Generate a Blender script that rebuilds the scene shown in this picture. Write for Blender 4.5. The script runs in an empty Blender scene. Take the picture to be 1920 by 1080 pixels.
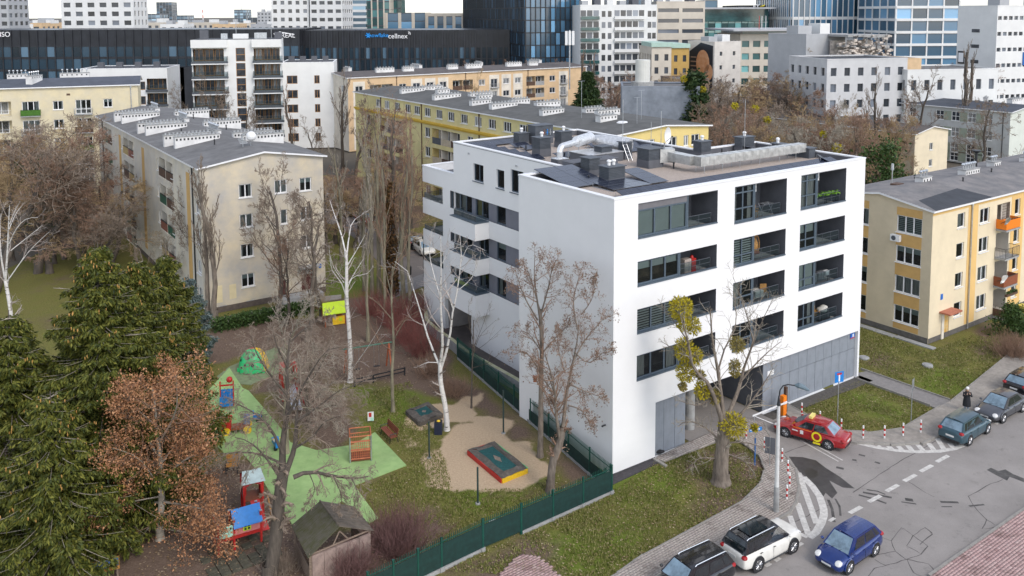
import bpy,math,random
import numpy as np
from mathutils import Vector,Matrix
random.seed(7);RNG=np.random.default_rng(7)
S=bpy.context.scene
COL=S.collection
R=math.radians
# ---------------- camera
FPX,PPX,PPY=1630.9,960.0,172.6
PITCH,ROLL,CAM_H=R(5.1755),R(0.2095),28.0
cd=bpy.data.cameras.new("camera");cam=bpy.data.objects.new("camera",cd);COL.objects.link(cam)
cd.sensor_width=36.0;cd.lens=36.0*FPX/1920.0
cd.shift_x=0.0;cd.shift_y=-(540.0-PPY)/1920.0
cd.clip_start=0.5;cd.clip_end=9000
cam.rotation_mode='XYZ'
cam.matrix_world=Matrix.Translation((0,0,CAM_H))@Matrix.Rotation(math.pi/2-PITCH,4,'X')@Matrix.Rotation(-ROLL,4,'Z')
S.camera=cam
# ---------------- light
SUN_AZ_VEC=Vector((0.60,-0.80));SUN_EL=R(44)
W=bpy.data.worlds.new("World");S.world=W;W.use_nodes=True
nt=W.node_tree;nt.nodes.clear()
sky=nt.nodes.new('ShaderNodeTexSky');sky.sky_type='NISHITA';sky.sun_disc=False
sky.sun_elevation=SUN_EL;sky.sun_rotation=math.atan2(SUN_AZ_VEC.x,SUN_AZ_VEC.y)
sky.altitude=100;sky.air_density=1.0;sky.dust_density=0.9;sky.ozone_density=1.0
hs=nt.nodes.new('ShaderNodeHueSaturation');hs.inputs['Saturation'].default_value=0.45
bg=nt.nodes.new('ShaderNodeBackground');bg.inputs['Strength'].default_value=0.15
wo=nt.nodes.new('ShaderNodeOutputWorld')
tint=nt.nodes.new('ShaderNodeMix');tint.data_type='RGBA';tint.blend_type='MULTIPLY';tint.inputs[0].default_value=1;tint.inputs[7].default_value=(1.0,1.0,1.02,1)
nt.links.new(sky.outputs[0],hs.inputs['Color']);nt.links.new(hs.outputs[0],tint.inputs[6]);nt.links.new(tint.outputs[2],bg.inputs[0]);nt.links.new(bg.outputs[0],wo.inputs[0])
sl=bpy.data.lights.new("sun",'SUN');sl.energy=0.75;sl.angle=R(18);sl.color=(1.0,0.92,0.83)
so=bpy.data.objects.new("sun",sl);COL.objects.link(so)
sdir=Vector((SUN_AZ_VEC.x*math.cos(SUN_EL),SUN_AZ_VEC.y*math.cos(SUN_EL),math.sin(SUN_EL)))
so.rotation_euler=sdir.to_track_quat('Z','Y').to_euler();so.location=sdir*200
S.view_settings.view_transform='Standard';S.view_settings.look='None'
S.view_settings.gamma=1.0;S.view_settings.use_curve_mapping=False
S.view_settings.exposure=0.95
S.cycles.max_bounces=6;S.cycles.transparent_max_bounces=12;S.cycles.glossy_bounces=3;S.cycles.diffuse_bounces=3
S.cycles.use_denoising=True
# ---------------- survey: photo pixel <-> place
def _cam_axes():
 cp,sp=math.cos(PITCH),math.sin(PITCH)
 f=np.array([0,cp,-sp]);d=np.array([0,-sp,-cp]);x=np.array([1,0,0.])
 cr,sr=math.cos(ROLL),math.sin(ROLL)
 return np.array([cr*x+sr*d,-sr*x+cr*d,f])
CAX=_cam_axes();CPOS=np.array([0,0,CAM_H])
YAW=R(34.87)
A=np.array([math.cos(YAW),math.sin(YAW),0]);B=np.array([-math.sin(YAW),math.cos(YAW),0])
def ray(x,y):return CAX.T@np.array([(x-PPX)/FPX,(y-PPY)/FPX,1.])
def G(x,y,z=0.):
 d=ray(x,y);return CPOS+(z-CAM_H)/d[2]*d
def at_depth(x,y,D):
 d=ray(x,y);return CPOS+d*(D/d[1])
O=G(1148.1,893)
def E2W(u,v,z=0.):return O+u*A+v*B+np.array([0,0,z])
def W2E(p):q=np.array(p)-O;return float(q@A),float(q@B)
def GE(x,y,z=0.):return W2E(G(x,y,z))
# ---------------- objects
def link(name,data=None,parent=None,loc=None,rot=None):
 o=bpy.data.objects.new(name,data);COL.objects.link(o)
 if parent is not None:o.parent=parent
 if loc is not None:o.location=tuple(float(c)for c in loc)
 if rot is not None:o.rotation_euler=(0,0,rot)if isinstance(rot,(int,float))else rot
 return o
def tag(o,label=None,cat=None,group=None,kind=None):
 if label:o['label']=label
 if cat:o['category']=cat
 if group:o['group']=group
 if kind:o['kind']=kind
 return o
def thing(name,label,cat,loc=(0,0,0),rot=0.,group=None):
 return tag(link(name,None,None,loc,rot),label,cat,group)
def copy_tree(o,parent=None):
 c=o.copy();COL.objects.link(c)
 if parent is not None:c.parent=parent
 for ch in KIDS.get(o.name,[]):copy_tree(ch,c)
 return c
KIDS={}
def index_kids():
 KIDS.clear()
 for o in S.objects:
  if o.parent:KIDS.setdefault(o.parent.name,[]).append(o)
class MB:
 def __init__(s):s.v=[];s.f=[];s.m=[]
 def face(s,pts,m=0):
  n=len(s.v);s.v+=[tuple(map(float,p))for p in pts];s.f.append(tuple(range(n,n+len(pts))));s.m.append(m);return s
 def box(s,x0,x1,y0,y1,z0,z1,m=0,top=None):
  n=len(s.v)
  s.v+=[(x0,y0,z0),(x1,y0,z0),(x1,y1,z0),(x0,y1,z0),(x0,y0,z1),(x1,y0,z1),(x1,y1,z1),(x0,y1,z1)]
  for q in((0,3,2,1),(4,5,6,7),(0,1,5,4),(1,2,6,5),(2,3,7,6),(3,0,4,7)):
   s.f.append(tuple(n+i for i in q));s.m.append(m)
  if top is not None:s.m[-5]=top
  return s
 def obox(s,c,ax,hx,hy,z0,z1,m=0):
  ax=np.array(ax,float);ay=np.array((-ax[1],ax[0]))
  P=[np.array(c)+sx*hx*ax[:2]+sy*hy*ay for sx,sy in((-1,-1),(1,-1),(1,1),(-1,1))]
  return s.prism(P,z0,z1,m)
 def prism(s,pts,z0,z1,m=0,mt=None,bottom=True):
  n=len(s.v);k=len(pts)
  s.v+=[(float(p[0]),float(p[1]),z0)for p in pts]+[(float(p[0]),float(p[1]),z1)for p in pts]
  ar=sum(pts[i][0]*pts[(i+1)%k][1]-pts[(i+1)%k][0]*pts[i][1]for i in range(k))
  o=range(k)if ar>0 else range(k-1,-1,-1);o=list(o)
  s.f.append(tuple(n+k+i for i in o));s.m.append(m if mt is None else mt)
  if bottom:s.f.append(tuple(n+i for i in reversed(o)));s.m.append(m)
  for j in range(k):
   a,b=o[j],o[(j+1)%k]
   s.f.append((n+a,n+b,n+k+b,n+k+a));s.m.append(m)
  return s
 def tube(s,pts,rad,n=8,m=0,cap=True):
  pts=[Vector(p)for p in pts];k=len(pts)
  if isinstance(rad,(int,float)):rad=[rad]*k
  base=len(s.v);up=None
  for i,p in enumerate(pts):
   t=(pts[min(i+1,k-1)]-pts[max(i-1,0)]).normalized()
   if up is None:up=Vector((0,0,1))if abs(t.z)<.9 else Vector((1,0,0))
   x=t.cross(up).normalized();y=x.cross(t).normalized();up=y
   for j in range(n):
    a=2*math.pi*j/n;s.v.append(tuple(p+rad[i]*(math.cos(a)*x+math.sin(a)*y)))
  for i in range(k-1):
   for j in range(n):
    a,b=base+i*n+j,base+i*n+(j+1)%n
    s.f.append((a,b,b+n,a+n));s.m.append(m)
  if cap:
   s.f.append(tuple(base+j for j in reversed(range(n))));s.m.append(m)
   s.f.append(tuple(base+(k-1)*n+j for j in range(n)));s.m.append(m)
  return s
 def cyl(s,x,y,z0,z1,r0,r1=None,n=12,m=0):return s.tube([(x,y,z0),(x,y,z1)],[r0,r0 if r1 is None else r1],n,m)
 def ball(s,c,r,m=0,nu=10,nv=6,sz=1.0):
  b=len(s.v)
  for i in range(nv+1):
   t=math.pi*i/nv
   for j in range(nu):
    a=2*math.pi*j/nu
    s.v.append((c[0]+r*math.sin(t)*math.cos(a),c[1]+r*math.sin(t)*math.sin(a),c[2]-r*sz*math.cos(t)))
  for i in range(nv):
   for j in range(nu):
    a,q=b+i*nu+j,b+i*nu+(j+1)%nu
    s.f.append((a,q,q+nu,a+nu));s.m.append(m)
  return s
 def mesh(s,name,mats,smooth=False):
  me=bpy.data.meshes.new(name);me.from_pydata(s.v,[],s.f)
  for q in(mats if isinstance(mats,(list,tuple))else[mats]):me.materials.append(q)
  me.polygons.foreach_set('material_index',s.m)
  if smooth:me.polygons.foreach_set('use_smooth',[True]*len(s.f))
  me.update();return me
 def build(s,name,mats,parent=None,loc=None,rot=None,smooth=False):
  return link(name,s.mesh(name,mats,smooth),parent,loc,rot)
def npmesh(name,V,F,mats,midx=None,smooth=False):
 V=np.ascontiguousarray(V,dtype=np.float32).reshape(-1,3);F=np.ascontiguousarray(F,dtype=np.int32);k=F.shape[1]
 me=bpy.data.meshes.new(name);me.vertices.add(len(V));me.vertices.foreach_set('co',V.ravel())
 me.loops.add(F.size);me.loops.foreach_set('vertex_index',F.ravel())
 me.polygons.add(len(F));me.polygons.foreach_set('loop_start',np.arange(0,F.size,k,dtype=np.int32))
 try:me.polygons.foreach_set('loop_total',np.full(len(F),k,dtype=np.int32))
 except Exception:pass
 for q in(mats if isinstance(mats,(list,tuple))else[mats]):me.materials.append(q)
 if midx is not None:me.polygons.foreach_set('material_index',np.ascontiguousarray(midx,dtype=np.int32))
 if smooth:me.polygons.foreach_set('use_smooth',np.ones(len(F),dtype=bool))
 me.update(calc_edges=True);me.validate();return me
# ---------------- materials
MATS={}
def _new(name):
 m=bpy.data.materials.new(name);m.use_nodes=True;t=m.node_tree;b=t.nodes['Principled BSDF'];return m,t,b
def node(t,kind,**kw):
 n=t.nodes.new(kind)
 for k,v in kw.items():
  if hasattr(n,k):setattr(n,k,v)
  else:n.inputs[k].default_value=v
 return n
def ramp(t,src,stops):
 r=t.nodes.new('ShaderNodeValToRGB');e=r.color_ramp.elements
 while len(e)<len(stops):e.new(0.5)
 for q,(p,c)in zip(e,stops):q.position=p;q.color=(*c,1)if len(c)==3 else c
 t.links.new(src,r.inputs[0]);return r.outputs[0]
def mat(name,c,rough=.7,var=.12,scale=1.5,bump=0.,bscale=40,metal=0.,c2=None,spec=.5,stretch=(1,1,1),grime=0.):
 """plain surface: colour with two scales of mottling, fine relief"""
 if name in MATS:return MATS[name]
 m,t,b=_new(name);tc=node(t,'ShaderNodeTexCoord');mp=node(t,'ShaderNodeMapping');mp.inputs['Scale'].default_value=stretch
 t.links.new(tc.outputs['Object'],mp.inputs[0])
 n1=node(t,'ShaderNodeTexNoise',Scale=scale,Detail=6.0,Roughness=.65);t.links.new(mp.outputs[0],n1.inputs['Vector'])
 d=c2 if c2 else tuple(max(0,q*(1-2*var))for q in c);u=c if c2 else tuple(min(1,q*(1+var))for q in c)
 out=ramp(t,n1.outputs[0],[(.32,d),(.68,u)])
 if grime:
  n2=node(t,'ShaderNodeTexNoise',Scale=.35,Detail=8.0,Roughness=.7);t.links.new(tc.outputs['Object'],n2.inputs['Vector'])
  mx=node(t,'ShaderNodeMix',data_type='RGBA',blend_type='MULTIPLY');mx.inputs[0].default_value=1
  t.links.new(out,mx.inputs[6]);t.links.new(ramp(t,n2.outputs[0],[(.35,(1-grime,)*3),(.6,(1,1,1))]),mx.inputs[7]);out=mx.outputs[2]
 t.links.new(out,b.inputs['Base Color'])
 b.inputs['Roughness'].default_value=rough;b.inputs['Metallic'].default_value=metal;b.inputs['Specular IOR Level'].default_value=spec
 if bump:
  n3=node(t,'ShaderNodeTexNoise',Scale=bscale,Detail=4.0);t.links.new(mp.outputs[0],n3.inputs['Vector'])
  bp=node(t,'ShaderNodeBump',Strength=bump,Distance=.02);t.links.new(n3.outputs[0],bp.inputs['Height']);t.links.new(bp.outputs[0],b.inputs['Normal'])
 MATS[name]=m;return m
def leafmat(name,cols,rough=.6,trans=.25):
 """foliage: every leaf or spray takes its own colour"""
 m,t,b=_new(name);g=node(t,'ShaderNodeNewGeometry')
 k=len(cols);out=ramp(t,g.outputs['Random Per Island'],[(i/max(1,k-1),c)for i,c in enumerate(cols)])
 t.links.new(out,b.inputs['Base Color']);b.inputs['Roughness'].default_value=rough;b.inputs['Specular IOR Level'].default_value=.25
 MATS[name]=m;return m
def glassmat(name,tint=(.75,.82,.84),body=(.02,.025,.03),clear=.75,rough=.03):
 m,t,b=_new(name);b.inputs['Base Color'].default_value=(*body,1);b.inputs['Roughness'].default_value=rough;b.inputs['Specular IOR Level'].default_value=.7
 tr=node(t,'ShaderNodeBsdfTransparent');tr.inputs[0].default_value=(*tint,1)
 fr=node(t,'ShaderNodeFresnel',IOR=1.5);mt=node(t,'ShaderNodeMath',operation='MULTIPLY_ADD');mt.inputs[1].default_value=-clear;mt.inputs[2].default_value=clear
 t.links.new(fr.outputs[0],mt.inputs[0]);mx=node(t,'ShaderNodeMixShader');t.links.new(mt.outputs[0],mx.inputs[0])
 t.links.new(b.outputs[0],mx.inputs[1]);t.links.new(tr.outputs[0],mx.inputs[2])
 t.links.new(mx.outputs[0],t.nodes['Material Output'].inputs[0]);MATS[name]=m;return m
def paint(name,c,rough=.25,coat=.6,metal=.15):
 m,t,b=_new(name);tc=node(t,'ShaderNodeTexCoord');n=node(t,'ShaderNodeTexNoise',Scale=3.0,Detail=5.0);t.links.new(tc.outputs['Object'],n.inputs['Vector'])
 t.links.new(ramp(t,n.outputs[0],[(.3,tuple(q*.86 for q in c)),(.7,c)]),b.inputs['Base Color'])
 b.inputs['Roughness'].default_value=rough;b.inputs['Coat Weight'].default_value=coat;b.inputs['Coat Roughness'].default_value=.06;b.inputs['Metallic'].default_value=metal
 MATS[name]=m;return m
def emit(name,c,s=1.):
 m,t,b=_new(name);b.inputs['Base Color'].default_value=(*c,1);b.inputs['Emission Color'].default_value=(*c,1);b.inputs['Emission Strength'].default_value=s;MATS[name]=m;return m
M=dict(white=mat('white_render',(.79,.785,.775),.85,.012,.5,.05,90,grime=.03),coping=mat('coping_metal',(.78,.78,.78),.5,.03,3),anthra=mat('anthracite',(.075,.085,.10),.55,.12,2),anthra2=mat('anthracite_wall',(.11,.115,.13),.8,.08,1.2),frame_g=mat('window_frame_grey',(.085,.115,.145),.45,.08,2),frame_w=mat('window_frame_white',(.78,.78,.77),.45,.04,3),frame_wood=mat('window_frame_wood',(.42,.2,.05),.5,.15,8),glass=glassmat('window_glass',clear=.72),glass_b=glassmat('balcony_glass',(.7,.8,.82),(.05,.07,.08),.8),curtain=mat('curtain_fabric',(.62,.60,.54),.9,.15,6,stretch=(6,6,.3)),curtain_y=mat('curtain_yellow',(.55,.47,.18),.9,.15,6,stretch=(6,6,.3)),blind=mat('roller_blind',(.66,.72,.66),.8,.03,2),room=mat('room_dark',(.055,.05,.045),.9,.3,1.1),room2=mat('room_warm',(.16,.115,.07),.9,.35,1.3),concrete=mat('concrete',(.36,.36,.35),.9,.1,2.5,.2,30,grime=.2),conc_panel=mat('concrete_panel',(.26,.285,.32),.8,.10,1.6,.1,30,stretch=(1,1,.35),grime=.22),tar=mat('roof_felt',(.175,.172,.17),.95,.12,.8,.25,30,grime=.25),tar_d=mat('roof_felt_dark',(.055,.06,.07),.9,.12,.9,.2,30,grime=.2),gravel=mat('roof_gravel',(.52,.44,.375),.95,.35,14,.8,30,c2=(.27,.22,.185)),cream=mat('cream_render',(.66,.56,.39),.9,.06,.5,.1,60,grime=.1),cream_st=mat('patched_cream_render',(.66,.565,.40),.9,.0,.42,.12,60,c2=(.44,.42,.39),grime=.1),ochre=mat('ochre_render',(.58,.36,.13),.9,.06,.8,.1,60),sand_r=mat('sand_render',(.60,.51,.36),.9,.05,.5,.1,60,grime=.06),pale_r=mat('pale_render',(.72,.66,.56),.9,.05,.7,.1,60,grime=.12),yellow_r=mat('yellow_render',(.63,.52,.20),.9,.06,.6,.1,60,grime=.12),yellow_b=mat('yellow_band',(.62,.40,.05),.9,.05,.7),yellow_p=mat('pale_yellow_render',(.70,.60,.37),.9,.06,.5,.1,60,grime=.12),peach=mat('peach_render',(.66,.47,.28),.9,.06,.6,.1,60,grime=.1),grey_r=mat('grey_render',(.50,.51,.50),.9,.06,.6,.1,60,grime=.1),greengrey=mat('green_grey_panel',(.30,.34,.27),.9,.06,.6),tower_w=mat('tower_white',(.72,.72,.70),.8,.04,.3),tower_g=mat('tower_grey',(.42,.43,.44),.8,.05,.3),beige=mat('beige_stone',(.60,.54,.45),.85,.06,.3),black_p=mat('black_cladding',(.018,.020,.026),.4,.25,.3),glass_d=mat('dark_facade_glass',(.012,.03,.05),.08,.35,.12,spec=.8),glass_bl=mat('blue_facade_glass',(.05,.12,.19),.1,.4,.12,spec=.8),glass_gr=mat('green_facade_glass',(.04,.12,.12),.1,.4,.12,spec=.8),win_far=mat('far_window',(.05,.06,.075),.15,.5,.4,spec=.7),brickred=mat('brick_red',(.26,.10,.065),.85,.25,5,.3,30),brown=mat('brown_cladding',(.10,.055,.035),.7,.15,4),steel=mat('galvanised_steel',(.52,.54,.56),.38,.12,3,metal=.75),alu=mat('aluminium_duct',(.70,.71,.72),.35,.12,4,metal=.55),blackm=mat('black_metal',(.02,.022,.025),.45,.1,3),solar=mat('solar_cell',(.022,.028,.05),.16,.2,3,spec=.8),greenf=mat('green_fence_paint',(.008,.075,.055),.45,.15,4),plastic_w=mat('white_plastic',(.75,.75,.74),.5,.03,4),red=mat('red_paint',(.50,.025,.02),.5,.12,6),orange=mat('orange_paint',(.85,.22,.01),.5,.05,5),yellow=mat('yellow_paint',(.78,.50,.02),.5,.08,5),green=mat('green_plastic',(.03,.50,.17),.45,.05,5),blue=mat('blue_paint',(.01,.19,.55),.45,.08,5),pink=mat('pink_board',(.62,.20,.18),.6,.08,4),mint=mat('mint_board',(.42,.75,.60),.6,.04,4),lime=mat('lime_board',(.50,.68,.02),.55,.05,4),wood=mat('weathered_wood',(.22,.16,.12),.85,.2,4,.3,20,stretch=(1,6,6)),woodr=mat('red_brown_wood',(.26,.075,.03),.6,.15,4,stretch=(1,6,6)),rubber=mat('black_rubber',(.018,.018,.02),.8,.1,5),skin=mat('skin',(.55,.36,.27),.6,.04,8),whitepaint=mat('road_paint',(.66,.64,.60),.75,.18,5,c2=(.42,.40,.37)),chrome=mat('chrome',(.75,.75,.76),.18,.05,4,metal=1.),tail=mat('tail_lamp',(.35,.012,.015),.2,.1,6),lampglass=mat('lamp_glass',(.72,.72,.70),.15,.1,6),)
def bark(name,c,c2,scale=6):return mat(name,c,.95,.2,scale,.5,25,c2=c2,stretch=(1,1,.25))
M['bark']=bark('bark_brown',(.26,.215,.17),(.10,.08,.065))
M['bark_d']=bark('bark_dark',(.13,.105,.085),(.06,.05,.04))
M['bark_g']=bark('bark_olive',(.32,.29,.20),(.12,.10,.07))
M['twig']=mat('twig_brown',(.27,.21,.16),.95,.2,3)
M['twig_r']=mat('twig_reddish',(.30,.19,.13),.95,.2,3)
M['twig_g']=mat('twig_grey',(.37,.325,.26),.95,.2,3)
M['twig_o']=mat('twig_ochre',(.42,.30,.16),.95,.2,3)
M['spruce']=leafmat('spruce_needles',[(.018,.028,.006),(.055,.070,.012),(.10,.112,.018),(.165,.16,.025),(.036,.052,.010),(.12,.12,.02)])
M['spruce_b']=leafmat('dark_conifer_needles',[(.010,.024,.010),(.022,.045,.014),(.035,.062,.018),(.05,.072,.022)])
M['blue_spruce']=leafmat('blue_spruce_needles',[(.06,.09,.085),(.10,.14,.13),(.16,.19,.18)])
M['beech']=leafmat('dry_beech_leaves',[(.16,.07,.033),(.30,.135,.062),(.40,.19,.09),(.50,.27,.14),(.24,.11,.05)])
M['mistletoe']=leafmat('mistletoe_leaves',[(.20,.18,.012),(.36,.30,.015),(.48,.39,.018),(.27,.22,.014)])
M['mistletoe_d']=leafmat('dull_mistletoe_leaves',[(.16,.135,.035),(.25,.20,.05),(.32,.26,.08)])
M['seeds']=leafmat('dry_seed_keys',[(.12,.08,.055),(.2,.14,.10),(.26,.19,.14)])
M['ever']=leafmat('evergreen_leaves',[(.02,.045,.012),(.045,.085,.02),(.07,.115,.03)])
M['fern']=leafmat('balcony_green',[(.09,.22,.02),(.16,.34,.03),(.24,.44,.05)])
M['cone']=leafmat('spruce_cones',[(.40,.22,.06),(.52,.30,.10)])
M['ivy']=leafmat('brown_ivy_leaves',[(.10,.055,.025),(.17,.085,.03),(.06,.05,.02)])
def birchbark():
 m,t,b=_new('birch_bark');tc=node(t,'ShaderNodeTexCoord');mp=node(t,'ShaderNodeMapping');mp.inputs['Scale'].default_value=(1,1,3.2)
 t.links.new(tc.outputs['Object'],mp.inputs[0]);n=node(t,'ShaderNodeTexNoise',Scale=1.6,Detail=5.0,Roughness=.7);t.links.new(mp.outputs[0],n.inputs[0])
 t.links.new(ramp(t,n.outputs[0],[(.36,(.06,.05,.045)),(.43,(.60,.57,.53)),(.7,(.74,.72,.69))]),b.inputs['Base Color']);b.inputs['Roughness'].default_value=.8
 MATS['birch_bark']=m;return m
M['birch']=birchbark()
M['birch_t']=mat('birch_twig',(.44,.38,.34),.9,.15,3)
# ================ GROUND
def xy(pts,z=0.):return[tuple(G(x,y,z)[:2])for x,y in pts]
def inside(P,poly):
 poly=np.array(poly);x,y=P[:,0],P[:,1];r=np.zeros(len(P),bool);n=len(poly)
 for i in range(n):
  x0,y0=poly[i-1];x1,y1=poly[i]
  c=((y0>y)!=(y1>y));r^=c&(x<(x1-x0)*(y-y0)/((y1-y0)if y1!=y0 else 1e-9)+x0)
 return r
def vnoise(P,s,seed):
 g=np.random.default_rng(seed).random((64,64));q=P/s;i=np.floor(q).astype(int);f=q-i;f=f*f*(3-2*f)
 h=lambda a,b:g[(i[:,0]+a)%64,(i[:,1]+b)%64]
 return(h(0,0)*(1-f[:,0])+h(1,0)*f[:,0])*(1-f[:,1])+(h(0,1)*(1-f[:,0])+h(1,1)*f[:,0])*f[:,1]
SANDS=[[(803,852),(792,880),(815,905),(865,915),(925,922),(990,908),(1028,888),(1015,868),(990,842),(968,812),(948,792),(910,781),(868,786),(845,803),(828,818),(812,830)],[(757,768),(800,752),(850,758),(900,738),(915,745),(870,772),(842,785),(835,795),(790,800),(765,785)],[(768,820),(800,832),(795,848),(770,842)]]
DIRTS=[[(380,640),(400,622),(560,592),(660,598),(720,630),(800,690),(880,715),(945,765),(990,800),(1060,850),(1125,900),(1100,905),(1010,840),(925,775),(860,745),(800,730),(730,720),(640,720),(560,690),(520,660),(440,668),(385,690)],[(640,560),(800,555),(840,640),(850,700),(790,700),(700,660),(640,620)],[(250,1100),(300,960),(330,880),(400,868),(470,858),(530,960),(560,1000),(690,1000),(800,960),(850,1000),(700,1100)],[(0,800),(150,760),(330,800),(330,1100),(0,1100)],[(470,700),(560,690),(660,750),(650,850),(600,850),(540,780)],[(1300,850),(1380,830),(1425,860),(1430,890),(1400,935),(1330,970),(1275,990),(1260,970),(1310,930)],[(960,1010),(1000,1020),(1060,1075),(1040,1110),(900,1110),(870,1070)],[(600,330),(770,330),(790,420),(740,440),(690,400),(600,370)],[(0,300),(200,300),(240,430),(120,470),(0,470)],[(1490,775),(1540,800),(1600,808),(1560,790),(1520,765)],[(1620,640),(1700,690),(1690,700),(1620,680)],[(1830,620),(1920,600),(1920,640),(1850,690)]]
LUSH=[[(690,735),(760,720),(800,745),(770,800),(720,790)],[(1010,1020),(1100,1000),(1200,1000),(1180,1060),(1080,1090)],[(1150,900),(1290,860),(1280,900),(1180,940)],[(1600,730),(1640,735),(1700,790),(1650,790)],[(1720,720),(1800,690),(1830,700),(1780,745)],[(820,890),(960,900),(1040,890),(1000,930),(900,960)],[(630,480),(680,480),(680,540),(620,560)]]
x0,x1,y0,y1,cs=-56.,84.,33.,150.,.4
nx,ny=int((x1-x0)/cs)+1,int((y1-y0)/cs)+1
gx,gy=np.meshgrid(np.linspace(x0,x1,nx),np.linspace(y0,y1,ny));P=np.stack([gx.ravel(),gy.ravel()],1)
PW=P+np.stack([vnoise(P,1.6,1)-.5,vnoise(P,1.6,2)-.5],1)*2.2+np.stack([vnoise(P,.7,3)-.5,vnoise(P,.7,4)-.5],1)*1.0
def cover(polys,it):
 w=np.zeros(len(P))
 for q in polys:w=np.maximum(w,inside(PW,xy(q)))
 w=w.reshape(ny,nx)
 for _ in range(it):
  w=(w+np.roll(w,1,0)+np.roll(w,-1,0)+np.roll(w,1,1)+np.roll(w,-1,1))/5
 return w.ravel()
CV=np.ones((len(P),4),np.float32)
CV[:,0]=np.clip(cover(DIRTS,5)+.30*(vnoise(P,9,8)>.62)*(P[:,1]>90),0,1);CV[:,1]=cover(SANDS,1);CV[:,2]=cover(LUSH,8)
Z=(vnoise(P,3,11)-.5)*.05+(vnoise(P,.9,12)-.5)*.03-.02
I=np.arange(nx*ny).reshape(ny,nx)
FQ=np.stack([I[:-1,:-1].ravel(),I[:-1,1:].ravel(),I[1:,1:].ravel(),I[1:,:-1].ravel()],1)
def groundmat():
 m,t,b=_new('lawn_soil_sand');at=node(t,'ShaderNodeVertexColor',layer_name='cover');sp=node(t,'ShaderNodeSeparateColor');t.links.new(at.outputs[0],sp.inputs[0])
 tc=node(t,'ShaderNodeTexCoord')
 def nz(s,d=6,r=.65):
  n=node(t,'ShaderNodeTexNoise',Scale=s,Detail=float(d),Roughness=r);t.links.new(tc.outputs['Object'],n.inputs['Vector']);return n.outputs[0]
 def mixc(f,a,c):
  x=node(t,'ShaderNodeMix',data_type='RGBA');
  if isinstance(f,float):x.inputs[0].default_value=f
  else:t.links.new(f,x.inputs[0])
  for k,q in((6,a),(7,c)):
   if isinstance(q,tuple):x.inputs[k].default_value=(*q,1)
   else:t.links.new(q,x.inputs[k])
  return x.outputs[2]
 fine=nz(9,8,.75);mid=nz(.9);big=nz(.16,4)
 g1=ramp(t,fine,[(.30,(.07,.075,.02)),(.5,(.15,.138,.038)),(.72,(.25,.205,.085))])
 g2=ramp(t,fine,[(.30,(.06,.085,.012)),(.5,(.12,.16,.022)),(.72,(.20,.22,.055))])
 so=ramp(t,fine,[(.28,(.065,.047,.036)),(.5,(.15,.104,.078)),(.75,(.25,.185,.14))])
 sa=ramp(t,fine,[(.25,(.36,.26,.17)),(.55,(.50,.38,.255)),(.8,(.60,.47,.33))])
 def soft(ch,nse,lo,hi,k=.55):
  a=node(t,'ShaderNodeMath',operation='MULTIPLY_ADD');t.links.new(nse,a.inputs[0]);a.inputs[1].default_value=k;t.links.new(ch,a.inputs[2])
  r=node(t,'ShaderNodeMapRange');r.inputs['From Min'].default_value=lo;r.inputs['From Max'].default_value=hi;t.links.new(a.outputs[0],r.inputs[0]);return r.outputs[0]
 lush=soft(sp.outputs[2],mid,.32,.85,.75)
 c=mixc(lush,g1,g2)
 patches=soft(big,mid,.78,1.0,.5);c=mixc(patches,c,ramp(t,fine,[(.3,(.085,.062,.035)),(.7,(.20,.15,.09))]))
 c=mixc(soft(sp.outputs[0],mid,.45,.95,.6),c,so);c=mixc(soft(sp.outputs[1],nz(2.2),.55,.8,.5),c,sa)
 t.links.new(c,b.inputs['Base Color']);b.inputs['Roughness'].default_value=.95;b.inputs['Specular IOR Level'].default_value=.2
 bp=node(t,'ShaderNodeBump',Strength=.7,Distance=.06);t.links.new(fine,bp.inputs['Height']);t.links.new(bp.outputs[0],b.inputs['Normal']);return m
gm=npmesh('lawn',np.column_stack([P,Z]),FQ,groundmat(),smooth=True)
ca=gm.color_attributes.new('cover','FLOAT_COLOR','POINT');ca.data.foreach_set('color',CV.ravel())
tag(link('lawn',gm),kind='structure')
far_m=mat('city_ground',(.13,.11,.085),.95,.25,.02,c2=(.075,.065,.05))
b_=MB();q_=7000
b_.face([(-q_,-400,-.2),(q_,-400,-.2),(q_,33.2,-.2),(-q_,33.2,-.2)]);b_.face([(-q_,149.5,-.2),(q_,149.5,-.2),(q_,q_,-.2),(-q_,q_,-.2)])
b_.face([(-q_,33.2,-.2),(-55.5,33.2,-.2),(-55.5,149.5,-.2),(-q_,149.5,-.2)]);b_.face([(83.5,33.2,-.2),(q_,33.2,-.2),(q_,149.5,-.2),(83.5,149.5,-.2)])
tag(b_.build('ground',far_m),kind='structure')
def sheet(name,pts,m,z,label=None,kind='structure',world=False):
 q=pts if world else xy(pts)
 o=MB().prism(q,z-.12,z,0).build(name,m);return tag(o,label,kind=kind)
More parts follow.
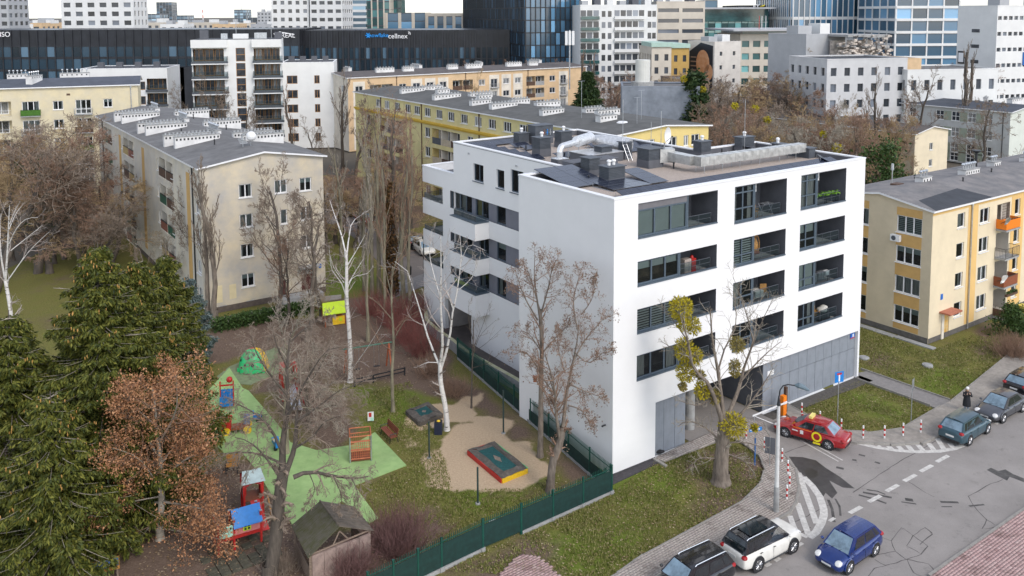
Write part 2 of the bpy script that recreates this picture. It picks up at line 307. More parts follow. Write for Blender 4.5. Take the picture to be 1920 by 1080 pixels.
def asphaltmat(name,c):
 m,t,b=_new(name);tc=node(t,'ShaderNodeTexCoord')
 def nz(s,d=6,r=.65):
  n=node(t,'ShaderNodeTexNoise',Scale=s,Detail=float(d),Roughness=r);t.links.new(tc.outputs['Object'],n.inputs['Vector']);return n.outputs[0]
 a=ramp(t,nz(.25,8,.7),[(.3,tuple(q*.74 for q in c)),(.65,c)]);sp=ramp(t,nz(60,2),[(.35,(.80,)*3),(.65,(1.12,)*3)])
 mx=node(t,'ShaderNodeMix',data_type='RGBA',blend_type='MULTIPLY');mx.inputs[0].default_value=1;t.links.new(a,mx.inputs[6]);t.links.new(sp,mx.inputs[7])
 st=ramp(t,nz(1.1,9,.8),[(.32,(.62,)*3),(.44,(1,1,1))]);m2=node(t,'ShaderNodeMix',data_type='RGBA',blend_type='MULTIPLY');m2.inputs[0].default_value=.8
 t.links.new(mx.outputs[2],m2.inputs[6]);t.links.new(st,m2.inputs[7]);t.links.new(m2.outputs[2],b.inputs['Base Color']);b.inputs['Roughness'].default_value=.9
 bp=node(t,'ShaderNodeBump',Strength=.25,Distance=.01);t.links.new(nz(90,2),bp.inputs['Height']);t.links.new(bp.outputs[0],b.inputs['Normal']);return m
ASPH=asphaltmat('asphalt',(.31,.285,.265));ASPH2=asphaltmat('old_asphalt',(.19,.165,.15));PAVE=mat('concrete_paving',(.33,.30,.265),.95,.12,3,.3,30,grime=.2)
K1=[(1000,1245),(1240,1103),(1330,1050),(1440,985),(1465,973),(1480,965),(1493,945),(1498,918),(1493,887),(1475,860),(1455,838),(1440,815),(1433,795)]
K2=[(1463,768),(1500,800),(1560,822),(1600,832),(1680,836),(1735,832),(1765,816),(1830,778),(1920,722),(2080,622)]
K3=[(2080,845),(1920,958),(1869,994),(1747,1080),(1500,1254)]
ZR=.03
pas=[GE(1400,790),GE(1437,748)]
roadp=xy(K1)+[tuple(E2W(7.0,-.2)[:2]),tuple(E2W(7.0,14)[:2]),tuple(E2W(14.0,14)[:2]),tuple(E2W(14.0,-.9)[:2])]+xy(K2)+xy(K3)
sheet('road',roadp,ASPH,ZR,world=True)
PL=[(1000,1165),(1148,1085),(1200,1048),(1290,1000),(1390,945),(1425,910),(1434,882),(1424,858),(1400,838),(1372,822),(1345,830),(1245,868),(1228,862),(1290,832),(1400,788)]+K1[::-1]
PR=[(2080,530),(1920,643),(1785,753),(1757,767),(1690,806),(1640,813),(1580,810),(1545,797),(1490,768),(1475,757)]+K2
sheet('pavement',PL,PAVE,.13);sheet('pavement',PR,PAVE,.13)
sheet('path',[(1609,700),(1625,697),(1785,753),(1757,767),(1612,714)],mat('path_paving',(.23,.215,.205),.9,.1,4,.2,40),.05)
sheet('path',[tuple(E2W(13.9,-.9)[:2]),tuple(E2W(25.3,-1.15)[:2]),tuple(E2W(25.3,-.02)[:2]),tuple(E2W(13.9,-.02)[:2])],mat('splash_strip',(.10,.09,.08),.95,.2,5,.4,30),.05,world=True)
sheet('path',[tuple(E2W(-.6,-.75)[:2]),tuple(E2W(3.6,-.5)[:2]),tuple(E2W(3.6,.1)[:2]),tuple(E2W(-.6,.1)[:2])],mat('basalt_strip',(.06,.055,.06),.95,.2,8,.4,30),.05,world=True)
PK3=[(2080,845),(2300,845),(2300,1300),(1500,1254),(1747,1080),(1869,994),(1920,958)]
sheet('pavement',PK3,mat('bedding_sand',(.12,.085,.075),.95,.2,4),.11)
PPINK=[(925,1110),(945,1068),(975,1040),(1005,1043),(1030,1062),(1062,1092),(1080,1120)]
sheet('pavement',PPINK,MATS['bedding_sand'],.03)
ROADS2=[(600,372),(640,372),(700,405),(760,432),(800,440),(800,480),(800,540),(735,520),(690,470),(640,425),(600,415)]
sheet('car_park',ROADS2,ASPH2,.02);sheet('path',[(724,538),(800,512),(800,535),(735,560)],MATS['path_paving'],.05)
sheet('path',[(395,600),(470,585),(610,556),(640,553),(640,560),(612,565),(470,596),(400,612)],MATS['concrete_paving'],.05)
RUB=mat('green_rubber',(.36,.52,.21),.9,.06,1.6,.15,60,c2=(.28,.44,.16),grime=.22)
sheet('rubber_surface',[(395,800),(382,742),(430,690),(455,728),(466,733),(520,795),(545,830),(594,845),(660,835),(703,811),(762,873),(664,911),(709,972),(692,982),(640,940),(560,1000),(515,938),(480,880),(450,845),(420,850),(400,830)],RUB,.035)
sheet('rubber_surface',[(407,706),(430,688),(520,650),(540,655),(540,690),(470,722),(450,720),(432,742)],mat('worn_rubber',(.20,.24,.13),.95,.12,2.0),.03)
def strip(b,pts,w,z,m=0,world=False):
 q=pts if world else xy(pts);q=[np.array(p)for p in q];n=len(q);L=[];Rr=[]
 for i in range(n):
  d=q[min(i+1,n-1)]-q[max(i-1,0)];d=d/(np.hypot(*d)+1e-9);k=np.array((-d[1],d[0]));ww=w[i]if isinstance(w,(list,tuple))else w
  L.append(q[i]+k*ww/2);Rr.append(q[i]-k*ww/2)
 for i in range(n-1):b.face([(*Rr[i],z),(*Rr[i+1],z),(*L[i+1],z),(*L[i],z)],m)
MK=M['whitepaint']
def marking(pts,w,z=ZR+.004,name='road_marking'):
 b=MB();strip(b,pts,w,z);tag(b.build(name,MK),kind='structure')
marking([(1506,895),(1523,912),(1537,932),(1544,954),(1545,966),(1540,982),(1530,999),(1517,1009)],.42)
marking([(1497,887),(1514,935),(1531,983)],.34,ZR+.008);marking([(1495,944),(1506,976),(1516,1004)],.34,ZR+.008)
marking([(1481,968),(1487,985),(1494,1001)],.30,ZR+.008);marking([(1494,999),(1514,1009)],.26,ZR+.012)
marking([(1590,827),(1620,834.5),(1645,840),(1680,845.5),(1715,848),(1760,847),(1790,842),(1812,833)],.34)
for a,c in(((1626,834),(1622,831)),((1650,839),(1645,836.5)),((1672,843),(1666,837.5)),((1692,845),(1684,837.5)),((1711,847),(1702,836)),((1731,846),(1721,835)),((1751,845),(1741,832)),((1771,845),(1757,823)),((1788,841),(1780,832))):marking([a,c],.34,ZR+.008)
for cx,cy in((1604,957),(1640,936),(1673,916),(1706,897),(1737,879),(1767,861)):marking([(cx-11,cy+6),(cx+11,cy-6)],.26)
marking([(1500,826),(1572,866)],.09);marking([(1507,823),(1580,864)],.09)
for cx,cy in((1832,812),(1851,803),(1872,793),(1500,1022),(1458,1050),(1440,1060),(1560,975)):marking([(cx-5,cy+3),(cx+5,cy-3)],.2)
WET=mat('damp_asphalt',(.055,.05,.047),.45,.25,1.2);SKID=mat('tyre_rubber_marks',(.085,.08,.075),.8,.3,2.0);SEAL=mat('sealed_crack',(.09,.08,.075),.75,.2,3)
def blob(name,pts,m,z):
 b=MB();q=xy(pts);b.face([(x,y,z)for x,y in q]);tag(b.build(name,m),kind='structure')
blob('damp_patch',[(1479,857),(1505,858),(1530,864),(1548,878),(1575,895),(1603,917),(1580,915),(1555,902),(1570,925),(1560,936),(1548,925),(1540,938),(1528,912),(1512,897),(1499,886),(1489,872)],WET,ZR+.002)
blob('damp_patch',[(1508,883),(1520,879),(1533,884),(1534,893),(1524,899),(1512,893)],mat('puddle_mud',(.03,.026,.02),.35,.2,2),ZR+.004)
blob('asphalt_patch',[(1850,882),(1858,878),(1872,884),(1885,881),(1900,890),(1920,898),(1920,905),(1893,895),(1888,902),(1868,892)],SKID,ZR+.002)
b=MB()
for a,w in(([(1610,929),(1640,937),(1662,945)],.16),([(1618,924),(1650,930),(1672,934)],.2),([(1625,919),(1645,922),(1660,928)],.12),([(1697,937),(1712,939)],.3),([(1690,942),(1718,946)],.12),([(1763,942),(1797,943)],.2),([(1765,951),(1785,951)],.1),([(1817,950),(1845,947)],.14),([(1553,938),(1560,955),(1564,980)],.16),([(1566,936),(1574,950),(1576,968)],.12),([(1568,877),(1582,880)],.25),([(1610,853),(1622,856)],.2),([(1640,867),(1650,870)],.2),([(1598,863),(1606,864)],.2)):strip(b,a,w,ZR+.003)
tag(b.build('skid_marks',SKID),kind='structure')
b=MB();rr=random.Random(5)
def crack(pts,w=.07):
 q=[];
 for(ax,ay),(cx,cy)in zip(pts[:-1],pts[1:]):
  n=max(2,int(math.hypot(cx-ax,cy-ay)/9));q+=[(ax+(cx-ax)*i/n+rr.uniform(-1.2,1.2),ay+(cy-ay)*i/n+rr.uniform(-.8,.8))for i in range(n)]
 q.append(pts[-1]);strip(b,q,[w*rr.uniform(.5,1.4)for _ in q],ZR+.0035)
for c in([(1340,1082),(1430,1040),(1475,1012),(1520,990)],[(1480,985),(1545,952),(1560,945)],[(1600,924),(1680,870),(1760,825)],[(1470,850),(1520,832),(1530,825)],[(1648,1005),(1670,1015),(1690,990),(1712,1005),(1735,990),(1748,1000)],[(1712,1005),(1700,1025),(1728,1040),(1740,1025),(1712,1005)],[(1735,990),(1748,1002),(1725,1022)],[(1670,1015),(1678,1035),(1700,1050),(1728,1040)],[(1640,1042),(1678,1035)],[(1640,1050),(1660,1062),(1700,1050),(1712,1075),(1730,1082)],[(1700,1050),(1740,1058),(1755,1075)],[(1625,1085),(1640,1066),(1660,1062)],[(1816,932),(1830,955),(1850,975),(1865,985)],[(1850,975),(1842,993),(1865,990)],[(1816,932),(1850,912),(1880,900)],[(1705,905),(1735,925),(1752,933)],[(1600,1010),(1640,1042)]):crack(c,.045)
tag(b.build('sealed_cracks',SEAL),kind='structure')
kerb_m=mat('kerb_stone',(.33,.31,.28),.9,.12,3,.2,30,grime=.2)
kb=MB().box(-.49,.49,-.075,.075,-.1,.17).mesh('kerb_stone',kerb_m)
def kerb(pts,world=False,m=kb,step=1.0,name='kerb',off=0.):
 q=[np.array(p)for p in(pts if world else xy(pts))];root=tag(link(name),kind='structure');pos=0.;acc=[]
 for a,c in zip(q[:-1],q[1:]):
  L=np.hypot(*(c-a));d=(c-a)/L;s=(step-pos)%step
  while s<L:
   p=a+d*s;acc.append((p,math.atan2(d[1],d[0])));s+=step
  pos=(pos+L)%step
 for p,an in acc[:300]:link('kerb_stone',m,root,(*p,0),an)
kerb(K1[1:]);kerb(K2[:-1]);kerb(K3[:-1])
eb=MB().box(-.49,.49,-.04,.04,-.1,.16).mesh('edging_stone',kerb_m)
kerb([(1000,1165),(1148,1085),(1200,1048),(1290,1000),(1390,945),(1425,910),(1434,882),(1424,858),(1400,838)],m=eb,name='lawn_edging');kerb([(1920,643),(1785,753)],m=eb,name='lawn_edging');kerb([(1757,767),(1690,806),(1640,813),(1580,810),(1545,797),(1490,768)],m=eb,name='lawn_edging')
kerb([(1625,697),(1785,753)],m=eb,name='lawn_edging');kerb([(1612,714),(1757,767)],m=eb,name='lawn_edging')
def pavers(name,poly,ax,lx,ly,z,mats,gap=.012,seed=1,lim=None):
 q=np.array(xy(poly));ax=np.array(ax)/np.hypot(*ax);ay=np.array((-ax[1],ax[0]));c0=q.mean(0);loc=(q-c0)@np.stack([ax,ay],1)
 lo,hi=loc.min(0),loc.max(0);r=np.random.default_rng(seed);j=np.arange(math.ceil((hi[1]-lo[1])/ly));i=np.arange(-1,math.ceil((hi[0]-lo[0])/lx))
 jj,ii=np.meshgrid(j,i,indexing='ij');cx=lo[0]+(ii+.5+.5*(jj%2))*lx;cy=lo[1]+(jj+.5)*ly;C=np.stack([cx.ravel(),cy.ravel()],1)
 Wd=C@np.stack([ax,ay],0)+c0;k=inside(Wd,q);Wd=Wd[k]
 if lim:k=lim(Wd);Wd=Wd[k]
 n=len(Wd);hx,hy=lx/2-gap/2,ly/2-gap/2;zt=z+r.uniform(-.006,.006,n)
 V=np.zeros((n,8,3));
 for t,(sx,sy,top)in enumerate([(-1,-1,0),(1,-1,0),(1,1,0),(-1,1,0),(-1,-1,1),(1,-1,1),(1,1,1),(-1,1,1)]):
  V[:,t,:2]=Wd+sx*hx*ax+sy*hy*ay;V[:,t,2]=zt if top else z-.05
 Fb=np.array([(4,5,6,7),(0,1,5,4),(1,2,6,5),(2,3,7,6),(3,0,4,7)]);F=(np.arange(n)[:,None,None]*8+Fb).reshape(-1,4)
 tag(link(name,npmesh(name,V,F,mats)),kind='stuff')
def brickmat(name,cols):
 m,t,b=_new(name);g=node(t,'ShaderNodeNewGeometry');c=ramp(t,g.outputs['Random Per Island'],[(i/(len(cols)-1),q)for i,q in enumerate(cols)])
 tc=node(t,'ShaderNodeTexCoord');n=node(t,'ShaderNodeTexNoise',Scale=.8,Detail=8.0,Roughness=.75);t.links.new(tc.outputs['Object'],n.inputs['Vector'])
 mx=node(t,'ShaderNodeMix',data_type='RGBA',blend_type='MULTIPLY');mx.inputs[0].default_value=1;t.links.new(c,mx.inputs[6]);t.links.new(ramp(t,n.outputs[0],[(.33,(.45,.42,.40)),(.47,(1,1,1))]),mx.inputs[7])
 t.links.new(mx.outputs[2],b.inputs['Base Color']);b.inputs['Roughness'].default_value=.9;return m
BR_G=brickmat('grey_paver',[(.33,.29,.255),(.39,.345,.305),(.35,.30,.27),(.41,.365,.325)]);BR_P=brickmat('pink_paver',[(.40,.265,.25),(.44,.30,.28),(.37,.24,.225),(.45,.325,.30),(.29,.18,.17)])
kd=np.array(xy([(1330,1050),(1440,985)]));kd=kd[1]-kd[0];k3=np.array(xy([(1747,1080),(1869,994)]));k3=k3[1]-k3[0]
pavers('paving_bricks',PL,kd,.24,.16,.15,BR_G);pavers('paving_bricks',PK3,k3,.26,.16,.15,BR_P,lim=lambda w:w[:,0]<40)
pavers('paving_bricks',PPINK,kd,.26,.16,.06,BR_P)
def scatter(polys,n,seed,mk):
 r=np.random.default_rng(seed);out=[]
 for pl,k in zip(polys,n):
  q=np.array(xy(pl));lo,hi=q.min(0),q.max(0);p=r.uniform(lo,hi,(k*4,2));p=p[inside(p,q)][:k];out.append(p)
 return np.concatenate(out)
LN=[[(830,1070),(975,1000),(1146,922),(1228,868),(1345,832),(1400,838),(1424,858),(1434,882),(1425,910),(1390,945),(1290,1000),(1200,1048),(1148,1085),(1080,1085)],[(1490,768),(1612,714),(1757,767),(1690,806),(1640,813),(1580,810),(1545,797)],[(1612,608),(1740,660),(1920,590),(1920,640),(1785,750),(1625,694),(1610,690)],[(690,735),(770,715),(830,850),(850,920),(990,915),(1040,890),(1120,900),(960,985),(830,1050),(700,960),(680,915),(770,873),(700,805)]]
pt=scatter(LN,[26000,9000,16000,15000],3,None);n=len(pt);r=np.random.default_rng(4)
keep=vnoise(pt,1.1,21)+.5*vnoise(pt,.4,22)>r.uniform(.25,.95,n);pt=pt[keep];n=len(pt)
V=np.zeros((n,3,3,3));an=r.uniform(0,6.28,(n,3));h=r.uniform(.04,.13,(n,3));w=r.uniform(.015,.03,(n,3))
base=np.concatenate([pt,np.full((n,1),-.02)],1)[:,None,:]+np.concatenate([r.uniform(-.06,.06,(n,3,2)),np.zeros((n,3,1))],2)
dx=np.stack([np.cos(an),np.sin(an),0*an],2);dn=np.stack([-np.sin(an),np.cos(an),0*an],2)
V[:,:,0]=base-dx*w[...,None];V[:,:,1]=base+dx*w[...,None];V[:,:,2]=base+dn*(h*.5)[...,None];V[:,:,2,2]+=h
tag(link('grass',npmesh('grass',V,np.arange(n*9).reshape(-1,3),leafmat('grass_blades',[(.08,.11,.015),(.14,.175,.025),(.21,.20,.055),(.33,.28,.13),(.13,.16,.025)]))),kind='stuff')
LT=LN+[[(380,640),(560,595),(720,630),(880,715),(830,740),(640,720),(440,668)],[(250,1085),(330,880),(470,858),(560,1000),(800,960),(700,1085)]]
pt=scatter(LT,[1300,300,450,450,1000,1700],8,None);n=len(pt);an=r.uniform(0,6.28,n);sz=r.uniform(.03,.075,n)
V=np.zeros((n,4,3));zz=r.uniform(.01,.05,n)
for t in range(4):V[:,t,0]=pt[:,0]+np.cos(an+t*1.571)*sz;V[:,t,1]=pt[:,1]+np.sin(an+t*1.571)*sz*.7;V[:,t,2]=zz+(t%2)*.03
tag(link('fallen_leaves',npmesh('fallen_leaves',V,np.arange(n*4).reshape(-1,4),leafmat('leaf_litter',[(.18,.12,.06),(.29,.20,.11),(.48,.38,.26),(.24,.16,.08)]))),kind='stuff')
# ================ WALLS, WINDOWS (shared by all buildings)
def wall(mb,o,t,L,z0,z1,ops,mw=0,mr=None,depth=.25):
 """upright wall from plan point o along t; ops = (a0,a1,b0,b1[,depth[,mat]]); reveals are built, the opening is left open"""
 o=np.array(o,float);t=np.array(t,float);nin=np.array((-t[1],t[0]));mr=mw if mr is None else mr
 xs=sorted({0.,L}|{round(v,3)for q in ops for v in q[:2]});zs=sorted({z0,z1}|{round(v,3)for q in ops for v in q[2:4]})
 xs=[x for x in xs if-1e-6<=x<=L+1e-6];zs=[z for z in zs if z0-1e-6<=z<=z1+1e-6]
 pt=lambda a,z,d=0.:(*(o+t*a+nin*d),z)
 for i in range(len(xs)-1):
  j=0
  while j<len(zs)-1:
   a0,a1=xs[i],xs[i+1];cx=(a0+a1)/2;hole=lambda k:any(q[0]<cx<q[1]and q[2]<(zs[k]+zs[k+1])/2<q[3]for q in ops)
   if hole(j):j+=1;continue
   k=j
   while k<len(zs)-2 and not hole(k+1):k+=1
   mb.face([pt(a0,zs[j]),pt(a1,zs[j]),pt(a1,zs[k+1]),pt(a0,zs[k+1])],mw);j=k+1
 for q in ops:
  a0,a1,b0,b1=q[:4];d=q[4]if len(q)>4 else depth;m=q[5]if len(q)>5 else mr
  if d<=0:continue
  mb.face([pt(a0,b0),pt(a1,b0),pt(a1,b0,d),pt(a0,b0,d)],m);mb.face([pt(a0,b1,d),pt(a1,b1,d),pt(a1,b1),pt(a0,b1)],m)
  mb.face([pt(a0,b0),pt(a0,b0,d),pt(a0,b1,d),pt(a0,b1)],m);mb.face([pt(a1,b0,d),pt(a1,b0),pt(a1,b1),pt(a1,b1,d)],m)
WCACHE={};WR=random.Random(11)
def win_mesh(w,h,cols,trans,fm,fw,dressing):
 key=(round(w,2),round(h,2),tuple(cols),tuple(trans),fm.name,dressing)
 if key in WCACHE:return WCACHE[key]
 f=MB();d0,d1=0.,.09;f.box(0,w,d0,d1,0,fw);f.box(0,w,d0,d1,h-fw,h);f.box(0,fw,d0,d1,fw,h-fw);f.box(w-fw,w,d0,d1,fw,h-fw)
 for c in cols:f.box(c*w-fw*.6,c*w+fw*.6,d0+.004,d1-.004,fw,h-fw)
 xs=[0]+list(cols)+[1]
 for c in trans:
  for i in range(len(xs)-1):f.box(xs[i]*w+fw*.6,xs[i+1]*w-fw*.6,d0+.008,d1-.008,c*h-fw*.5,c*h+fw*.5)
 p=MB();p.face([(fw,.045,fw),(w-fw,.045,fw),(w-fw,.045,h-fw),(fw,.045,h-fw)],0)
 dp=1.0;e=.02
 p.face([(e,dp,e),(w-e,dp,e),(w-e,dp,h-e),(e,dp,h-e)],1)
 p.face([(e,.1,e),(e,dp,e),(e,dp,h-e),(e,.1,h-e)],1);p.face([(w-e,dp,e),(w-e,.1,e),(w-e,.1,h-e),(w-e,dp,h-e)],1)
 p.face([(e,.1,e),(w-e,.1,e),(w-e,dp,e),(e,dp,e)],1);p.face([(e,dp,h-e),(w-e,dp,h-e),(w-e,.1,h-e),(e,.1,h-e)],1)
 def drape(x0,x1,z0,z1,m):
  k=max(2,int((x1-x0)/.12))
  for i in range(k):
   a,c=x0+(x1-x0)*i/k,x0+(x1-x0)*(i+1)/k;ya,yc=.17+.03*(i%2),.17+.03*((i+1)%2)
   p.face([(a,ya,z0),(c,yc,z0),(c,yc,z1),(a,ya,z1)],m)
 if dressing=='full':drape(.03,w-.03,.03,h-.03,2)
 elif dressing=='sides':drape(.03,w*.24,.03,h-.03,2);drape(w*.76,w-.03,.03,h-.03,2)
 elif dressing=='left':drape(.03,w*.42,.03,h-.03,2)
 elif dressing=='half':p.face([(.03,.14,h*.62),(w-.03,.14,h*.62),(w-.03,.14,h),(.03,.14,h)],3)
 elif dressing=='blind':p.face([(.03,.12,.03),(w-.03,.12,.03),(w-.03,.12,h),(.03,.12,h)],3)
 elif dressing=='slats':
  k=int(h/.16)
  for i in range(k):p.face([(.04,.12,h-.04-i*.16),(w-.04,.12,h-.04-i*.16),(w-.04,.12,h-.04-i*.16-.1),(.04,.12,h-.04-i*.16-.1)],3)
 elif dressing=='yellow':drape(.03,w*.45,.03,h-.03,4)
 WCACHE[key]=(f.mesh('window',[fm]),p.mesh('pane',[M['glass'],M['room2']if dressing in('none','half','left')and(hash(key)&1)else M['room'],M['curtain'],M['blind'],M['curtain_y']]))
 return WCACHE[key]
SILLC={}
def window(par,o,t,a0,a1,b0,b1,inset=.12,cols=(.5,),trans=(),fm=None,fw=.07,dressing=None,sill=None,name='window'):
 fm=fm or M['frame_w'];dressing=dressing or WR.choice(['none','full','sides','sides','half','left','full'])
 o=np.array(o,float);t=np.array(t,float);nin=np.array((-t[1],t[0]));an=math.atan2(t[1],t[0])
 fme,pme=win_mesh(a1-a0,b1-b0,cols,trans,fm,fw,dressing)
 w=link(name,fme,par,(*(o+t*a0+nin*inset),b0),an);link('pane',pme,w)
 if sill is not None:
  k=(round(a1-a0,2),sill.name,round(inset,2))
  if k not in SILLC:SILLC[k]=MB().box(-.06,a1-a0+.06,-inset-.09,0,-.06,0).mesh('sill',[sill])
  link('sill',SILLC[k],w,(0,0,-.002))
 return w
def railing(par,pts,h,m=None,name='railing',glass=None,step=None,r=.022,z=0.):
 """posts, top rail, and either glass sheets or bars, all standing on z"""
 m=m or M['anthra'];b=MB();g=MB()
 for p,q in zip(pts[:-1],pts[1:]):
  p=np.array(p,float);q=np.array(q,float);L=np.hypot(*(q-p));b.tube([(*p,z+h),(*q,z+h)],r,6);n=max(1,round(L/1.1))
  for i in range(n+1):c=p+(q-p)*i/n;b.tube([(*c,z),(*c,z+h)],r*.8,5)
  if step:
   k=max(2,int(L/step))
   for i in range(1,k):c=p+(q-p)*i/k;b.tube([(*c,z+.06),(*c,z+h)],.009,3,0,False)
   b.tube([(*p,z+.06),(*q,z+.06)],r*.7,5)
  else:b.tube([(*p,z+h*.5),(*q,z+h*.5)],r*.6,5)
  if glass:d=(q-p)/L;nn=np.array((-d[1],d[0]))*.004;g.face([(*(p+nn),z+.05),(*(q+nn),z+.05),(*(q+nn),z+h-.04),(*(p+nn),z+h-.04)])
 o=b.build(name,m,par)
 if glass:g.build('glass_sheet',glass,o)
 return o
def inset_poly(poly,d):
 n=len(poly);out=[];ar=sum(poly[i][0]*poly[(i+1)%n][1]-poly[(i+1)%n][0]*poly[i][1]for i in range(n));s=1 if ar>0 else-1
 for i in range(n):
  p0,p1,p2=(np.array(poly[k%n],float)for k in(i-1,i,i+1));e1=(p1-p0)/np.hypot(*(p1-p0));e2=(p2-p1)/np.hypot(*(p2-p1))
  n1=s*np.array((-e1[1],e1[0]));n2=s*np.array((-e2[1],e2[0]));bis=n1+n2;out.append(p1+bis*d/max(.2,(1+n1@n2)))
 return out
def ring(mb,poly,di,do,z0,z1,m=0,mi=None):
 a=inset_poly(poly,-do);c=inset_poly(poly,di);n=len(poly);mi=m if mi is None else mi
 ar=sum(poly[i][0]*poly[(i+1)%n][1]-poly[(i+1)%n][0]*poly[i][1]for i in range(n));idx=range(n)
 for i in idx:
  j=(i+1)%n
  if ar<0:i,j=j,i
  mb.face([(*a[i],z1),(*a[j],z1),(*c[j],z1),(*c[i],z1)],m);mb.face([(*a[i],z0),(*a[j],z0),(*a[j],z1),(*a[i],z1)],m)
  mb.face([(*c[j],z0),(*c[i],z0),(*c[i],z1),(*c[j],z1)],mi);mb.face([(*a[j],z0),(*a[i],z0),(*c[i],z0),(*c[j],z0)],m)
# ================ THE WHITE BUILDING
WB=thing('apartment_building','modern white five storey apartment building with dark loggias and solar roof','building',O,YAW)
FO,FT=(0,0),(1,0)
UC=[(1.92,8.92),(10.56,15.92),(17.5,22.78)]
ZC1=[(5.52,7.08),(8.49,10.0),(11.45,12.97),(14.42,16.55)];ZC2=[(5.32,7.13),(8.25,10.05),(11.14,12.98),(14.10,16.55)]
b=MB();ops=[]
for c,(u0,u1)in enumerate(UC):
 for k in range(4):z0,z1=(ZC1 if c==0 else ZC2)[k];ops.append((u0,u1,z0,z1,.12,1))
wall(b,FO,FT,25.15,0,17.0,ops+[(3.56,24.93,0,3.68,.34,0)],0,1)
wall(b,(25.15,0),(0,1),10.4,0,17.0,[]);wall(b,(25.15,10.4),(-1,0),7.15,0,17.0,[]);wall(b,(18,10.4),(0,1),15.1,0,17,[]);wall(b,(18,25.5),(-1,0),13.7,3.4,17,[])
wall(b,(0,9.74),(0,-1),9.74,0,17.0,[])
wall(b,(4.3,9.74),(-1,0),4.3,0,17.0,[])
LO,LT_=(4.3,31.0),(0,-1);va=lambda v:31.0-v
strips=[(va(26.1),va(11.0),11.22,12.73,.30,1),(va(26.1),va(11.0),8.27,9.78,.30,1),(va(26.1),va(11.0),5.34,6.88,.30,1)]
cornb=[(va(31.0),va(27.4),11.27,12.77,0),(va(31.0),va(27.4),8.40,9.86,0),(va(31.0),va(27.4),5.44,6.95,0)]
wall(b,LO,LT_,va(9.74),0,13.5,strips+cornb+[(va(27.2),va(22.82),0,3.0,.35,0)],0,1)
W5=[(va(22.32),va(20.78),14.2,15.66),(va(18.87),va(17.78),14.17,15.66),(va(16.9),va(15.2),14.16,15.95)]
wall(b,(4.3,25.5),LT_,25.5-9.74,13.5,16.95,[(q[0]-5.5,q[1]-5.5,q[2],q[3],.16,0)for q in W5]);wall(b,LO,LT_,5.5,13.5,14.2,[])
wall(b,(9.5,31),(-1,0),5.2,0,14.2,[(1.2,5.2,11.27,12.77,0),(1.2,5.2,8.40,9.86,0),(1.2,5.2,5.44,6.95,0)])
for z in(11.27,8.40,5.44):b.box(4.32,9.4,27.42,30.98,z-1.2,z-1.05,1);b.box(4.32,9.4,27.42,30.98,z+1.52,z+1.62,0)
for z in(11.27,8.40,5.44):b.face([(4.34,27.38,z-1.1),(8.3,27.38,z-1.1),(8.3,27.38,z+1.55),(4.34,27.38,z+1.55)],1);b.face([(8.3,27.38,z-1.1),(8.3,29.0,z-1.1),(8.3,29.0,z+1.55),(8.3,27.38,z+1.55)],1)
b.face([(4.3,25.5,14.2),(18,25.5,14.2),(18,25.5,16.95),(4.3,25.5,16.95)],0)
b.face([(4.6,25.5,13.6),(9.2,25.5,13.6),(9.2,30.7,13.6),(4.6,30.7,13.6)],1)
for z0,z1 in((9.75,11.2),(6.86,8.26),(3.42,5.34)):
 b.box(2.95,4.295,20.0,23.9,z0,z1-.07,0)
b.face([(6.5,.34,0),(6.5,12,0),(6.5,12,3.68),(6.5,.34,3.68)],1);b.face([(14.13,12,0),(14.13,.34,0),(14.13,.34,3.68),(14.13,12,3.68)],1)
b.face([(6.5,12,3.66),(14.13,12,3.66),(14.13,.34,3.66),(6.5,.34,3.66)],2);b.face([(14.13,12,0),(6.5,12,0),(6.5,12,3.68),(14.13,12,3.68)],1)
b.face([(3.56,.33,0),(6.5,.33,0),(6.5,.33,3.68),(3.56,.33,3.68)],1);b.face([(14.13,.31,0),(24.93,.31,0),(24.93,.31,3.68),(14.13,.31,3.68)],1)
b.face([(4.65,27.2,-1),(12,27.2,-1),(12,27.2,3.3),(4.65,27.2,3.3)],3);b.face([(12,22.82,-1),(4.65,22.82,-1),(4.65,22.82,3.3),(12,22.82,3.3)],3)
b.face([(4.65,27.2,3.02),(4.65,22.82,3.02),(12,22.82,3.02),(12,27.2,3.02)],0);b.face([(11,22.82,-1),(11,27.2,-1),(11,27.2,3.3),(11,22.82,3.3)],4)
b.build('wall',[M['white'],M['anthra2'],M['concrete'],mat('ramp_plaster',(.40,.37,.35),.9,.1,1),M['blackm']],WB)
RP=[(0,0),(25.15,0),(25.15,10.4),(18,10.4),(18,25.5),(4.3,25.5),(4.3,9.74),(0,9.74)]
b=MB();b.face([(*p,16.55)for p in inset_poly(RP,.3)]);roof=b.build('roof',[M['gravel']],WB)
b=MB();ring(b,RP,.36,.035,17.0,17.09,0);b.build('coping',M['coping'],WB)
b=MB();ring(b,inset_poly(RP,.02),.32,0,16.5,17.0,0,0);b.build('parapet',M['anthra2'],WB)
b=MB();ring(b,[(9.35,25.55),(4.3,25.55),(4.3,31),(9.35,31)],.36,.035,14.2,14.29,0);ring(b,[(9.3,25.6),(4.33,25.6),(4.33,30.97),(9.3,30.97)],.3,0,13.6,14.2,0);b.build('terrace_parapet',[M['coping']],WB)
b=MB()
for i in range(26):b.tube([(6.2+.1*i,27+.5*math.sin(i*2.1),13.6),(6.2+.1*i+.15,27+.5*math.sin(i*2.1)+.1,13.95+.2*math.sin(i*1.3))],.012,3)
b.build('planter_twigs',M['twig_r'],WB)
MB().box(-.012,3.55,-.012,.02,0,.14).build('plinth',mat('dark_plinth',(.07,.068,.07),.9,.15,4),WB)
DR1=['slats','full','none','blind']
um=[5.75,12.66,19.45]
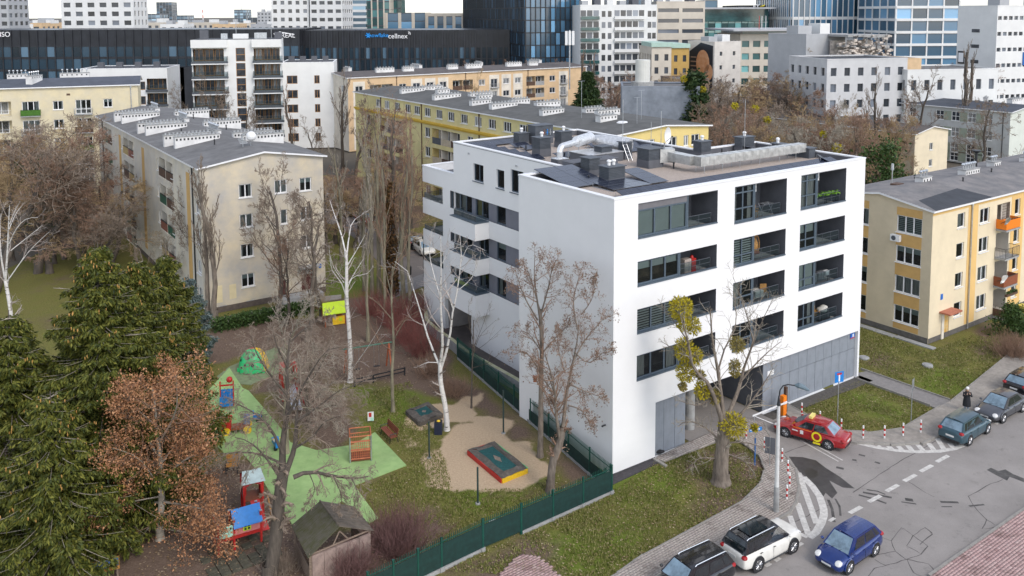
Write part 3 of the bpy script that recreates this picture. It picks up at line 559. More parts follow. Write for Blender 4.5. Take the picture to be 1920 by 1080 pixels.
for c,(u0,u1)in enumerate(UC):
 for k in range(4):
  z0,z1=(ZC1 if c==0 else ZC2)[k];h=z1-z0;m=um[c]if not(c==0)else(6.25 if k==3 else 5.6)
  sl=MB().box(u0+.004,u1-.004,-.05,.11,z0-.05,z0+.03).build('sill',M['frame_g'],WB)
  if c==0:
   w=m-u0-.06;zz=z1-(.42 if k==3 else .0)
   dr={0:'sides',1:'slats',2:'half',3:'blind'}[k]
   if k==3:MB().box(u0+.003,m-.06,.09,.30,zz+.002,z1-.003).build('roller_shutter_box',mat('shutter_grey',(.16,.155,.165),.6,.06,3),WB)
   window(WB,FO,FT,u0+.003,m-.06,z0+.034,zz-.002,.10,(.345,.67),(),M['frame_g'],.10,dr)
  else:
   dr={(1,0):'none',(1,1):'left',(1,2):'slats',(1,3):'sides',(2,0):'sides',(2,1):'blind',(2,2):'half',(2,3):'full'}[(c,k)]
   window(WB,FO,FT,u0+.003,m-.06,z0+.034,z1-.002,.10,(.45 if c==1 else .42,),(.36,.8)if k==3 else(.36,),M['frame_g'],.09,dr)
  MB().box(m-.058,m+.058,.08,.24,z0+.033,z1-.003).build('post',M['frame_g'],WB)
  lg=MB();f=z0-.28;D=2.3;a,e=m+.03,u1-.003
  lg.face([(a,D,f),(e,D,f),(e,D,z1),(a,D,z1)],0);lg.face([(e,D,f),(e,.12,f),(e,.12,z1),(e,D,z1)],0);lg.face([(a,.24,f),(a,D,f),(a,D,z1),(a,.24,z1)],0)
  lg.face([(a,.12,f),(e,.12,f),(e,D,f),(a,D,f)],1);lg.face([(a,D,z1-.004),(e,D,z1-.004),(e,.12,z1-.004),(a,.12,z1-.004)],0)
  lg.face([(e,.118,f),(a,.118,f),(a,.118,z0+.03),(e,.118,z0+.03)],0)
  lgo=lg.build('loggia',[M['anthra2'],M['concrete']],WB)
  window(lgo,FO,FT,a+.25,min(a+1.5,e-.9),f+.02,f+2.0,D-.1,(.5,),(),M['frame_g'],.07,'none',name='balcony_door')
  railing(WB,[(m+.1,.3),(u1-.3,.3)],.72 if c else .62,M['anthra'],'railing',M['glass_b'],z=f+.28)
pm={}
def panel(u0,u1,z0,z1,v):
 k=(round(u1-u0,3),round(z1-z0,3));g=.012
 if k not in pm:pm[k]=MB().box(g,u1-u0-g,0,.05,g,z1-z0-g).mesh('cladding_panel',M['conc_panel'])
 o=link('cladding_panel',pm[k],WB,(u0,v,z0));return o
for i in range(3):panel(3.575+i*.975,3.575+(i+1)*.975,.02,3.66,.262+.004*(i%2))
for i in range(11):
 w=10.78/11;panel(14.14+i*w,14.14+(i+1)*w,.02,2.27,.24+.003*(i%3));panel(14.14+i*w,14.14+(i+1)*w,2.28,3.66,.242+.003*((i+1)%3))
for(cu,cv)in((8.3,1.6),(8.3,7.0),(11.6,7.0)):MB().cyl(cu,cv,.03,3.655,.36,.36,20).build('column',M['concrete'],WB,smooth=False)
b=MB()
for i in range(5):b.box(9.2+i*.02,13.9,8.0+i*.3,8.02+i*.3,.1,2.6-i*.1)
b.build('garage_grille',M['blackm'],WB)
MB().box(14.6,15.3,.225,.238,2.55,2.9).build('notice_plate',M['plastic_w'],WB)
np_=MB().box(24.25,24.78,.19,.225,3.12,3.52).build('house_number_plate',mat('number_plate_blue',(.02,.14,.52),.4,.03,4),WB)
MB().box(24.5,24.66,.178,.189,3.22,3.46).build('numeral',M['plastic_w'],np_);MB().box(24.25,24.78,.18,.189,3.125,3.19).build('red_strip',M['red'],np_)
MB().box(-.22,0,.62,.68,2.95,3.02).ball((-.25,.65,2.97),.07,0).build('security_camera',M['blackm'],WB)
for v,z in((22.9,16.3),(16.0,16.25)):MB().box(4.2,4.3,v,v+.12,z,z+.14).build('wall_vent',M['steel'],WB)
for zi,(z0,z1)in enumerate(((11.22,12.73),(8.27,9.78),(5.34,6.88))):
 for(v0,v1,cols,dr)in((26.05,24.7,(),'none'),(24.7,22.75,(.5,),'left'),(21.7 if zi else 22.2,20.2,(.5,),['yellow','none','sides'][zi]),(19.05,17.75,(),['none','half','left'][zi]),(15.5,14.2,(),'full')):
  window(WB,LO,LT_,va(v0),va(v1),z0+.004,z1-.004,.16,cols,(),M['frame_g'],.09,dr)
 for v0,v1 in((22.74,22.21 if not zi else 21.71),(20.19,19.06),(17.74,15.51),(14.19,11.0)):MB().box(4.42,4.6,v1,v0,z0+.003,z1-.003).build('grey_panel',mat('grey_panel',(.17,.175,.205),.7,.05,1),WB)
 MB().box(2.92,4.29,19.97,23.93,z0-.09,z0-.022).build('balcony_coping',M['frame_g'],WB)
 railing(WB,[(4.2,20.25),(3.2,20.25),(3.2,23.65),(4.2,23.65)],.52,M['anthra'],'railing',M['glass_b'],z=z0-.02)
 railing(WB,[(4.42,27.5),(4.42,30.88),(8.2,30.88)],.45,M['anthra'],'railing',M['glass_b'],z=z0+.05)
 MB().box(4.29,8.3,27.41,31.01,z0-.06,z0+.04).build('balcony_coping',M['frame_g'],WB)if False else None
for q,cols in zip(W5,((.5,),(),(.5,))):window(WB,LO,LT_,*q,.13,cols,(),M['frame_g'],.08,'none',M['frame_g'])
# ---- roof equipment: each unit stands on the roof
def rooftop(name,label,cat,u,v,z=16.56,rot=0.,group=None):return thing(name,label,cat,E2W(u,v,z),YAW+rot,group)
def vent_box(u,v,w,d,hb,ht,label,caps=0,name='ventilation_box'):
 t=rooftop(name,label,'roof vent',u,v,group='dark ventilation boxes on the flat white roof')
 MB().box(-w/2,w/2,-d/2,d/2,-.02,hb).build('upstand',M['anthra2'],t)
 lb=MB().box(-w/2+.03,w/2-.03,-d/2+.03,d/2-.03,hb,hb+ht).build('louvre_box',M['anthra'],t)
 sl=MB()
 for i in range(int(ht/.11)):sl.box(-w/2-.005,w/2+.005,-d/2-.005,d/2+.005,hb+.04+i*.11,hb+.075+i*.11)
 sl.build('louvre',M['anthra'],lb)
 MB().box(-w/2-.08,w/2+.08,-d/2-.08,d/2+.08,hb+ht,hb+ht+.06).build('lid',M['anthra'],t)
 for i in range(caps):
  x=-.2+.42*i if caps>1 else .1;MB().cyl(x,.1,hb+ht+.06,hb+ht+.3,.11,.11,10).ball((x,.1,hb+ht+.34),.17,0,10,6,.7).build('cowl',M['plastic_w'],t)
for(u,v,w,d,hb,ht,lb,cp)in((5.3,6.2,1.5,1.05,.30,.75,'long dark vent box with two white cowls near the roof corner',2),(5.55,8.8,1.0,1.0,.45,.8,'square dark vent box standing before the low grey plinth',0),(10.2,12.8,1.1,.95,.35,.8,'dark vent box in front of the silver silencers',0),(7.75,17.5,1.1,1.1,.65,.85,'dark vent box with one white cowl behind the pipe elbow',1),(12.1,20.2,1.2,1.0,.5,.85,'dark vent box with a small cowl among the big panel field',1),(10.1,23.6,1.1,.9,.25,.75,'low dark vent box farthest along the left parapet',1),(11.35,8.8,1.5,1.3,.6,.8,'large dark vent box feeding the angular metal duct',0),(17.35,9.2,1.15,.9,.55,.8,'dark vent box by the inner parapet corner',1),(22.7,9.5,1.6,.8,.4,.8,'wide dark vent box by the far right parapet',1),(12.3,12.6,.8,.8,.45,.85,'dark vent box half hidden behind the wide silver cylinder',0)):vent_box(u,v,w,d,hb,ht,lb,cp)
t=rooftop('ventilation_box','biggest dark roof box with small coloured pictures on its side','roof vent',11.9,23.2,group='dark ventilation boxes on the flat white roof')
MB().box(-1.0,1.0,-.6,.6,-.02,.6).build('upstand',M['anthra2'],t);MB().box(-.97,.97,-.57,.57,.6,1.6).build('louvre_box',M['anthra'],t);MB().box(-1.05,1.05,-.65,.65,1.6,1.66).build('lid',M['anthra'],t)
for i,mm in enumerate((M['brickred'],M['blue'],M['steel'])):x=-.05+i*.34;MB().box(x,x+.07,-.585,-.572,.75,1.15).ball((x+.035,-.575,1.22),.06,0,6,4).box(x-.09,x+.16,-.583,-.573,.95,1.0).build('picture',mm,t)
t=rooftop('ventilation_box','long low dark box at the far end of the duct','roof vent',24.3,5.8,group='dark ventilation boxes on the flat white roof')
MB().box(-.4,.4,-1.7,1.9,-.02,.75).build('louvre_box',M['anthra'],t);MB().box(-.5,.5,-1.8,2.0,.75,.82).build('lid',M['anthra'],t);MB().cyl(0,1.6,.82,1.1,.12,.12,10).ball((0,1.6,1.12),.16,0).build('cowl',M['plastic_w'],t)
for(u,v,w,d,h,lb,wt)in((6.9,10.4,4.2,1.3,.75,'low grey plinth box beside the left solar rows',0),(9.9,13.2,3.4,2.4,.7,'low plinth box with a pale sheet metal top',1)):
 t=rooftop('plinth_box',lb,'roof plinth',u,v);MB().box(-w/2,w/2,-d/2,d/2,-.02,h).build('plinth_body',M['anthra2'],t);MB().box(-w/2-.05,w/2+.05,-d/2-.05,d/2+.05,h,h+.05).build('plinth_lid',M['alu']if wt else M['anthra2'],t)
t=rooftop('ventilation_pipe','round silver ventilation pipe with elbow and wide silencer','duct',6.1,13.0)
MB().box(-.5,.5,-.45,.45,-.02,.55).build('upstand',M['anthra2'],t);MB().box(-.52,.52,-.47,.47,.55,.60).build('collar',M['alu'],t)
pth=[(0,0,.6),(0,0,1.05),(.06,.03,1.28),(.22,.1,1.42),(.5,.24,1.45),(2.7,1.3,1.45)]
MB().tube(pth,.23,16).build('pipe',M['alu'],t,smooth=False);MB().tube([(2.7,1.3,1.45),(2.75,1.33,1.45),(5.0,2.45,1.45),(5.05,2.47,1.45)],[.24,.44,.44,.24],18).build('silencer',M['alu'],t)
for x in(1.3,3.0,4.6):MB().tube([(x,x*.485,0),(x,x*.485,1.2)],.03,5).build('support',M['steel'],t)
t=rooftop('ventilation_silencer','fat silver cylinder lying with its round end towards the street','duct',12.2,14.0)
MB().tube([(-.5,1.6,1.2),(-.3,.95,1.15),(.55,-1.5,1.0)],[.42,.52,.52],20).build('cylinder',M['alu'],t);MB().tube([(.55,-1.505,1.0),(.565,-1.55,1.0)],[.3,.3],16).build('end_ring',M['steel'],t);MB().tube([(.568,-1.552,1.0),(.572,-1.56,1.0)],[.17,.17],12).build('opening',M['blackm'],t)
for x,y in((-.3,.8),(.4,-1.1)):MB().tube([(x,y,0),(x,y,.7)],.04,6).build('support',M['steel'],t)
t=rooftop('air_duct','angular silver air duct running along the street side of the roof','duct',0,0)
dm=mat('dull_duct_sheet',(.55,.55,.53),.42,.15,2,metal=.45)
def duct_seg(p,q,w,z0,z1,nm='duct_section'):
 p=np.array(p,float);q=np.array(q,float);d=(q-p)/np.hypot(*(q-p));k=np.array((-d[1],d[0]))*w/2
 bb=MB();bb.prism([p-k,q-k,q+k,p+k],z0,z1);f=.03;d2=d*.02
 for c in(p+d*.02,q-d*.02):bb.prism([c-d2-k*(1+f),c+d2-k*(1+f),c+d2+k*(1+f),c-d2+k*(1+f)],z0-.025,z1+.025)
 m0=(p+q)/2
 for s in(-1,1):e=k*1.004*s;bb.face([(*(p+e),z0+.02),(*(q+e),z0+.02),(*(m0+e*1.05),(z0+z1)/2)]);bb.face([(*(p+e),z1-.02),(*(m0+e*1.05),(z0+z1)/2),(*(q+e),z1-.02)])
 bb.build(nm,dm,t)
duct_seg((12.05,8.6),(12.95,8.0),1.15,.35,1.35);duct_seg((12.6,8.1),(12.35,5.3),.8,.5,1.15)
n=13
for i in range(n):
 a0=12.3+(23.9-12.3)*i/n;a1=12.3+(23.9-12.3)*(i+1)/n;duct_seg((a0,5.0-.02*i),(a1-.004,5.0-.02*(i+1)),.78,.5,1.15)
for a in(12.5,14.4,16.3,18.5,20.8,22.8):MB().box(a,a+.05,4.45,5.35,.44,.495).tube([(a+.02,4.5,0),(a+.02,4.5,.48)],.025,5).tube([(a+.02,5.3,0),(a+.02,5.3,.48)],.025,5).build('support',M['steel'],t)
t=rooftop('satellite_dish','large white satellite dish beside the inner roof edge','satellite dish',16.6,12.6)
MB().tube([(0,0,0),(0,0,.9)],.05,8).box(-.3,.3,-.3,.3,0,.06).build('mast',M['steel'],t)
bd=MB();nn=24
for rr_ in range(4):
 for j in range(nn):
  a0,a1=2*math.pi*j/nn,2*math.pi*(j+1)/nn;r0,r1=.62*rr_/4,.62*(rr_+1)/4
  P_=lambda a,r_:(r_*math.cos(a),-.18+.22*(r_/.62)**2*-1+.1,1.5+r_*1.1*math.sin(a));bd.face([P_(a0,r0),P_(a0,r1),P_(a1,r1),P_(a1,r0)]if r0 else[P_(a0,r0),P_(a0,r1),P_(a1,r1)])
bd.build('reflector',M['plastic_w'],t,rot=.35);MB().tube([(0,-.2,1.0),(.1,-.75,1.45)],.02,5).ball((.1,-.77,1.47),.07,0,6,4).build('feed_arm',M['blackm'],t)
for(u,v,h,lb)in((12.6,13.2,4.6,'tall thin antenna mast beside the silver cylinder'),(12.3,9.7,3.2,'thin lightning rod by the big duct inlet'),(16.9,13.3,3.4,'thin lightning rod behind the satellite dish'),(22.0,8.9,4.4,'thin lightning rod near the far right vent')):
 t=rooftop('lightning_rod',lb,'lightning rod',u,v);MB().tube([(0,0,-.02),(0,0,h)],.022,5).build('rod',M['steel'],t);MB().box(-.2,.2,-.2,.2,-.02,.07).build('foot',M['concrete'],t)
t=rooftop('roof_ladder','short metal ladder leaning at the silencer plinth','ladder',11.9,12.2);b=MB()
for s in(-.2,.2):b.tube([(s,-.7,0),(s,0,1.2),(s,.1,1.9)],.025,5)
for i in range(5):b.tube([(-.2,-.6+i*.15,.18+i*.25),(.2,-.6+i*.15,.18+i*.25)],.018,5)
b.build('ladder_frame',M['steel'],t)
for i,(u,v)in enumerate(((3.9,7.0),(8.6,15.6),(12.2,7.2),(14.5,8.8),(15.2,11.2),(20.1,9.6),(8.3,20.4))):
 o=tag(MB().cyl(0,0,-.02,.4,.06,.06,8).cyl(0,0,.4,.46,.1,.04,8).build('vent_pipe',M['blackm'],None,E2W(u,v,16.57)),'short black vent pipe sticking out of the roof gravel','vent pipe','short black vent pipes on the white building roof')
pan_f=MB().box(.01,1.66,.01,1.0,0,.035,0)
for i in range(1,3):pan_f.box(.02+i*.545,.028+i*.545,.02,.99,.035,.0365,1)
pan_f.box(.02,1.65,.498,.505,.035,.0367,1);pan_f.box(.0,1.67,.0,.012,-.002,.04,1);pan_f.box(.0,1.67,.998,1.01,-.002,.04,1)
PANEL=pan_f.mesh('solar_panel',[M['solar'],mat('panel_frame',(.16,.17,.19),.4,.05,4,metal=.5)])
def solar(u,v,nx_,ny_,rot,tilt,label,gap=1.68,row=1.02,step=0.):
 t=rooftop('solar_array',label,'solar panels',u,v,rot=rot,group='solar panel fields on the flat white roof');cs,sn=math.cos(tilt),math.sin(tilt)
 for j in range(ny_):
  for i in range(nx_):
   y=j*row*(cs if not step else 1.)+j*step;z=.10+(j*row*sn if not step else 0);o=link('solar_panel',PANEL,t,(i*gap,y,z),(tilt,0,0))
 b=MB()
 for i in range(nx_+1):
  L=ny_*row*cs if not step else row*cs
  for j in range(1 if not step else ny_):y0=j*(row+step);b.tube([(i*gap,y0,.0),(i*gap,y0+L,.0)],.02,4,0,False).tube([(i*gap,y0+L,0),(i*gap,y0+L,L*math.tan(tilt)+.08)],.02,4,0,False)
 b.build('mounting_rail',M['steel'],t)
solar(2.0,1.15,13,1,0,R(17),'long single row of solar panels along the street parapet',row=1.02)
solar(1.2,5.6,2,4,0,R(9),'solar panel field beside the left parapet of the front wing')
solar(6.4,3.6,1,3,0,R(9),'small solar panel field right of the cowled vent box')
solar(3.0,3.45,2,2,0,R(4),'flat dark solar panels between vent box and street row')
for i in range(5):solar(5.05,15.6+i*1.55,1,1,0,R(16),['nearest','second','third','fourth','last'][i]+' tilted panel in the staggered line along the courtyard parapet')
solar(5.2,24.0,3,1,0,R(14),'row of solar panels at the far left end of the roof')
for i in range(5):solar(12.9+.25*i,14.3+i*1.75,3 if i<4 else 2,1,0,R(15),['nearest','second','middle','fourth','farthest'][i]+' tilted row of the large solar field behind the silencers')
solar(7.9,15.3,1,1,0,R(14),'lone solar panel below the round silver pipe');solar(22.9,1.2,1,1,R(45),R(25),'lone upright solar panel at the right street corner of the roof')
solar(8.2,20.2,1,2,0,R(12),'pair of solar panels behind the elbow vent box',step=.5);solar(23.0,7.9,1,1,R(90),R(25),'steep solar panel beside the wide vent box at the right')
# ---- things standing in the loggias
def deck(c,k):return(ZC1 if c==0 else ZC2)[k][0]-.28
t=thing('hanging_chair','wicker egg chair hanging in a dark loggia','chair',E2W(14.0,1.0,deck(1,2)),YAW)
wk=mat('wicker',(.46,.24,.07),.7,.25,18,.4,40);b=MB();nn=14
for i in range(nn):
 a=math.pi*(.15+.7*i/(nn-1));b.tube([(.42*math.cos(a)*math.sin(q),.1+.34*math.sin(a)*math.sin(q),1.0-.68*math.cos(q))for q in np.linspace(.02,3.12,9)],.03,4)
b.tube([(.43*math.cos(q),.05,1.0+.70*math.sin(q))for q in np.linspace(0,6.283,20)],.035,6);b.ball((0,.25,.95),.36,0,12,8,1.7);b.build('shell',wk,t)
MB().ball((0,.05,.5),.34,0,10,6,.35).build('cushion',M['brickred'],t);MB().tube([(0,.1,1.7),(0,.1,2.1)],.012,4).build('chain',M['steel'],t)
t=thing('planter_box','long black planter full of bright green leaves on loggia edge','planter',E2W(19.7,.42,deck(2,3)),YAW);MB().box(0,2.7,-.11,.13,.62,.8).build('trough',M['blackm'],t)
for x in(.05,1.3,2.6):MB().box(x,x+.05,-.05,.0,0,.62).box(x,x+.05,.08,.12,0,.62).build('leg',M['blackm'],t)
def leafcloud(name,mt,n,size,shape,seed,par=None,loc=None):
 r=np.random.default_rng(seed);C=shape(r,n);d=r.normal(size=(n,3));d/=np.linalg.norm(d,axis=1)[:,None];e=np.cross(d,r.normal(size=(n,3)));e/=np.linalg.norm(e,axis=1)[:,None]
 s=size*r.uniform(.6,1.3,(n,1));V=np.stack([C-d*s,C+e*s*.5,C+d*s,C-e*s*.5],1);return link(name,npmesh(name,V,np.arange(n*4).reshape(-1,4),mt),par,loc)
leafcloud('foliage',M['fern'],900,.07,lambda r,n:np.stack([r.uniform(-.02,2.72,n),r.normal(0,.1,n),.86+np.abs(r.normal(0,.07,n))],1),3,t)
t=thing('planter_box','low white planter with green plants behind the loggia glass','planter',E2W(17.75,.55,deck(2,3)+.0),YAW);MB().box(0,1.3,0,.3,.3,.55).build('trough',M['plastic_w'],t);leafcloud('foliage',M['ever'],260,.09,lambda r,n:np.stack([r.uniform(0,1.3,n),r.normal(.1,.1,n),.62+np.abs(r.normal(0,.12,n))],1),5,t)
def chairobj(u,v,z,rot,label,m,seatm):
 t=thing('balcony_chair',label,'chair',E2W(u,v,z),YAW+rot);MB().box(-.24,.24,-.24,.24,.42,.47).build('seat',seatm,t);MB().box(-.24,.24,.2,.25,.47,.95).build('backrest',seatm,t)
 for sx in(-1,1):
  for sy in(-1,1):MB().tube([(sx*.22,sy*.22,0),(sx*.22,sy*.22,.42)],.018,5).build('leg',m,t)
  MB().tube([(sx*.26,-.22,.42),(sx*.26,-.22,.66),(sx*.26,.22,.66)],.018,5).build('armrest',m,t)
chairobj(13.1,.8,deck(1,3),1.2,'tan lounge chair in the top middle loggia',M['frame_wood'],wk);chairobj(13.9,1.2,deck(1,3),1.9,'second tan chair beside the lounge chair',M['frame_wood'],wk)
chairobj(19.9,.7,deck(2,2),.6,'small white chair in right hand third floor loggia',M['plastic_w'],M['plastic_w']);chairobj(14.9,.9,deck(1,1),-.5,'light wooden chair on the cluttered loggia',M['frame_wood'],wk)
t=thing('balcony_table','folding table with white cloth in cluttered loggia','table',E2W(14.0,.9,deck(1,1)),YAW);MB().box(-.4,.4,-.3,.3,.7,.74).build('table_top',M['curtain'],t);MB().box(-.42,.42,-.32,-.31,.3,.74).build('cloth',M['curtain'],t)
for sx in(-1,1):MB().tube([(sx*.35,0,0),(sx*.35,0,.7)],.02,5).build('leg',M['steel'],t)
t=thing('air_conditioner','white air conditioner hung under the top middle loggia ceiling','air conditioner',E2W(13.35,1.0,16.0),YAW)
def ac(t):MB().box(-.4,.4,-.15,.15,-.28,.28).build('case',M['plastic_w'],t);MB().tube([(.08,-.152,0),(.08,-.165,0)],.2,16).build('fan_grille',M['anthra'],t)
ac(t);t=thing('air_conditioner','white air conditioner hung under the top right loggia ceiling','air conditioner',E2W(20.05,.8,16.05),YAW);ac(t)
t=thing('drying_rack','empty laundry rack in the top middle loggia','laundry rack',E2W(15.0,1.0,deck(1,3)),YAW);b=MB()
for i in range(6):b.tube([(-.5,-.25+i*.1,.9),(.5,-.25+i*.1,.9)],.008,4)
for s in(-1,1):b.tube([(s*.5,-.28,0),(s*.5,.25,.9)],.012,4).tube([(s*.5,.28,0),(s*.5,-.25,.9)],.012,4)
b.build('rack_frame',M['steel'],t)
t=thing('laundry_basket','pale boxes and red cloth stacked in left loggia','basket',E2W(7.0,.9,deck(0,2)),YAW);MB().box(-.3,.3,-.2,.2,0,.95).build('basket',mat('pale_wicker',(.5,.42,.36),.8,.2,20),t);MB().box(.35,.75,-.2,.2,.0,.9).ball((.55,0,.95),.13,0,8,6,1.2).build('cloth',M['red'],t)
t=thing('potted_plant','orange flowering plant on the lowest right loggia','plant',E2W(20.0,.7,deck(2,0)),YAW);MB().cyl(0,0,0,.7,.16,.2,12).build('pot',M['blackm'],t);leafcloud('foliage',leafmat('orange_blossom',[(.55,.22,.02),(.7,.35,.03),(.25,.16,.03)]),160,.07,lambda r,n:r.normal(0,.16,(n,3))+np.array([.15,0,.98]),6,t)
t=thing('cushion_pile','cream cushions heaped on the lowest right loggia','cushion',E2W(21.3,.7,deck(2,0)),YAW);MB().ball((0,0,.85),.4,0,10,6,.45).ball((.35,.1,.95),.3,0,10,6,.5).build('cushion',M['curtain'],t);MB().box(-.4,.6,-.3,.3,0,.7).build('bench',M['blackm'],t)
t=thing('clothes_rack','grey and white bundles on the second floor right loggia','laundry rack',E2W(20.9,.7,deck(2,1)),YAW);MB().box(-.35,.35,-.15,.15,.35,.9).box(-.9,-.5,-.15,.15,.2,.8).build('bundle',M['steel'],t);MB().tube([(-1,0,.0),(-1,0,1.0),(1,0,1.0),(1,0,0)],.02,5).build('rack_frame',M['blackm'],t);MB().box(.5,1.0,-.15,.15,.5,.85).build('box',M['plastic_w'],t)
b=MB();strip(b,[E2W(*q)[:2]for q in((6.9,32.2),(5.4,31.6),(4.0,30.2),(3.0,28.2),(2.6,25.5),(2.45,22.9),(2.1,19.9),(2.2,17.0),(2.3,13.6),(2.2,11.0))],.34,.85,0,True)
L2=[E2W(*q)[:2]for q in((6.9,32.2),(5.4,31.6),(4.0,30.2),(3.0,28.2),(2.6,25.5),(2.45,22.9),(2.1,19.9),(2.2,17.0),(2.3,13.6),(2.2,11.0))]
for s in(-.17,.17):
 for p,q in zip(L2[:-1],L2[1:]):d=(q-p)/np.hypot(*(q-p));k=np.array((-d[1],d[0]))*s;b.face([(*(p+k),-.2),(*(q+k),-.2),(*(q+k),.85),(*(p+k),.85)],1)
tag(b.build('ramp_wall',[mat('lichen_coping',(.55,.52,.40),.9,.1,1.5,c2=(.35,.36,.18)),M['concrete']]),'low curved concrete ramp wall with mossy top beside garage mouth','wall')
b=MB();rp=[(4.2,10.0),(2.4,11.0),(2.45,14),(2.4,17),(2.3,20),(2.6,23),(2.8,25.5),(3.2,28.0),(4.3,29.5),(5.5,27.0),(12,27.0),(12,23),(4.3,22.8),(4.29,20)]
tag(b.prism([E2W(*q)[:2]for q in rp],-.1,.06).build('driveway',mat('ramp_asphalt',(.10,.085,.078),.9,.15,.8)),kind='structure')
# ================ THE ESTATE AROUND
def reach(c,d,px):
 """how far along d from c until the photo column px"""
 k=(px-PPX)/FPX;C=np.array(c)-CPOS;d=np.array(d);r_,f_=CAX[0],CAX[2]
 return float((k*(f_@C)-r_@C)/(r_@d-k*(f_@d)))
SW={}
def win_simple(par,o,t,a0,a1,b0,b1,inset=.1,cols=(.5,),trans=(),fm=None,gm=None,fw=.09,name='window',sill=None):
 fm=fm or M['frame_w'];gm=gm or WR.choice([M['win_far'],M['win_far'],M['curtain_g']]);k=(round(a1-a0,2),round(b1-b0,2),cols,trans,fm.name,gm.name,sill is not None)
 if k not in SW:
  w,h=a1-a0,b1-b0;f=MB();f.box(0,w,0,.07,0,fw).box(0,w,0,.07,h-fw,h).box(0,fw,0,.07,fw,h-fw).box(w-fw,w,0,.07,fw,h-fw)
  for c in cols:f.box(c*w-fw*.5,c*w+fw*.5,.004,.066,fw,h-fw)
  for c in trans:f.box(fw,w-fw,.008,.062,c*h-fw*.5,c*h+fw*.5)
  if sill is not None:f.box(-.05,w+.05,-inset-.1,0,-.07,-.002,2)
  f.face([(fw,.05,fw),(w-fw,.05,fw),(w-fw,.05,h-fw),(fw,.05,h-fw)],1);SW[k]=f.mesh(name,[fm,gm,sill or fm])
 o=np.array(o,float);t=np.array(t,float);nin=np.array((-t[1],t[0]));return link(name,SW[k],par,(*(o+t*a0+nin*inset),b0),math.atan2(t[1],t[0]))
M['curtain_g']=mat('curtained_glass',(.30,.31,.31),.15,.45,2.2,spec=.7,stretch=(5,5,.4))
M['tile_white']=mat('white_chimney_render',(.72,.71,.69),.9,.06,1.2,.1,40,grime=.16)
def gable_roof(par,LA,LB,h,rise,axis,m,over=.35,fascia=None,th=.16):
 """shallow pitched felt roof, ridge along axis 'A' or 'B'"""
 W_=LB if axis=='A' else LA;L=LA if axis=='A' else LB;b=MB();ov=over
 prof=[(-ov,h-rise*ov/(W_/2)),(W_/2,h+rise),(W_+ov,h-rise*ov/(W_/2))]
 P=lambda s,p,dz=0:((s,p[0],p[1]+dz)if axis=='A' else(p[0],s,p[1]+dz));e0,e1=-ov,L+ov
 for i in(0,1):
  p,q=prof[i],prof[i+1];top=[P(e0,p,th),P(e1,p,th),P(e1,q,th),P(e0,q,th)];bot=[P(e0,p),P(e0,q),P(e1,q),P(e1,p)]
  if axis=='B':top.reverse();bot.reverse()
  b.face(top,0);b.face(bot,1)
 for s in(e0,e1):b.face([P(s,prof[0]),P(s,prof[1]),P(s,prof[1],th),P(s,prof[0],th)],1);b.face([P(s,prof[1]),P(s,prof[2]),P(s,prof[2],th),P(s,prof[1],th)],1)
 for p in(prof[0],prof[2]):b.face([P(e0,p),P(e1,p),P(e1,p,th),P(e0,p,th)],1)
 return b.build('roof',[m,fascia or M['coping']],par)
def roof_z(x,y,LA,LB,h,rise,axis,th=.16):
 W_=LB if axis=='A' else LA;p=y if axis=='A' else x;return h+th+rise*(1-abs(p-W_/2)/(W_/2))
def chimney(par,x,y,z,L,Wd,h,ang=0.,pots=8,low=.5,style=0):
 """row chimney: rendered block, dark flue mouths, cap slab, pots"""
 t=MB();t.box(-L/2,L/2,-Wd/2,Wd/2,-low,h,0);t.box(-L/2-.06,L/2+.06,-Wd/2-.06,Wd/2+.06,h,h+.08,1)
 for i in range(pots):
  cx=-L/2+L*(i+.5)/pots
  for s in(-1,1):t.box(cx-.09,cx+.09,s*(Wd/2+.002)-.004,s*(Wd/2+.002)+.004,h-.36,h-.14,2)
  if style==0:t.box(cx-.08,cx+.08,-.08,.08,h+.08,h+.26,3);t.box(cx-.13,cx+.13,-.12,.12,h+.26,h+.30,1)
  elif style==1:t.tube([(cx,0,h+.08),(cx,0,h+.5)],.07,6,3).ball((cx,0,h+.55),.16,3,6,4)
 return t.build('chimney',[M['tile_white']if style<2 else M['brickred'],M['concrete'],M['blackm'],M['steel']],par,(x,y,z),ang)
def vent_stub(par,x,y,z,h=.5):return MB().cyl(0,0,-.3,h,.07,.07,7).cyl(0,0,h,h+.1,.13,.05,7).build('vent_stub',M['blackm'],par,(x,y,z))
def downpipe(par,x,y,h,m=None):return MB().tube([(x,y,0.1),(x,y,h)],.07,6).tube([(x,y,h),(x+.02,y+.02,h+.3)],.11,6).build('downpipe',m or M['steel'],par)
def balcony(par,o,t,a0,a1,z,out,h=.95,pm=None,sides=True,slab=None,bars=False):
 """projecting balcony: slab and parapet sheet, as parts"""
 o=np.array(o,float);t=np.array(t,float);n=np.array((t[1],-t[0]));an=math.atan2(t[1],t[0]);w=a1-a0;loc=(*(o+t*a0),z)
 MB().box(0,w,-out,-.003,-.14,0).build('balcony_slab',slab or M['concrete'],par,loc,an)
 if bars:return railing(par,[tuple(o+t*a0+n*.02),tuple(o+t*a0+n*out),tuple(o+t*a1+n*out),tuple(o+t*a1+n*.02)],h,pm,'balcony_railing',None,.13,z=z)
 b=MB();b.box(.02,w-.02,-out+.02,-out+.05,.06,h,0)
 if sides:b.box(0.0,.03,-out+.02,-.01,.06,h,0).box(w-.03,w,-out+.02,-.01,.06,h,0)
 b.box(-.01,w+.01,-out,-out+.07,h,h+.04,1);return b.build('balcony_parapet',[pm or M['brown'],M['blackm']],par,loc,an)
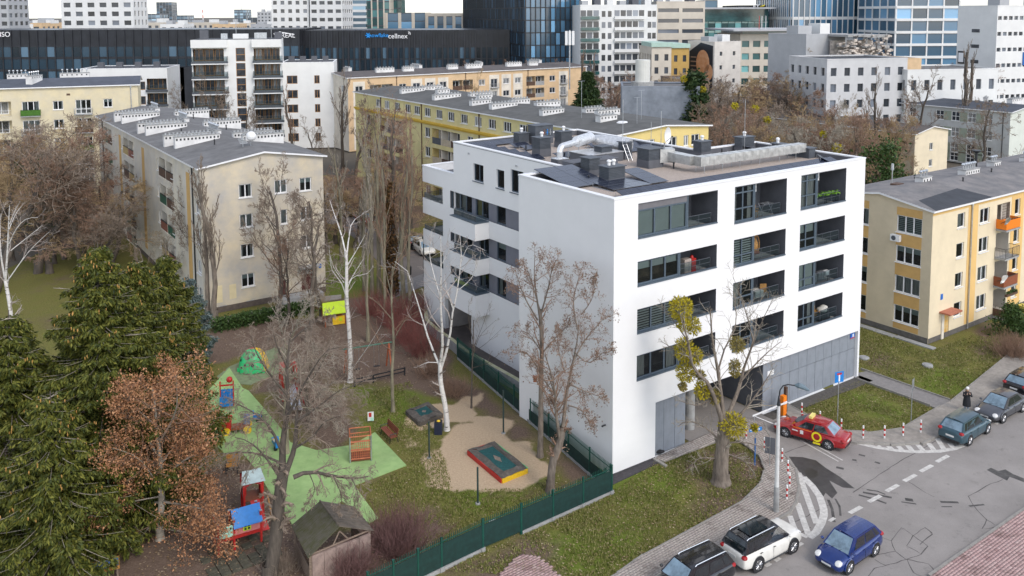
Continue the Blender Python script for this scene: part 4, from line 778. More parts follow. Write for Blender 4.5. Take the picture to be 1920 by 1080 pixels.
def shell(par,LA,LB,h,S=(),Wd=(),mS=0,mW=1,mats=None,depth=.14,E=False):
 b=MB();wall(b,(0,0),(1,0),LA,0,h,list(S),mS,mS,depth);wall(b,(0,LB),(0,-1),LB,0,h,list(Wd),mW,mW,depth);wall(b,(LA,0),(0,1),LB,0,h,[],mS);wall(b,(LA,LB),(-1,0),LA,0,h,[],mS);return b
def loggia_in(b,o,t,a0,a1,b0,b1,d,m,mf):
 o=np.array(o,float);t=np.array(t,float);nin=np.array((-t[1],t[0]));P=lambda a,dd,z:(*(o+t*a+nin*dd),z)
 b.face([P(a0,d,b0),P(a1,d,b0),P(a1,d,b1),P(a0,d,b1)],m)
SO,ST=(0,0),(1,0)
# ---------------- cream gabled block at the left (patched render)
t=thing('apartment_block','long cream block with patched gable wall and rows of white chimneys','building',E2W(-12.2,43.3),YAW)
LA,LB,H_,RS=12.0,51.0,13.85,.95
SOps=[]
for k,z in enumerate((10.66,7.77,4.88,1.98)):
 SOps+=[(3.54,4.8,z,z+1.3)]
 if k in(0,):SOps+=[(7.0,8.25,z,z+1.3)]
 elif k<3:SOps+=[(7.52,8.2,z-.2,z+1.25)]
 if k<3:SOps+=[(9.53,10.75,z-.08,z+1.25)]
door_ops=[(9.48,10.75,.58,2.9),(7.24,7.88,.47,1.98)];bas=[(1.3,2.1,.25,.62),(3.9,4.7,.25,.62)]
WOps=[];WL=[];va1=lambda v:LB-v
mods=[(4.2,'o'),(11.9,'l'),(23.4,'o'),(30.4,'l'),(36.3,'o'),(43.5,'l')]
for k in range(5):
 z=11.35-2.87*k-(0 if k<4 else-.2)
 if z<.4:z=.55
 for v,ty in mods:
  if ty=='l':
   for s in(0,1):
    a=va1(v+3.6-s*3.05+.25);q=(a,a+2.7,z-.45,z+1.55,1.25,1)
    if k<4 or True:WOps.append(q);WL.append((q,k,v,s))
   WOps.append((va1(v-3.2+1.9),va1(v-3.2+1.2),z,z+1.25));WOps.append((va1(v+4.9),va1(v+4.2),z,z+1.25))
  elif k<4:WOps.append((va1(v+.45),va1(v-.45),z-1.45,z-.25,.15,2))
b=shell(t,LA,LB,H_,SOps+door_ops+bas,WOps+[(va1(1.9),va1(.5),z,z+1.3)for z in(9.4,6.6,3.7,1.1)],0,1,None,.16)
for q,k,v,s in WL:loggia_in(b,(0,LB),(0,-1),q[0],q[1],q[2],q[3],1.25,1,1)
for v,ty in mods:
 if ty=='o':b.box(-.025,-.004,v-.62,v+.62,1.2,12.9,2)
b.face([(0,0,H_),(LA,0,H_),(LA/2,0,H_+RS)],0);b.face([(LA,LB,H_),(0,LB,H_),(LA/2,LB,H_+RS)],0)
b.box(-.02,LA+.02,-.03,-.004,0,.56,3);b.box(-.03,-.004,0,LB,0,.5,3)
b.box(.9,1.7,-.012,-.003,.95,2.6,4).box(2.35,3.0,-.012,-.003,1.1,2.5,4)
b.build('wall',[M['cream_st'],mat('pale_stained_render',(.70,.63,.50),.9,.0,.5,.1,50,c2=(.58,.55,.50),grime=.15),M['ochre'],mat('brown_base',(.12,.095,.08),.9,.15,3),M['yellow_p']],t)
for q in SOps:window(t,SO,ST,*q,.1,(.5,)if q[1]-q[0]>1 else(),(),None,.085,None,M['plastic_w'])
for q in bas:win_simple(t,SO,ST,*q,.08,(.25,.5,.75))
for q in door_ops:MB().box(q[0],q[1],.08,.14,q[2],q[3]if q[3]<2.2 else 2.15).build('door',mat('dark_red_door',(.09,.03,.025),.6,.15,4),t)
win_simple(t,SO,ST,9.48,10.75,2.17,2.9,.08,(.5,))
MB().box(9.1,11.15,-1.0,-.003,3.0,3.14).build('door_canopy',M['concrete'],t);MB().box(7.0,11.2,-1.6,-.035,0,.5).build('entrance_landing',M['concrete'],t)
tag(MB().box(11.3,11.55,-.1,-.04,2.6,3.0).build('house_number_plate',MATS['number_plate_blue'],t))
for i,(q,k,v,s)in enumerate(WL):
 win_simple(t,(0,LB),(0,-1),q[0]+.3,q[1]-.9,q[2]+.55,q[3]-.15,1.2,(.5,));win_simple(t,(0,LB),(0,-1),q[1]-.8,q[1]-.15,q[2]+.05,q[3]-.15,1.2,())
 a=q[0];pmx=[M['brown'],M['brickred'],M['brown'],mat('green_balcony',(.03,.10,.06),.6,.1,3),mat('tan_balcony',(.42,.30,.12),.6,.1,3)][(i*7+k)%5]
 MB().box(.02,2.68,.0,.05,.02,.92,0).box(0,2.7,-.03,.08,.92,.97,1).build('balcony_parapet',[pmx,M['blackm']],t,(-.05,LB-a,q[2]),-math.pi/2)
 MB().box(0,2.7,-.08,1.2,-.13,-.002).build('balcony_slab',M['pale_r'],t,(.0,LB-a,q[2]),-math.pi/2)
for q in WOps:
 if q[1]-q[0]<1 and not(len(q)>5):win_simple(t,(0,LB),(0,-1),*q[:4],.1,(),sill=M['plastic_w'])
 elif len(q)>5 and q[5]==2:win_simple(t,(0,LB),(0,-1),*q[:4],.1,(.5,),(),M['frame_wood'])
for z in(9.4,6.6,3.7,1.1):win_simple(t,(0,LB),(0,-1),va1(1.9),va1(.5),z,z+1.3,.1,(.5,),sill=M['plastic_w'])
downpipe(t,-.1,2.35,13.6,M['blackm']);downpipe(t,-.1,47.5,13.6,M['blackm'])
rf=gable_roof(t,LA,LB,H_,RS,'B',M['tar'])
def RC(par,LA,LB,h,rise,axis,lst,style=0):
 for(x,y,L,wd,hh,ang,pots)in lst:chimney(par,x,y,roof_z(x,y,LA,LB,h,rise,axis),L,wd,hh,ang,pots,.6,style)
RC(rf,LA,LB,H_,RS,'B',[(3.1,12.2,4.6,.62,.8,0,12),(2.7,14.6,4.8,.62,.8,0,12),(2.9,24.5,4.6,.62,.8,0,12),(2.7,27.2,4.8,.62,.8,0,12),(2.9,38.0,4.6,.62,.8,0,12),(2.7,41.0,4.8,.62,.8,0,12),(9.2,9.5,4.4,.62,.8,0,12),(9.0,12.0,4.4,.62,.8,0,12),(9.2,24.0,4.4,.62,.8,0,12),(9.2,37.5,4.4,.62,.8,0,12)])
for x,y in((6.1,16.6),(6.2,30.0),(6.1,44.5)):chimney(rf,x,y,roof_z(x,y,LA,LB,H_,RS,'B'),3.6,.6,.35,math.pi/2,9,.5,1)
for x,y in((4.0,9.0),(3.6,20.5),(3.4,33.5),(8.8,21),(8.5,34)):vent_stub(rf,x,y,roof_z(x,y,LA,LB,H_,RS,'B'))
t2=thing('satellite_dish','white dish with small antennas on the cream block roof edge','satellite dish',E2W(-12.2+6.2,43.3+4.2,14.95),YAW)
MB().tube([(0,0,-.1),(0,0,.9)],.04,6).build('mast',M['steel'],t2);MB().ball((0,-.15,.95),.5,0,12,8,1.0).build('reflector',M['plastic_w'],t2);bb=MB()
for i in range(4):bb.box(-1.2,-.4,-.3+.2*i,-.28+.2*i,.3+.12*i,.38+.12*i)
bb.tube([(-.8,0,-.1),(-.8,0,1.2)],.03,5).build('antenna',M['steel'],t2)
# ---------------- yellow block with band (behind the white building)
t=thing('apartment_block','long yellow block with darker yellow band under top windows','building',E2W(28.5,32),YAW)
LA,LB,H_,RS=14.6,66.0,14.75,.55;vb=lambda v:LB-v
tops=[];v=4.5
for g in range(5):
 v0=63.5-g*12.9
 for i in range(4 if g else 1):tops.append(v0-2.2-i*3.05)
tops=[x for x in[57.3,54.2,50.7,47.2,44.3,41.1,37.7,34.4,30.9,27.4,24.0,20.5,17.0,13.6,10.2,6.7,3.3]]
WOps=[(vb(x+.9),vb(x-.9),12.95,14.25)for x in tops];LG=[]
for k in range(4):
 z=9.9-2.85*k
 for x in(61.0,41.2,40.0-10.6,12.0,1.9):WOps.append((vb(x+.75),vb(x-.75),z,z+1.45))
 for x in(52.5,35.6,20.6,6.2):q=(vb(x+4.2),vb(x-3.6),z-.75,z+1.5,1.1,1);WOps.append(q);LG.append(q)
S_=[(10.5,11.3,12.7,13.95),(11.75,13.1,12.7,13.95),(8.0,9.4,12.7,13.95),(4.5,5.9,12.7,13.95)]
b=shell(t,LA,LB,H_,S_,WOps,1,0,None,.14)
for q in LG:loggia_in(b,(0,LB),(0,-1),q[0],q[1],q[2],q[3],1.1,3,3)
b.box(-.30,-.004,-.02,LB,12.05,12.32,2);b.box(-.16,-.004,-.02,LB,11.85,12.05,2);b.face([(0,0,H_),(LA,0,H_),(LA/2,0,H_+RS)],1);b.face([(LA,LB,H_),(0,LB,H_),(LA/2,LB,H_+RS)],1)
b.build('wall',[mat('olive_yellow_render',(.70,.61,.30),.9,.05,.5,.1,50,grime=.14),mat('bright_yellow_render',(.70,.55,.22),.9,.04,.6),M['yellow_b'],M['pale_r']],t)
for q in WOps:
 if len(q)<5:win_simple(t,(0,LB),(0,-1),*q,.1,(.36,.68)if q[2]>12 else(.5,),sill=M['plastic_w'])
for q in S_:win_simple(t,SO,ST,*q,.1,(.5,),sill=M['plastic_w'])
for i,q in enumerate(LG):
 for s in range(3):
  a=q[0]+s*2.6;win_simple(t,(0,LB),(0,-1),a+.2,a+1.6,q[2]+.3,q[3]-.25,1.05,(.5,))
  MB().box(.03,2.5,0,.05,.03,.95).build('balcony_parapet',[M['brown'],M['anthra'],mat('beige_balcony',(.5,.42,.3),.7,.1,2)][(i+s)%3],t,(0.0,LB-a,q[2]),-math.pi/2)
  MB().box(2.5,2.62,0.01,1.09,.002,q[3]-q[2]-.002).build('loggia_partition',M['pale_r'],t,(0,LB-a,q[2]),-math.pi/2)
for v in(56.2,42.8,27,14,1.0):downpipe(t,-.09,v,14.4,M['brown'])
rf=gable_roof(t,LA,LB,H_,RS,'B',mat('felt_olive',(.11,.11,.105),.95,.12,.8,.2,30,grime=.2))
RC(rf,LA,LB,H_,RS,'B',[(5.3,7.5,2.6,.9,.65,0,5),(9.8,12.5,3.6,.8,.6,0,7),(9.4,14.8,3.0,.8,.6,0,6),(4.6,17.2,3.4,.8,.6,0,7),(9.8,25.0,4.0,.8,.6,0,7),(4.2,27.5,4.2,.8,.6,0,8),(8.0,29.0,3.0,.8,.6,0,6),(4.0,33.0,3.2,.8,.6,0,6),(4.4,43.0,4.6,.8,.6,0,8),(9.8,42.0,4.0,.8,.6,0,7),(7.2,37.0,2.2,.8,.6,0,4),(5.0,55.0,4.2,.8,.6,0,8),(9.8,57.0,4.0,.8,.6,0,7),(7.2,49.0,2.2,.8,.6,0,4)])
MB().cyl(0,0,-.1,.12,.8,.5,14).build('roof_cap',M['plastic_w'],rf,(5.6,5.0,roof_z(5.6,5.0,LA,LB,H_,RS,'B')))
for(x,y,h)in((9.5,6.0,3.5),(4.8,11.5,4.5),(6.0,3.0,3.0)):MB().tube([(0,0,0),(0,0,h)],.03,4).tube([(-.5,0,h),(.5,0,h)],.02,4).build('antenna',M['steel'],rf,(x,y,roof_z(x,y,LA,LB,H_,RS,'B')))
# ---------------- ochre and cream block at the right
t=thing('apartment_block','cream and ochre block with grey roof and orange boarded door at the right','building',E2W(35.8,.5),YAW)
LA,LB,H_,RS=52.0,9.6,11.35,.75;vc=lambda v:LB-v
W_=[];zs4=(9.06,6.42,3.78,1.15)
for z in zs4:W_+=[(vc(3.2),vc(.9),z,z+1.5),(vc(8.1),vc(5.85),z,z+1.5)]
Bs=[(vc(3.3),vc(2.4),.05,.42),(vc(2.2),vc(1.3),.05,.42)]
S_=[];BL=[];segs=[]
for m in range(3):
 x=m*17.6
 for z in zs4:S_+=[(x+3.95,x+5.2,z+.3,z+1.6),(x+7.75,x+9.4,z+.15,z+1.5),(x+14.0,x+15.0,z+.1,z+1.6)]
 for k,z in enumerate(zs4):q=(x+10.75,x+13.1,z-.7,z+1.5,1.1,3);S_.append(q);BL.append((q,k,m))
b=shell(t,LA,LB,H_,S_+[(2.35,3.25,0,2.3)],W_+Bs,0,1,None,.14)
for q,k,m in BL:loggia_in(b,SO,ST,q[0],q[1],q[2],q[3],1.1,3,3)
for m in range(3):
 x=m*17.6
 for(c0,c1)in((5.75,7.4),(13.4,15.7)):segs.append((x+c0,x+c1))
b2=MB()
def strip_wall(c0,c1,ops):
 xs=sorted({c0,c1}|{min(max(v,c0),c1)for q in ops for v in q[:2]});zs=sorted({.5,11.2}|{v for q in ops for v in q[2:4]if .5<v<11.2})
 for i in range(len(xs)-1):
  for j in range(len(zs)-1):
   cx,cz=(xs[i]+xs[i+1])/2,(zs[j]+zs[j+1])/2
   if not any(q[0]<cx<q[1]and q[2]<cz<q[3]for q in ops):b2.box(xs[i],xs[i+1],-.02,-.003,zs[j],zs[j+1],0)
for c0,c1 in segs:strip_wall(c0,c1,S_)
b2.box(.02,LA,-.022,-.004,11.0,11.3,0)
bo=MB()
for v0,v1 in((.9,3.2),(5.85,8.1)):
 zz=[.55]+[v for z in sorted(zs4)for v in(z-.08,z+1.5)]+[11.25]
 for i in range(0,len(zz),2):MB().box(-.02,-.003,v0,v1,zz[i],zz[i+1],0).build('ochre_band',M['ochre'],t)
b.face([(0,LB,H_),(0,0,H_),(0,LB/2,H_+RS)],1);b.face([(LA,0,H_),(LA,LB,H_),(LA,LB/2,H_+RS)],0)
b.box(.03,LA,-.03,-.004,0,.45,2);b.box(-.03,-.004,.03,LB,0,.48,2)
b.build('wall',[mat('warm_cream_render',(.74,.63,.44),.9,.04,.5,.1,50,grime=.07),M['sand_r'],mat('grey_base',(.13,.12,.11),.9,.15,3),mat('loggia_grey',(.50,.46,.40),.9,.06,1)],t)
b2.build('yellow_band',mat('apricot_render',(.72,.47,.18),.9,.04,.6),t);pass
for i,q in enumerate(W_):window(t,(0,LB),(0,-1),*q,.09,(.34,.66),(),None,.085,'slats' if i==0 else None,M['plastic_w'])
for q in Bs:win_simple(t,(0,LB),(0,-1),*q,.06,())
for q in S_:
 if len(q)<5:window(t,SO,ST,*q,.1,(.5,)if q[1]-q[0]>1.3 else(),(),None,.085,None,M['plastic_w'])
for i,(q,k,m)in enumerate(BL):
 win_simple(t,SO,ST,q[0]+.2,q[0]+.95,q[2]+.05,q[3]-.2,1.05,());win_simple(t,SO,ST,q[0]+1.05,q[1]-.2,q[2]+.8,q[3]-.2,1.05,(.5,))
 if k<3:balcony(t,SO,ST,q[0]-.1,q[1]+.1,q[2],.95,.92,[M['orange']if m==0 else M['brickred'],M['brickred'],M['woodr']][k]if k!=1 else M['blackm'],k!=1,None,k==1)
 else:MB().box(q[0],q[1],-.9,-.86,.3,1.0).box(q[0],q[0]+.04,-.9,-.01,.3,1.0).box(q[1]-.04,q[1],-.9,-.01,.3,1.0).build('balcony_parapet',M['brown'],t);
 if k==3:MB().box(q[0]-.05,q[1]+.05,-.9,-.003,.1,.28).build('balcony_slab',M['concrete'],t)
MB().box(11.9,12.9,.2,.24,9.0,10.6).build('lattice_back',M['pale_r'],t);lb_=MB()
for i in range(7):lb_.box(11.7,13.05,-.02+.0,.0,9.0+i*.25,9.03+i*.25).box(11.7+i*.21,11.73+i*.21,-.045,-.025,8.95,10.6)
lb_.build('trellis',M['brown'],t)
MB().box(2.35,2.85,.06,.1,.02,2.28).box(2.87,3.25,.06,.1,.02,2.28).build('boarded_door',mat('orange_boards',(.72,.36,.015),.6,.22,3,c2=(.60,.50,.30)),t)
MB().box(1.95,2.3,-.10,-.002,0,2.3).build('door_pier',M['pale_r'],t);MB().prism([(1.6,-.95),(3.6,-.95),(3.6,-.003),(1.6,-.003)],2.36,2.5).build('door_canopy',mat('terracotta_canopy',(.42,.15,.09),.8,.15,4),t)
MB().box(1.7,2.05,-.03,-.003,3.5,4.0).build('house_number_plate',MATS['number_plate_blue'],t)
for x in(5.7+.0,23.3,40.9):downpipe(t,x+.45,-.12,11.1,M['steel'])
MB().box(-1.05,-.35,2.6,8.0,-.05,.06).box(-.9,-.3,-.9,2.5,-.05,.07).build('paving_apron',M['concrete'],t)
rf=gable_roof(t,LA,LB,H_,RS,'A',mat('felt_brown_grey',(.24,.22,.21),.95,.12,.7,.2,30,c2=(.16,.16,.165),grime=.2),.25)
MB().face([(.1,-.2,0),(9.5,-.2,0),(8.6,2.6,.44),(1.2,2.0,.35)]).build('felt_patch',M['tar_d'],rf,(0,0,H_+.165-.03))
for(x,y,L,st)in((8.2,5.6,1.5,2),(15.2,5.0,2.6,2),(22.5,6.2,1.3,0),(28.0,5.2,2.8,0)):chimney(rf,x,y,roof_z(x,y,LA,LB,H_,RS,'A'),L,.8,.42,0,max(2,int(L/.4)),.5,1)
for(x,y)in((5.5,6.6),):MB().box(-.55,.55,-.35,.35,-.2,.12).build('roof_hatch',M['brown'],rf,(x,y,roof_z(x,y,LA,LB,H_,RS,'A')))
MB().cyl(0,0,-.3,1.3,.05,.05,8).cyl(0,0,1.3,1.9,.15,.12,10).build('flue',M['steel'],rf,(6.3,7.6,roof_z(6.3,7.6,LA,LB,H_,RS,'A')));MB().cyl(0,0,-.3,1.7,.13,.13,8).cyl(0,0,1.5,1.75,.1,.42,10).cyl(0,0,1.75,1.85,.42,.42,10).build('flue',M['blackm'],rf,(20.5,7.0,roof_z(20.5,7.0,LA,LB,H_,RS,'A')))
for(x,y)in((11.5,3.6),(18.0,4.2),(25,3.2),(10.5,7.8)):vent_stub(rf,x,y,roof_z(x,y,LA,LB,H_,RS,'A'),.3)
t2=thing('air_conditioner','white air conditioner on ochre band of the right hand block','air conditioner',E2W(35.8-.25,.5+3.1,8.55),YAW-math.pi/2);MB().box(-.42,.42,-.16,.16,-.28,.28).build('case',M['plastic_w'],t2);MB().tube([(-.1,-.162,0),(-.1,-.18,0)],.21,16).build('fan_grille',M['anthra'],t2)
for(x,z,r_,c_,lb)in((10.45,9.3,.42,M['steel'],'grey dish at the top orange balcony'),(10.3,4.0,.5,M['plastic_w'],'white dish at the lower plant balcony')):
 t2=thing('satellite_dish',lb,'satellite dish',E2W(35.8+x,.5-1.1,z),YAW);MB().tube([(0,0,0),(0,.06,.03),(0,.12,0)],[r_,r_*.7,.05],16).build('reflector',c_,t2);MB().tube([(0,.1,0),(0,.6,-.3)],.025,5).build('arm',M['blackm'],t2)
t2=thing('storage_box','orange box on the top balcony of the ochre block','box',E2W(35.8+11.35,.5-.55,8.37),YAW);MB().box(-.35,.35,-.28,.28,0,.75).build('body',M['orange'],t2);MB().box(-.38,.38,-.31,.31,.75,.82).build('lid',M['orange'],t2)
t2=thing('storage_box','yellow salt bin standing at the foot of the ochre block','box',E2W(35.8+14.6,.5-.9,0),YAW);MB().box(-.4,.4,-.3,.3,0,.65).build('body',mat('yellow_bin',(.62,.52,.10),.6,.1,3),t2);MB().box(-.44,.44,-.34,.34,.65,.75).build('lid',MATS['yellow_bin'],t2)
t2=thing('flower_box','green plants along the lower balcony rail of the ochre block','planter',E2W(35.8+11.0,.5-.98,1.42+1.0),YAW);MB().box(0,2.0,-.12,.1,-.2,0).build('trough',M['brown'],t2);leafcloud('foliage',M['ever'],160,.08,lambda r,n:np.stack([r.uniform(0,2.0,n),r.normal(0,.08,n),.06+np.abs(r.normal(0,.08,n))],1),15,t2)
# ---------------- pale peach block in the middle distance
c5=G(652,147,15.0);u5,v5=W2E(c5);LA=reach(c5,A,1098);LB=reach(c5,B,596);LB=max(9.,abs(LB));H_,RS=15.0,.7
t=thing('apartment_block','very long pale peach block with white panels in the middle distance','building',E2W(u5,v5),YAW)
S_=[];LG=[];x=1.6;i=0;cols5=[]
while x<LA-6:
 ty='wlwbw'[i%5];w={'w':1.7,'l':5.2,'b':1.8}[ty];cols5.append((x,w,ty));x+=w+1.55;i+=1
for k in range(5):
 z=12.0-2.8*k
 for x,w,ty in cols5:
  if ty=='l':q=(x,x+w,z-.8,z+1.4,1.0,2);S_.append(q);LG.append(q)
  else:S_.append((x,x+w,z-(.7 if ty=='b' else 0),z+1.3))
W_=[(LB-3.4,LB-2.0,z,z+1.4)for z in(12,9.2,6.4,3.6)]+[(2.0,3.0,z,z+1.4)for z in(12,9.2,6.4,3.6)]
b=shell(t,LA,LB,H_,S_,W_,0,1,None,.12)
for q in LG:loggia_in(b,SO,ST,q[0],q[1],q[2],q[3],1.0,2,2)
b.face([(0,LB,H_),(0,0,H_),(0,LB/2,H_+RS)],1)
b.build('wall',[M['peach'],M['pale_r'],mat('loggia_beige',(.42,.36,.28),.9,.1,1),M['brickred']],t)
for j,(x,w,ty)in enumerate(cols5):
 if ty in 'wb' and j%5!=2:
  pb=MB();e=.45;zz=[0.3]+[v for z in sorted(12.0-2.8*k for k in range(5))for v in(z-(.7 if ty=='b' else 0),z+1.3)]+[14.2]
  for q in range(0,len(zz),2):
   if zz[q+1]>zz[q]:pb.box(x,x+w,-.02,-.003,zz[q],zz[q+1])
  pb.box(x-e,x-.0,-.02,-.003,.3,14.2).box(x+w,x+w+e,-.02,-.003,.3,14.2)
  pb.build('pale_band',M['pale_r'],t)
for q in S_:
 if len(q)<5:win_simple(t,SO,ST,*q,.09,(.5,),sill=M['plastic_w'])
for q in W_:win_simple(t,(0,LB),(0,-1),*q,.09,(.5,))
for i,q in enumerate(LG):
 win_simple(t,SO,ST,q[0]+.3,q[0]+2.2,q[2]+.3,q[3]-.2,.95,(.5,));win_simple(t,SO,ST,q[0]+3.0,q[1]-.3,q[2]+.3,q[3]-.2,.95,(.5,))
 for s in(0,1):MB().box(q[0]+s*2.65,q[0]+2.55+s*2.65,.02,.07,q[2],q[2]+.95).build('balcony_parapet',M['brown']if(i+s)%3 else M['concrete'],t)
 MB().box(q[0]+2.55,q[0]+2.65,.01,.99,q[2]+.002,q[3]-.002).build('loggia_partition',M['peach'],t)
for x,w,ty in cols5:
 if ty=='b':
  for k in range(5):balcony(t,SO,ST,x-.15,x+w+.15,11.3-2.8*k,.55,.9,M['steel'],True,None,True)
for x in np.arange(11,LA,17.):downpipe(t,float(x),-.1,14.7,M['brown'])
rf=gable_roof(t,LA,LB,H_,RS,'A',mat('felt_brown',(.12,.105,.10),.95,.12,.8,.2,30,grime=.2))
RC(rf,LA,LB,H_,RS,'A',[(x,LB*(.3 if i%3 else .72),4.2 if i%2 else 2.6,.8,.9,0 if i%3 else math.pi/2,6)for i,x in enumerate(np.arange(5,LA-4,5.6))])
# ---------------- far left yellow block
c2=at_depth(258,160,134);yw2=R(21);L2_=46.0
t=thing('apartment_block','pale yellow block with stacked balconies at the far left','building',(c2[0]-L2_*math.cos(yw2),c2[1]-L2_*math.sin(yw2),0),yw2);LA,LB,H_,RS=L2_,11.0,17.2,.9
S_=[];BB=[];LG=[]
for k in range(6):
 z=13.6-2.83*k+.2
 if z<.5:z=.6
 for m in(0,1):
  x=L2_-22.6*m
  S_+=[(x-4.9,x-3.65,z+.1,z+1.4),(x-11.8,x-10.4,z+.0,z+1.35)];S_+=[(x-8.75,x-6.6,z-.75,z+1.4),(x-15.9,x-13.6,z-.75,z+1.4)]
  BB+=[(x-8.9,x-6.45,z-.75,k),(x-16.05,x-13.45,z-.75,k+2)];q=(x-21.3,x-17.3,z-.75,z+1.5,1.1,1);S_.append(q);LG.append(q)
b=shell(t,LA,LB,H_,S_,[],0,0,None,.14)
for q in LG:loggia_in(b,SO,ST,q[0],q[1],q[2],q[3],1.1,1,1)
b.face([(LA,0,H_),(LA,LB,H_),(LA,LB/2,H_+RS)],0)
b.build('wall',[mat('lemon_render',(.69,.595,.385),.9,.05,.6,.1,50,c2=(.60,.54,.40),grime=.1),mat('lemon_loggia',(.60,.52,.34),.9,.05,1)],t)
for q in S_:
 if len(q)<5:window(t,SO,ST,*q,.1,(.5,)if q[1]-q[0]<1.6 else(.34,.67),(.33,)if q[1]-q[0]>1.6 else(),None,.09,None,M['plastic_w'])
lawn_g=mat('green_mat',(.06,.16,.02),.9,.2,8)
for i,(x0_,x1_,z,k)in enumerate(BB):balcony(t,SO,ST,x0_,x1_,z,.55,.9,[M['steel'],M['brown'],lawn_g,M['steel'],M['brown'],M['plastic_w']][k%6],True,M['concrete'],k%3==0)
for i,q in enumerate(LG):
 win_simple(t,SO,ST,q[0]+.7,q[1]-.5,q[2]+.3,q[3]-.1,1.05,(.33,.66));railing(t,[(q[0],.06),(q[1],.06)],.9,M['steel']if i%3 else M['plastic_w'],'railing',None,.14,z=q[2])if i%2==0 else MB().box(q[0],q[1],.03,.08,q[2],q[2]+.9).build('balcony_parapet',M['plastic_w'],t)
for k in range(2):MB().box(LA-9.9-k*11,LA-9.4-k*11,-.012,-.003,15.9,16.2).build('attic_vent',M['brown'],t)
downpipe(t,LA-1.0,-.1,16.8);rf=gable_roof(t,LA,LB,H_,RS,'A',mat('felt_slate',(.085,.095,.12),.95,.1,.8,.2,30,grime=.15))
RC(rf,LA,LB,H_,RS,'A',[(LA-14.5,3.0,3.0,.9,1.0,1.2,5),(LA-20.5,3.4,2.6,.9,1.0,1.3,4),(LA-17.5,8.4,2.8,.9,1.0,0,5),(LA-9.5,8.6,4.2,.9,1.0,0,6),(LA-28,8,3,.9,1,0,5),(LA-36,4,3,.9,1,0,5)],1)
# ---------------- grey green block at the right
c8=G(1895,211,10.2);u8,v8=W2E(c8);LBv=reach(c8,B,1560);LA,LB,H_,RS=13.0,abs(LBv),10.2,.8
t=thing('office_block','long pale grey block with green panels between cross windows','building',E2W(u8,v8),YAW);W_=[];PN=[]
for k in range(4):
 z=7.75-2.95*k
 if z<.2:z=.3
 y=3.0
 while y<LB-12:
  for i in range(4):W_.append((LB-(y+i*3.0+1.55),LB-(y+i*3.0),z,z+1.75))
  PN.append((y,y+9+1.55,z));y+=14.5
b=shell(t,LA,LB,H_,[],W_,1,0,None,.12)
b.face([(0,0,H_),(LA,0,H_),(LA/2,0,H_+RS)],1)
b.build('wall',[M['grey_r'],mat('pale_mint_render',(.62,.65,.58),.9,.04,.5)],t)
for q in W_:win_simple(t,(0,LB),(0,-1),*q,.08,(.5,),(.5,),sill=M['plastic_w'])
gp_=MB().box(-.02,-.003,0,1.43,0,1.75).mesh('green_panel',M['greengrey'])
for y0_,y1_,z in PN:
 for i in range(3):link('green_panel',gp_,t,(0,y0_+i*3+1.56,z))
for v in(1.2,30,59):downpipe(t,-.1,v,10,M['blackm'])
rf=gable_roof(t,LA,LB,H_,RS,'B',mat('felt_blue_slate',(.07,.08,.10),.9,.1,.8,.2,30,grime=.15),.5)
RC(rf,LA,LB,H_,RS,'B',[(3.5,33,1.6,1.2,.9,0,3),(3.2,18.5,1.6,1.2,.9,0,3),(8.8,3.5,4.0,1.0,1.0,0,5)]+[(9.2,y,3.0,.7,.8,.4,4)for y in np.arange(9,LB-5,8.)])
for y in(23,36,46):vent_stub(rf,2.2,y,roof_z(2.2,y,LA,LB,H_,RS,'B'),.9)
# ---------------- low cream block in the thicket
c9=G(1716,252,7.1);u9,v9=W2E(c9);LA=abs(reach(c9,A,1778));LB=abs(reach(c9,B,1330));H_,RS=7.1,.9
t=thing('apartment_block','low cream block with brown roof half hidden in bare trees','building',E2W(u9,v9),YAW)
S_=[(LA*.44,LA*.44+1.1,3.9,5.2),(LA*.44,LA*.44+1.1,1.0,2.3)];W_=[]
for k in range(2):
 z=4.2-2.9*k;y=2.5
 while y<LB-3:W_.append((LB-y-1.8,LB-y,z,z+1.4));y+=4.6
b=shell(t,LA,LB,H_,S_,W_,0,1,None,.1);b.face([(0,0,H_),(LA,0,H_),(LA/2,0,H_+RS)],0)
b.build('wall',[mat('buttery_render',(.75,.65,.48),.9,.04,.5,grime=.08),mat('tan_render',(.50,.42,.32),.9,.08,.5,grime=.15)],t)
for q in S_:win_simple(t,SO,ST,*q,.08,(.5,),sill=M['plastic_w'])
for q in W_:win_simple(t,(0,LB),(0,-1),*q,.08,(.5,))
rf=gable_roof(t,LA,LB,H_,RS,'B',mat('felt_dusk',(.12,.105,.095),.95,.12,.8,.2,30,grime=.2),.4)
RC(rf,LA,LB,H_,RS,'B',[(4.0,18,2.2,1.0,.8,.6,3),(4.0,46,2.2,1.0,.8,.6,3),(6,66,2.2,1.0,1.0,.6,3)],1)
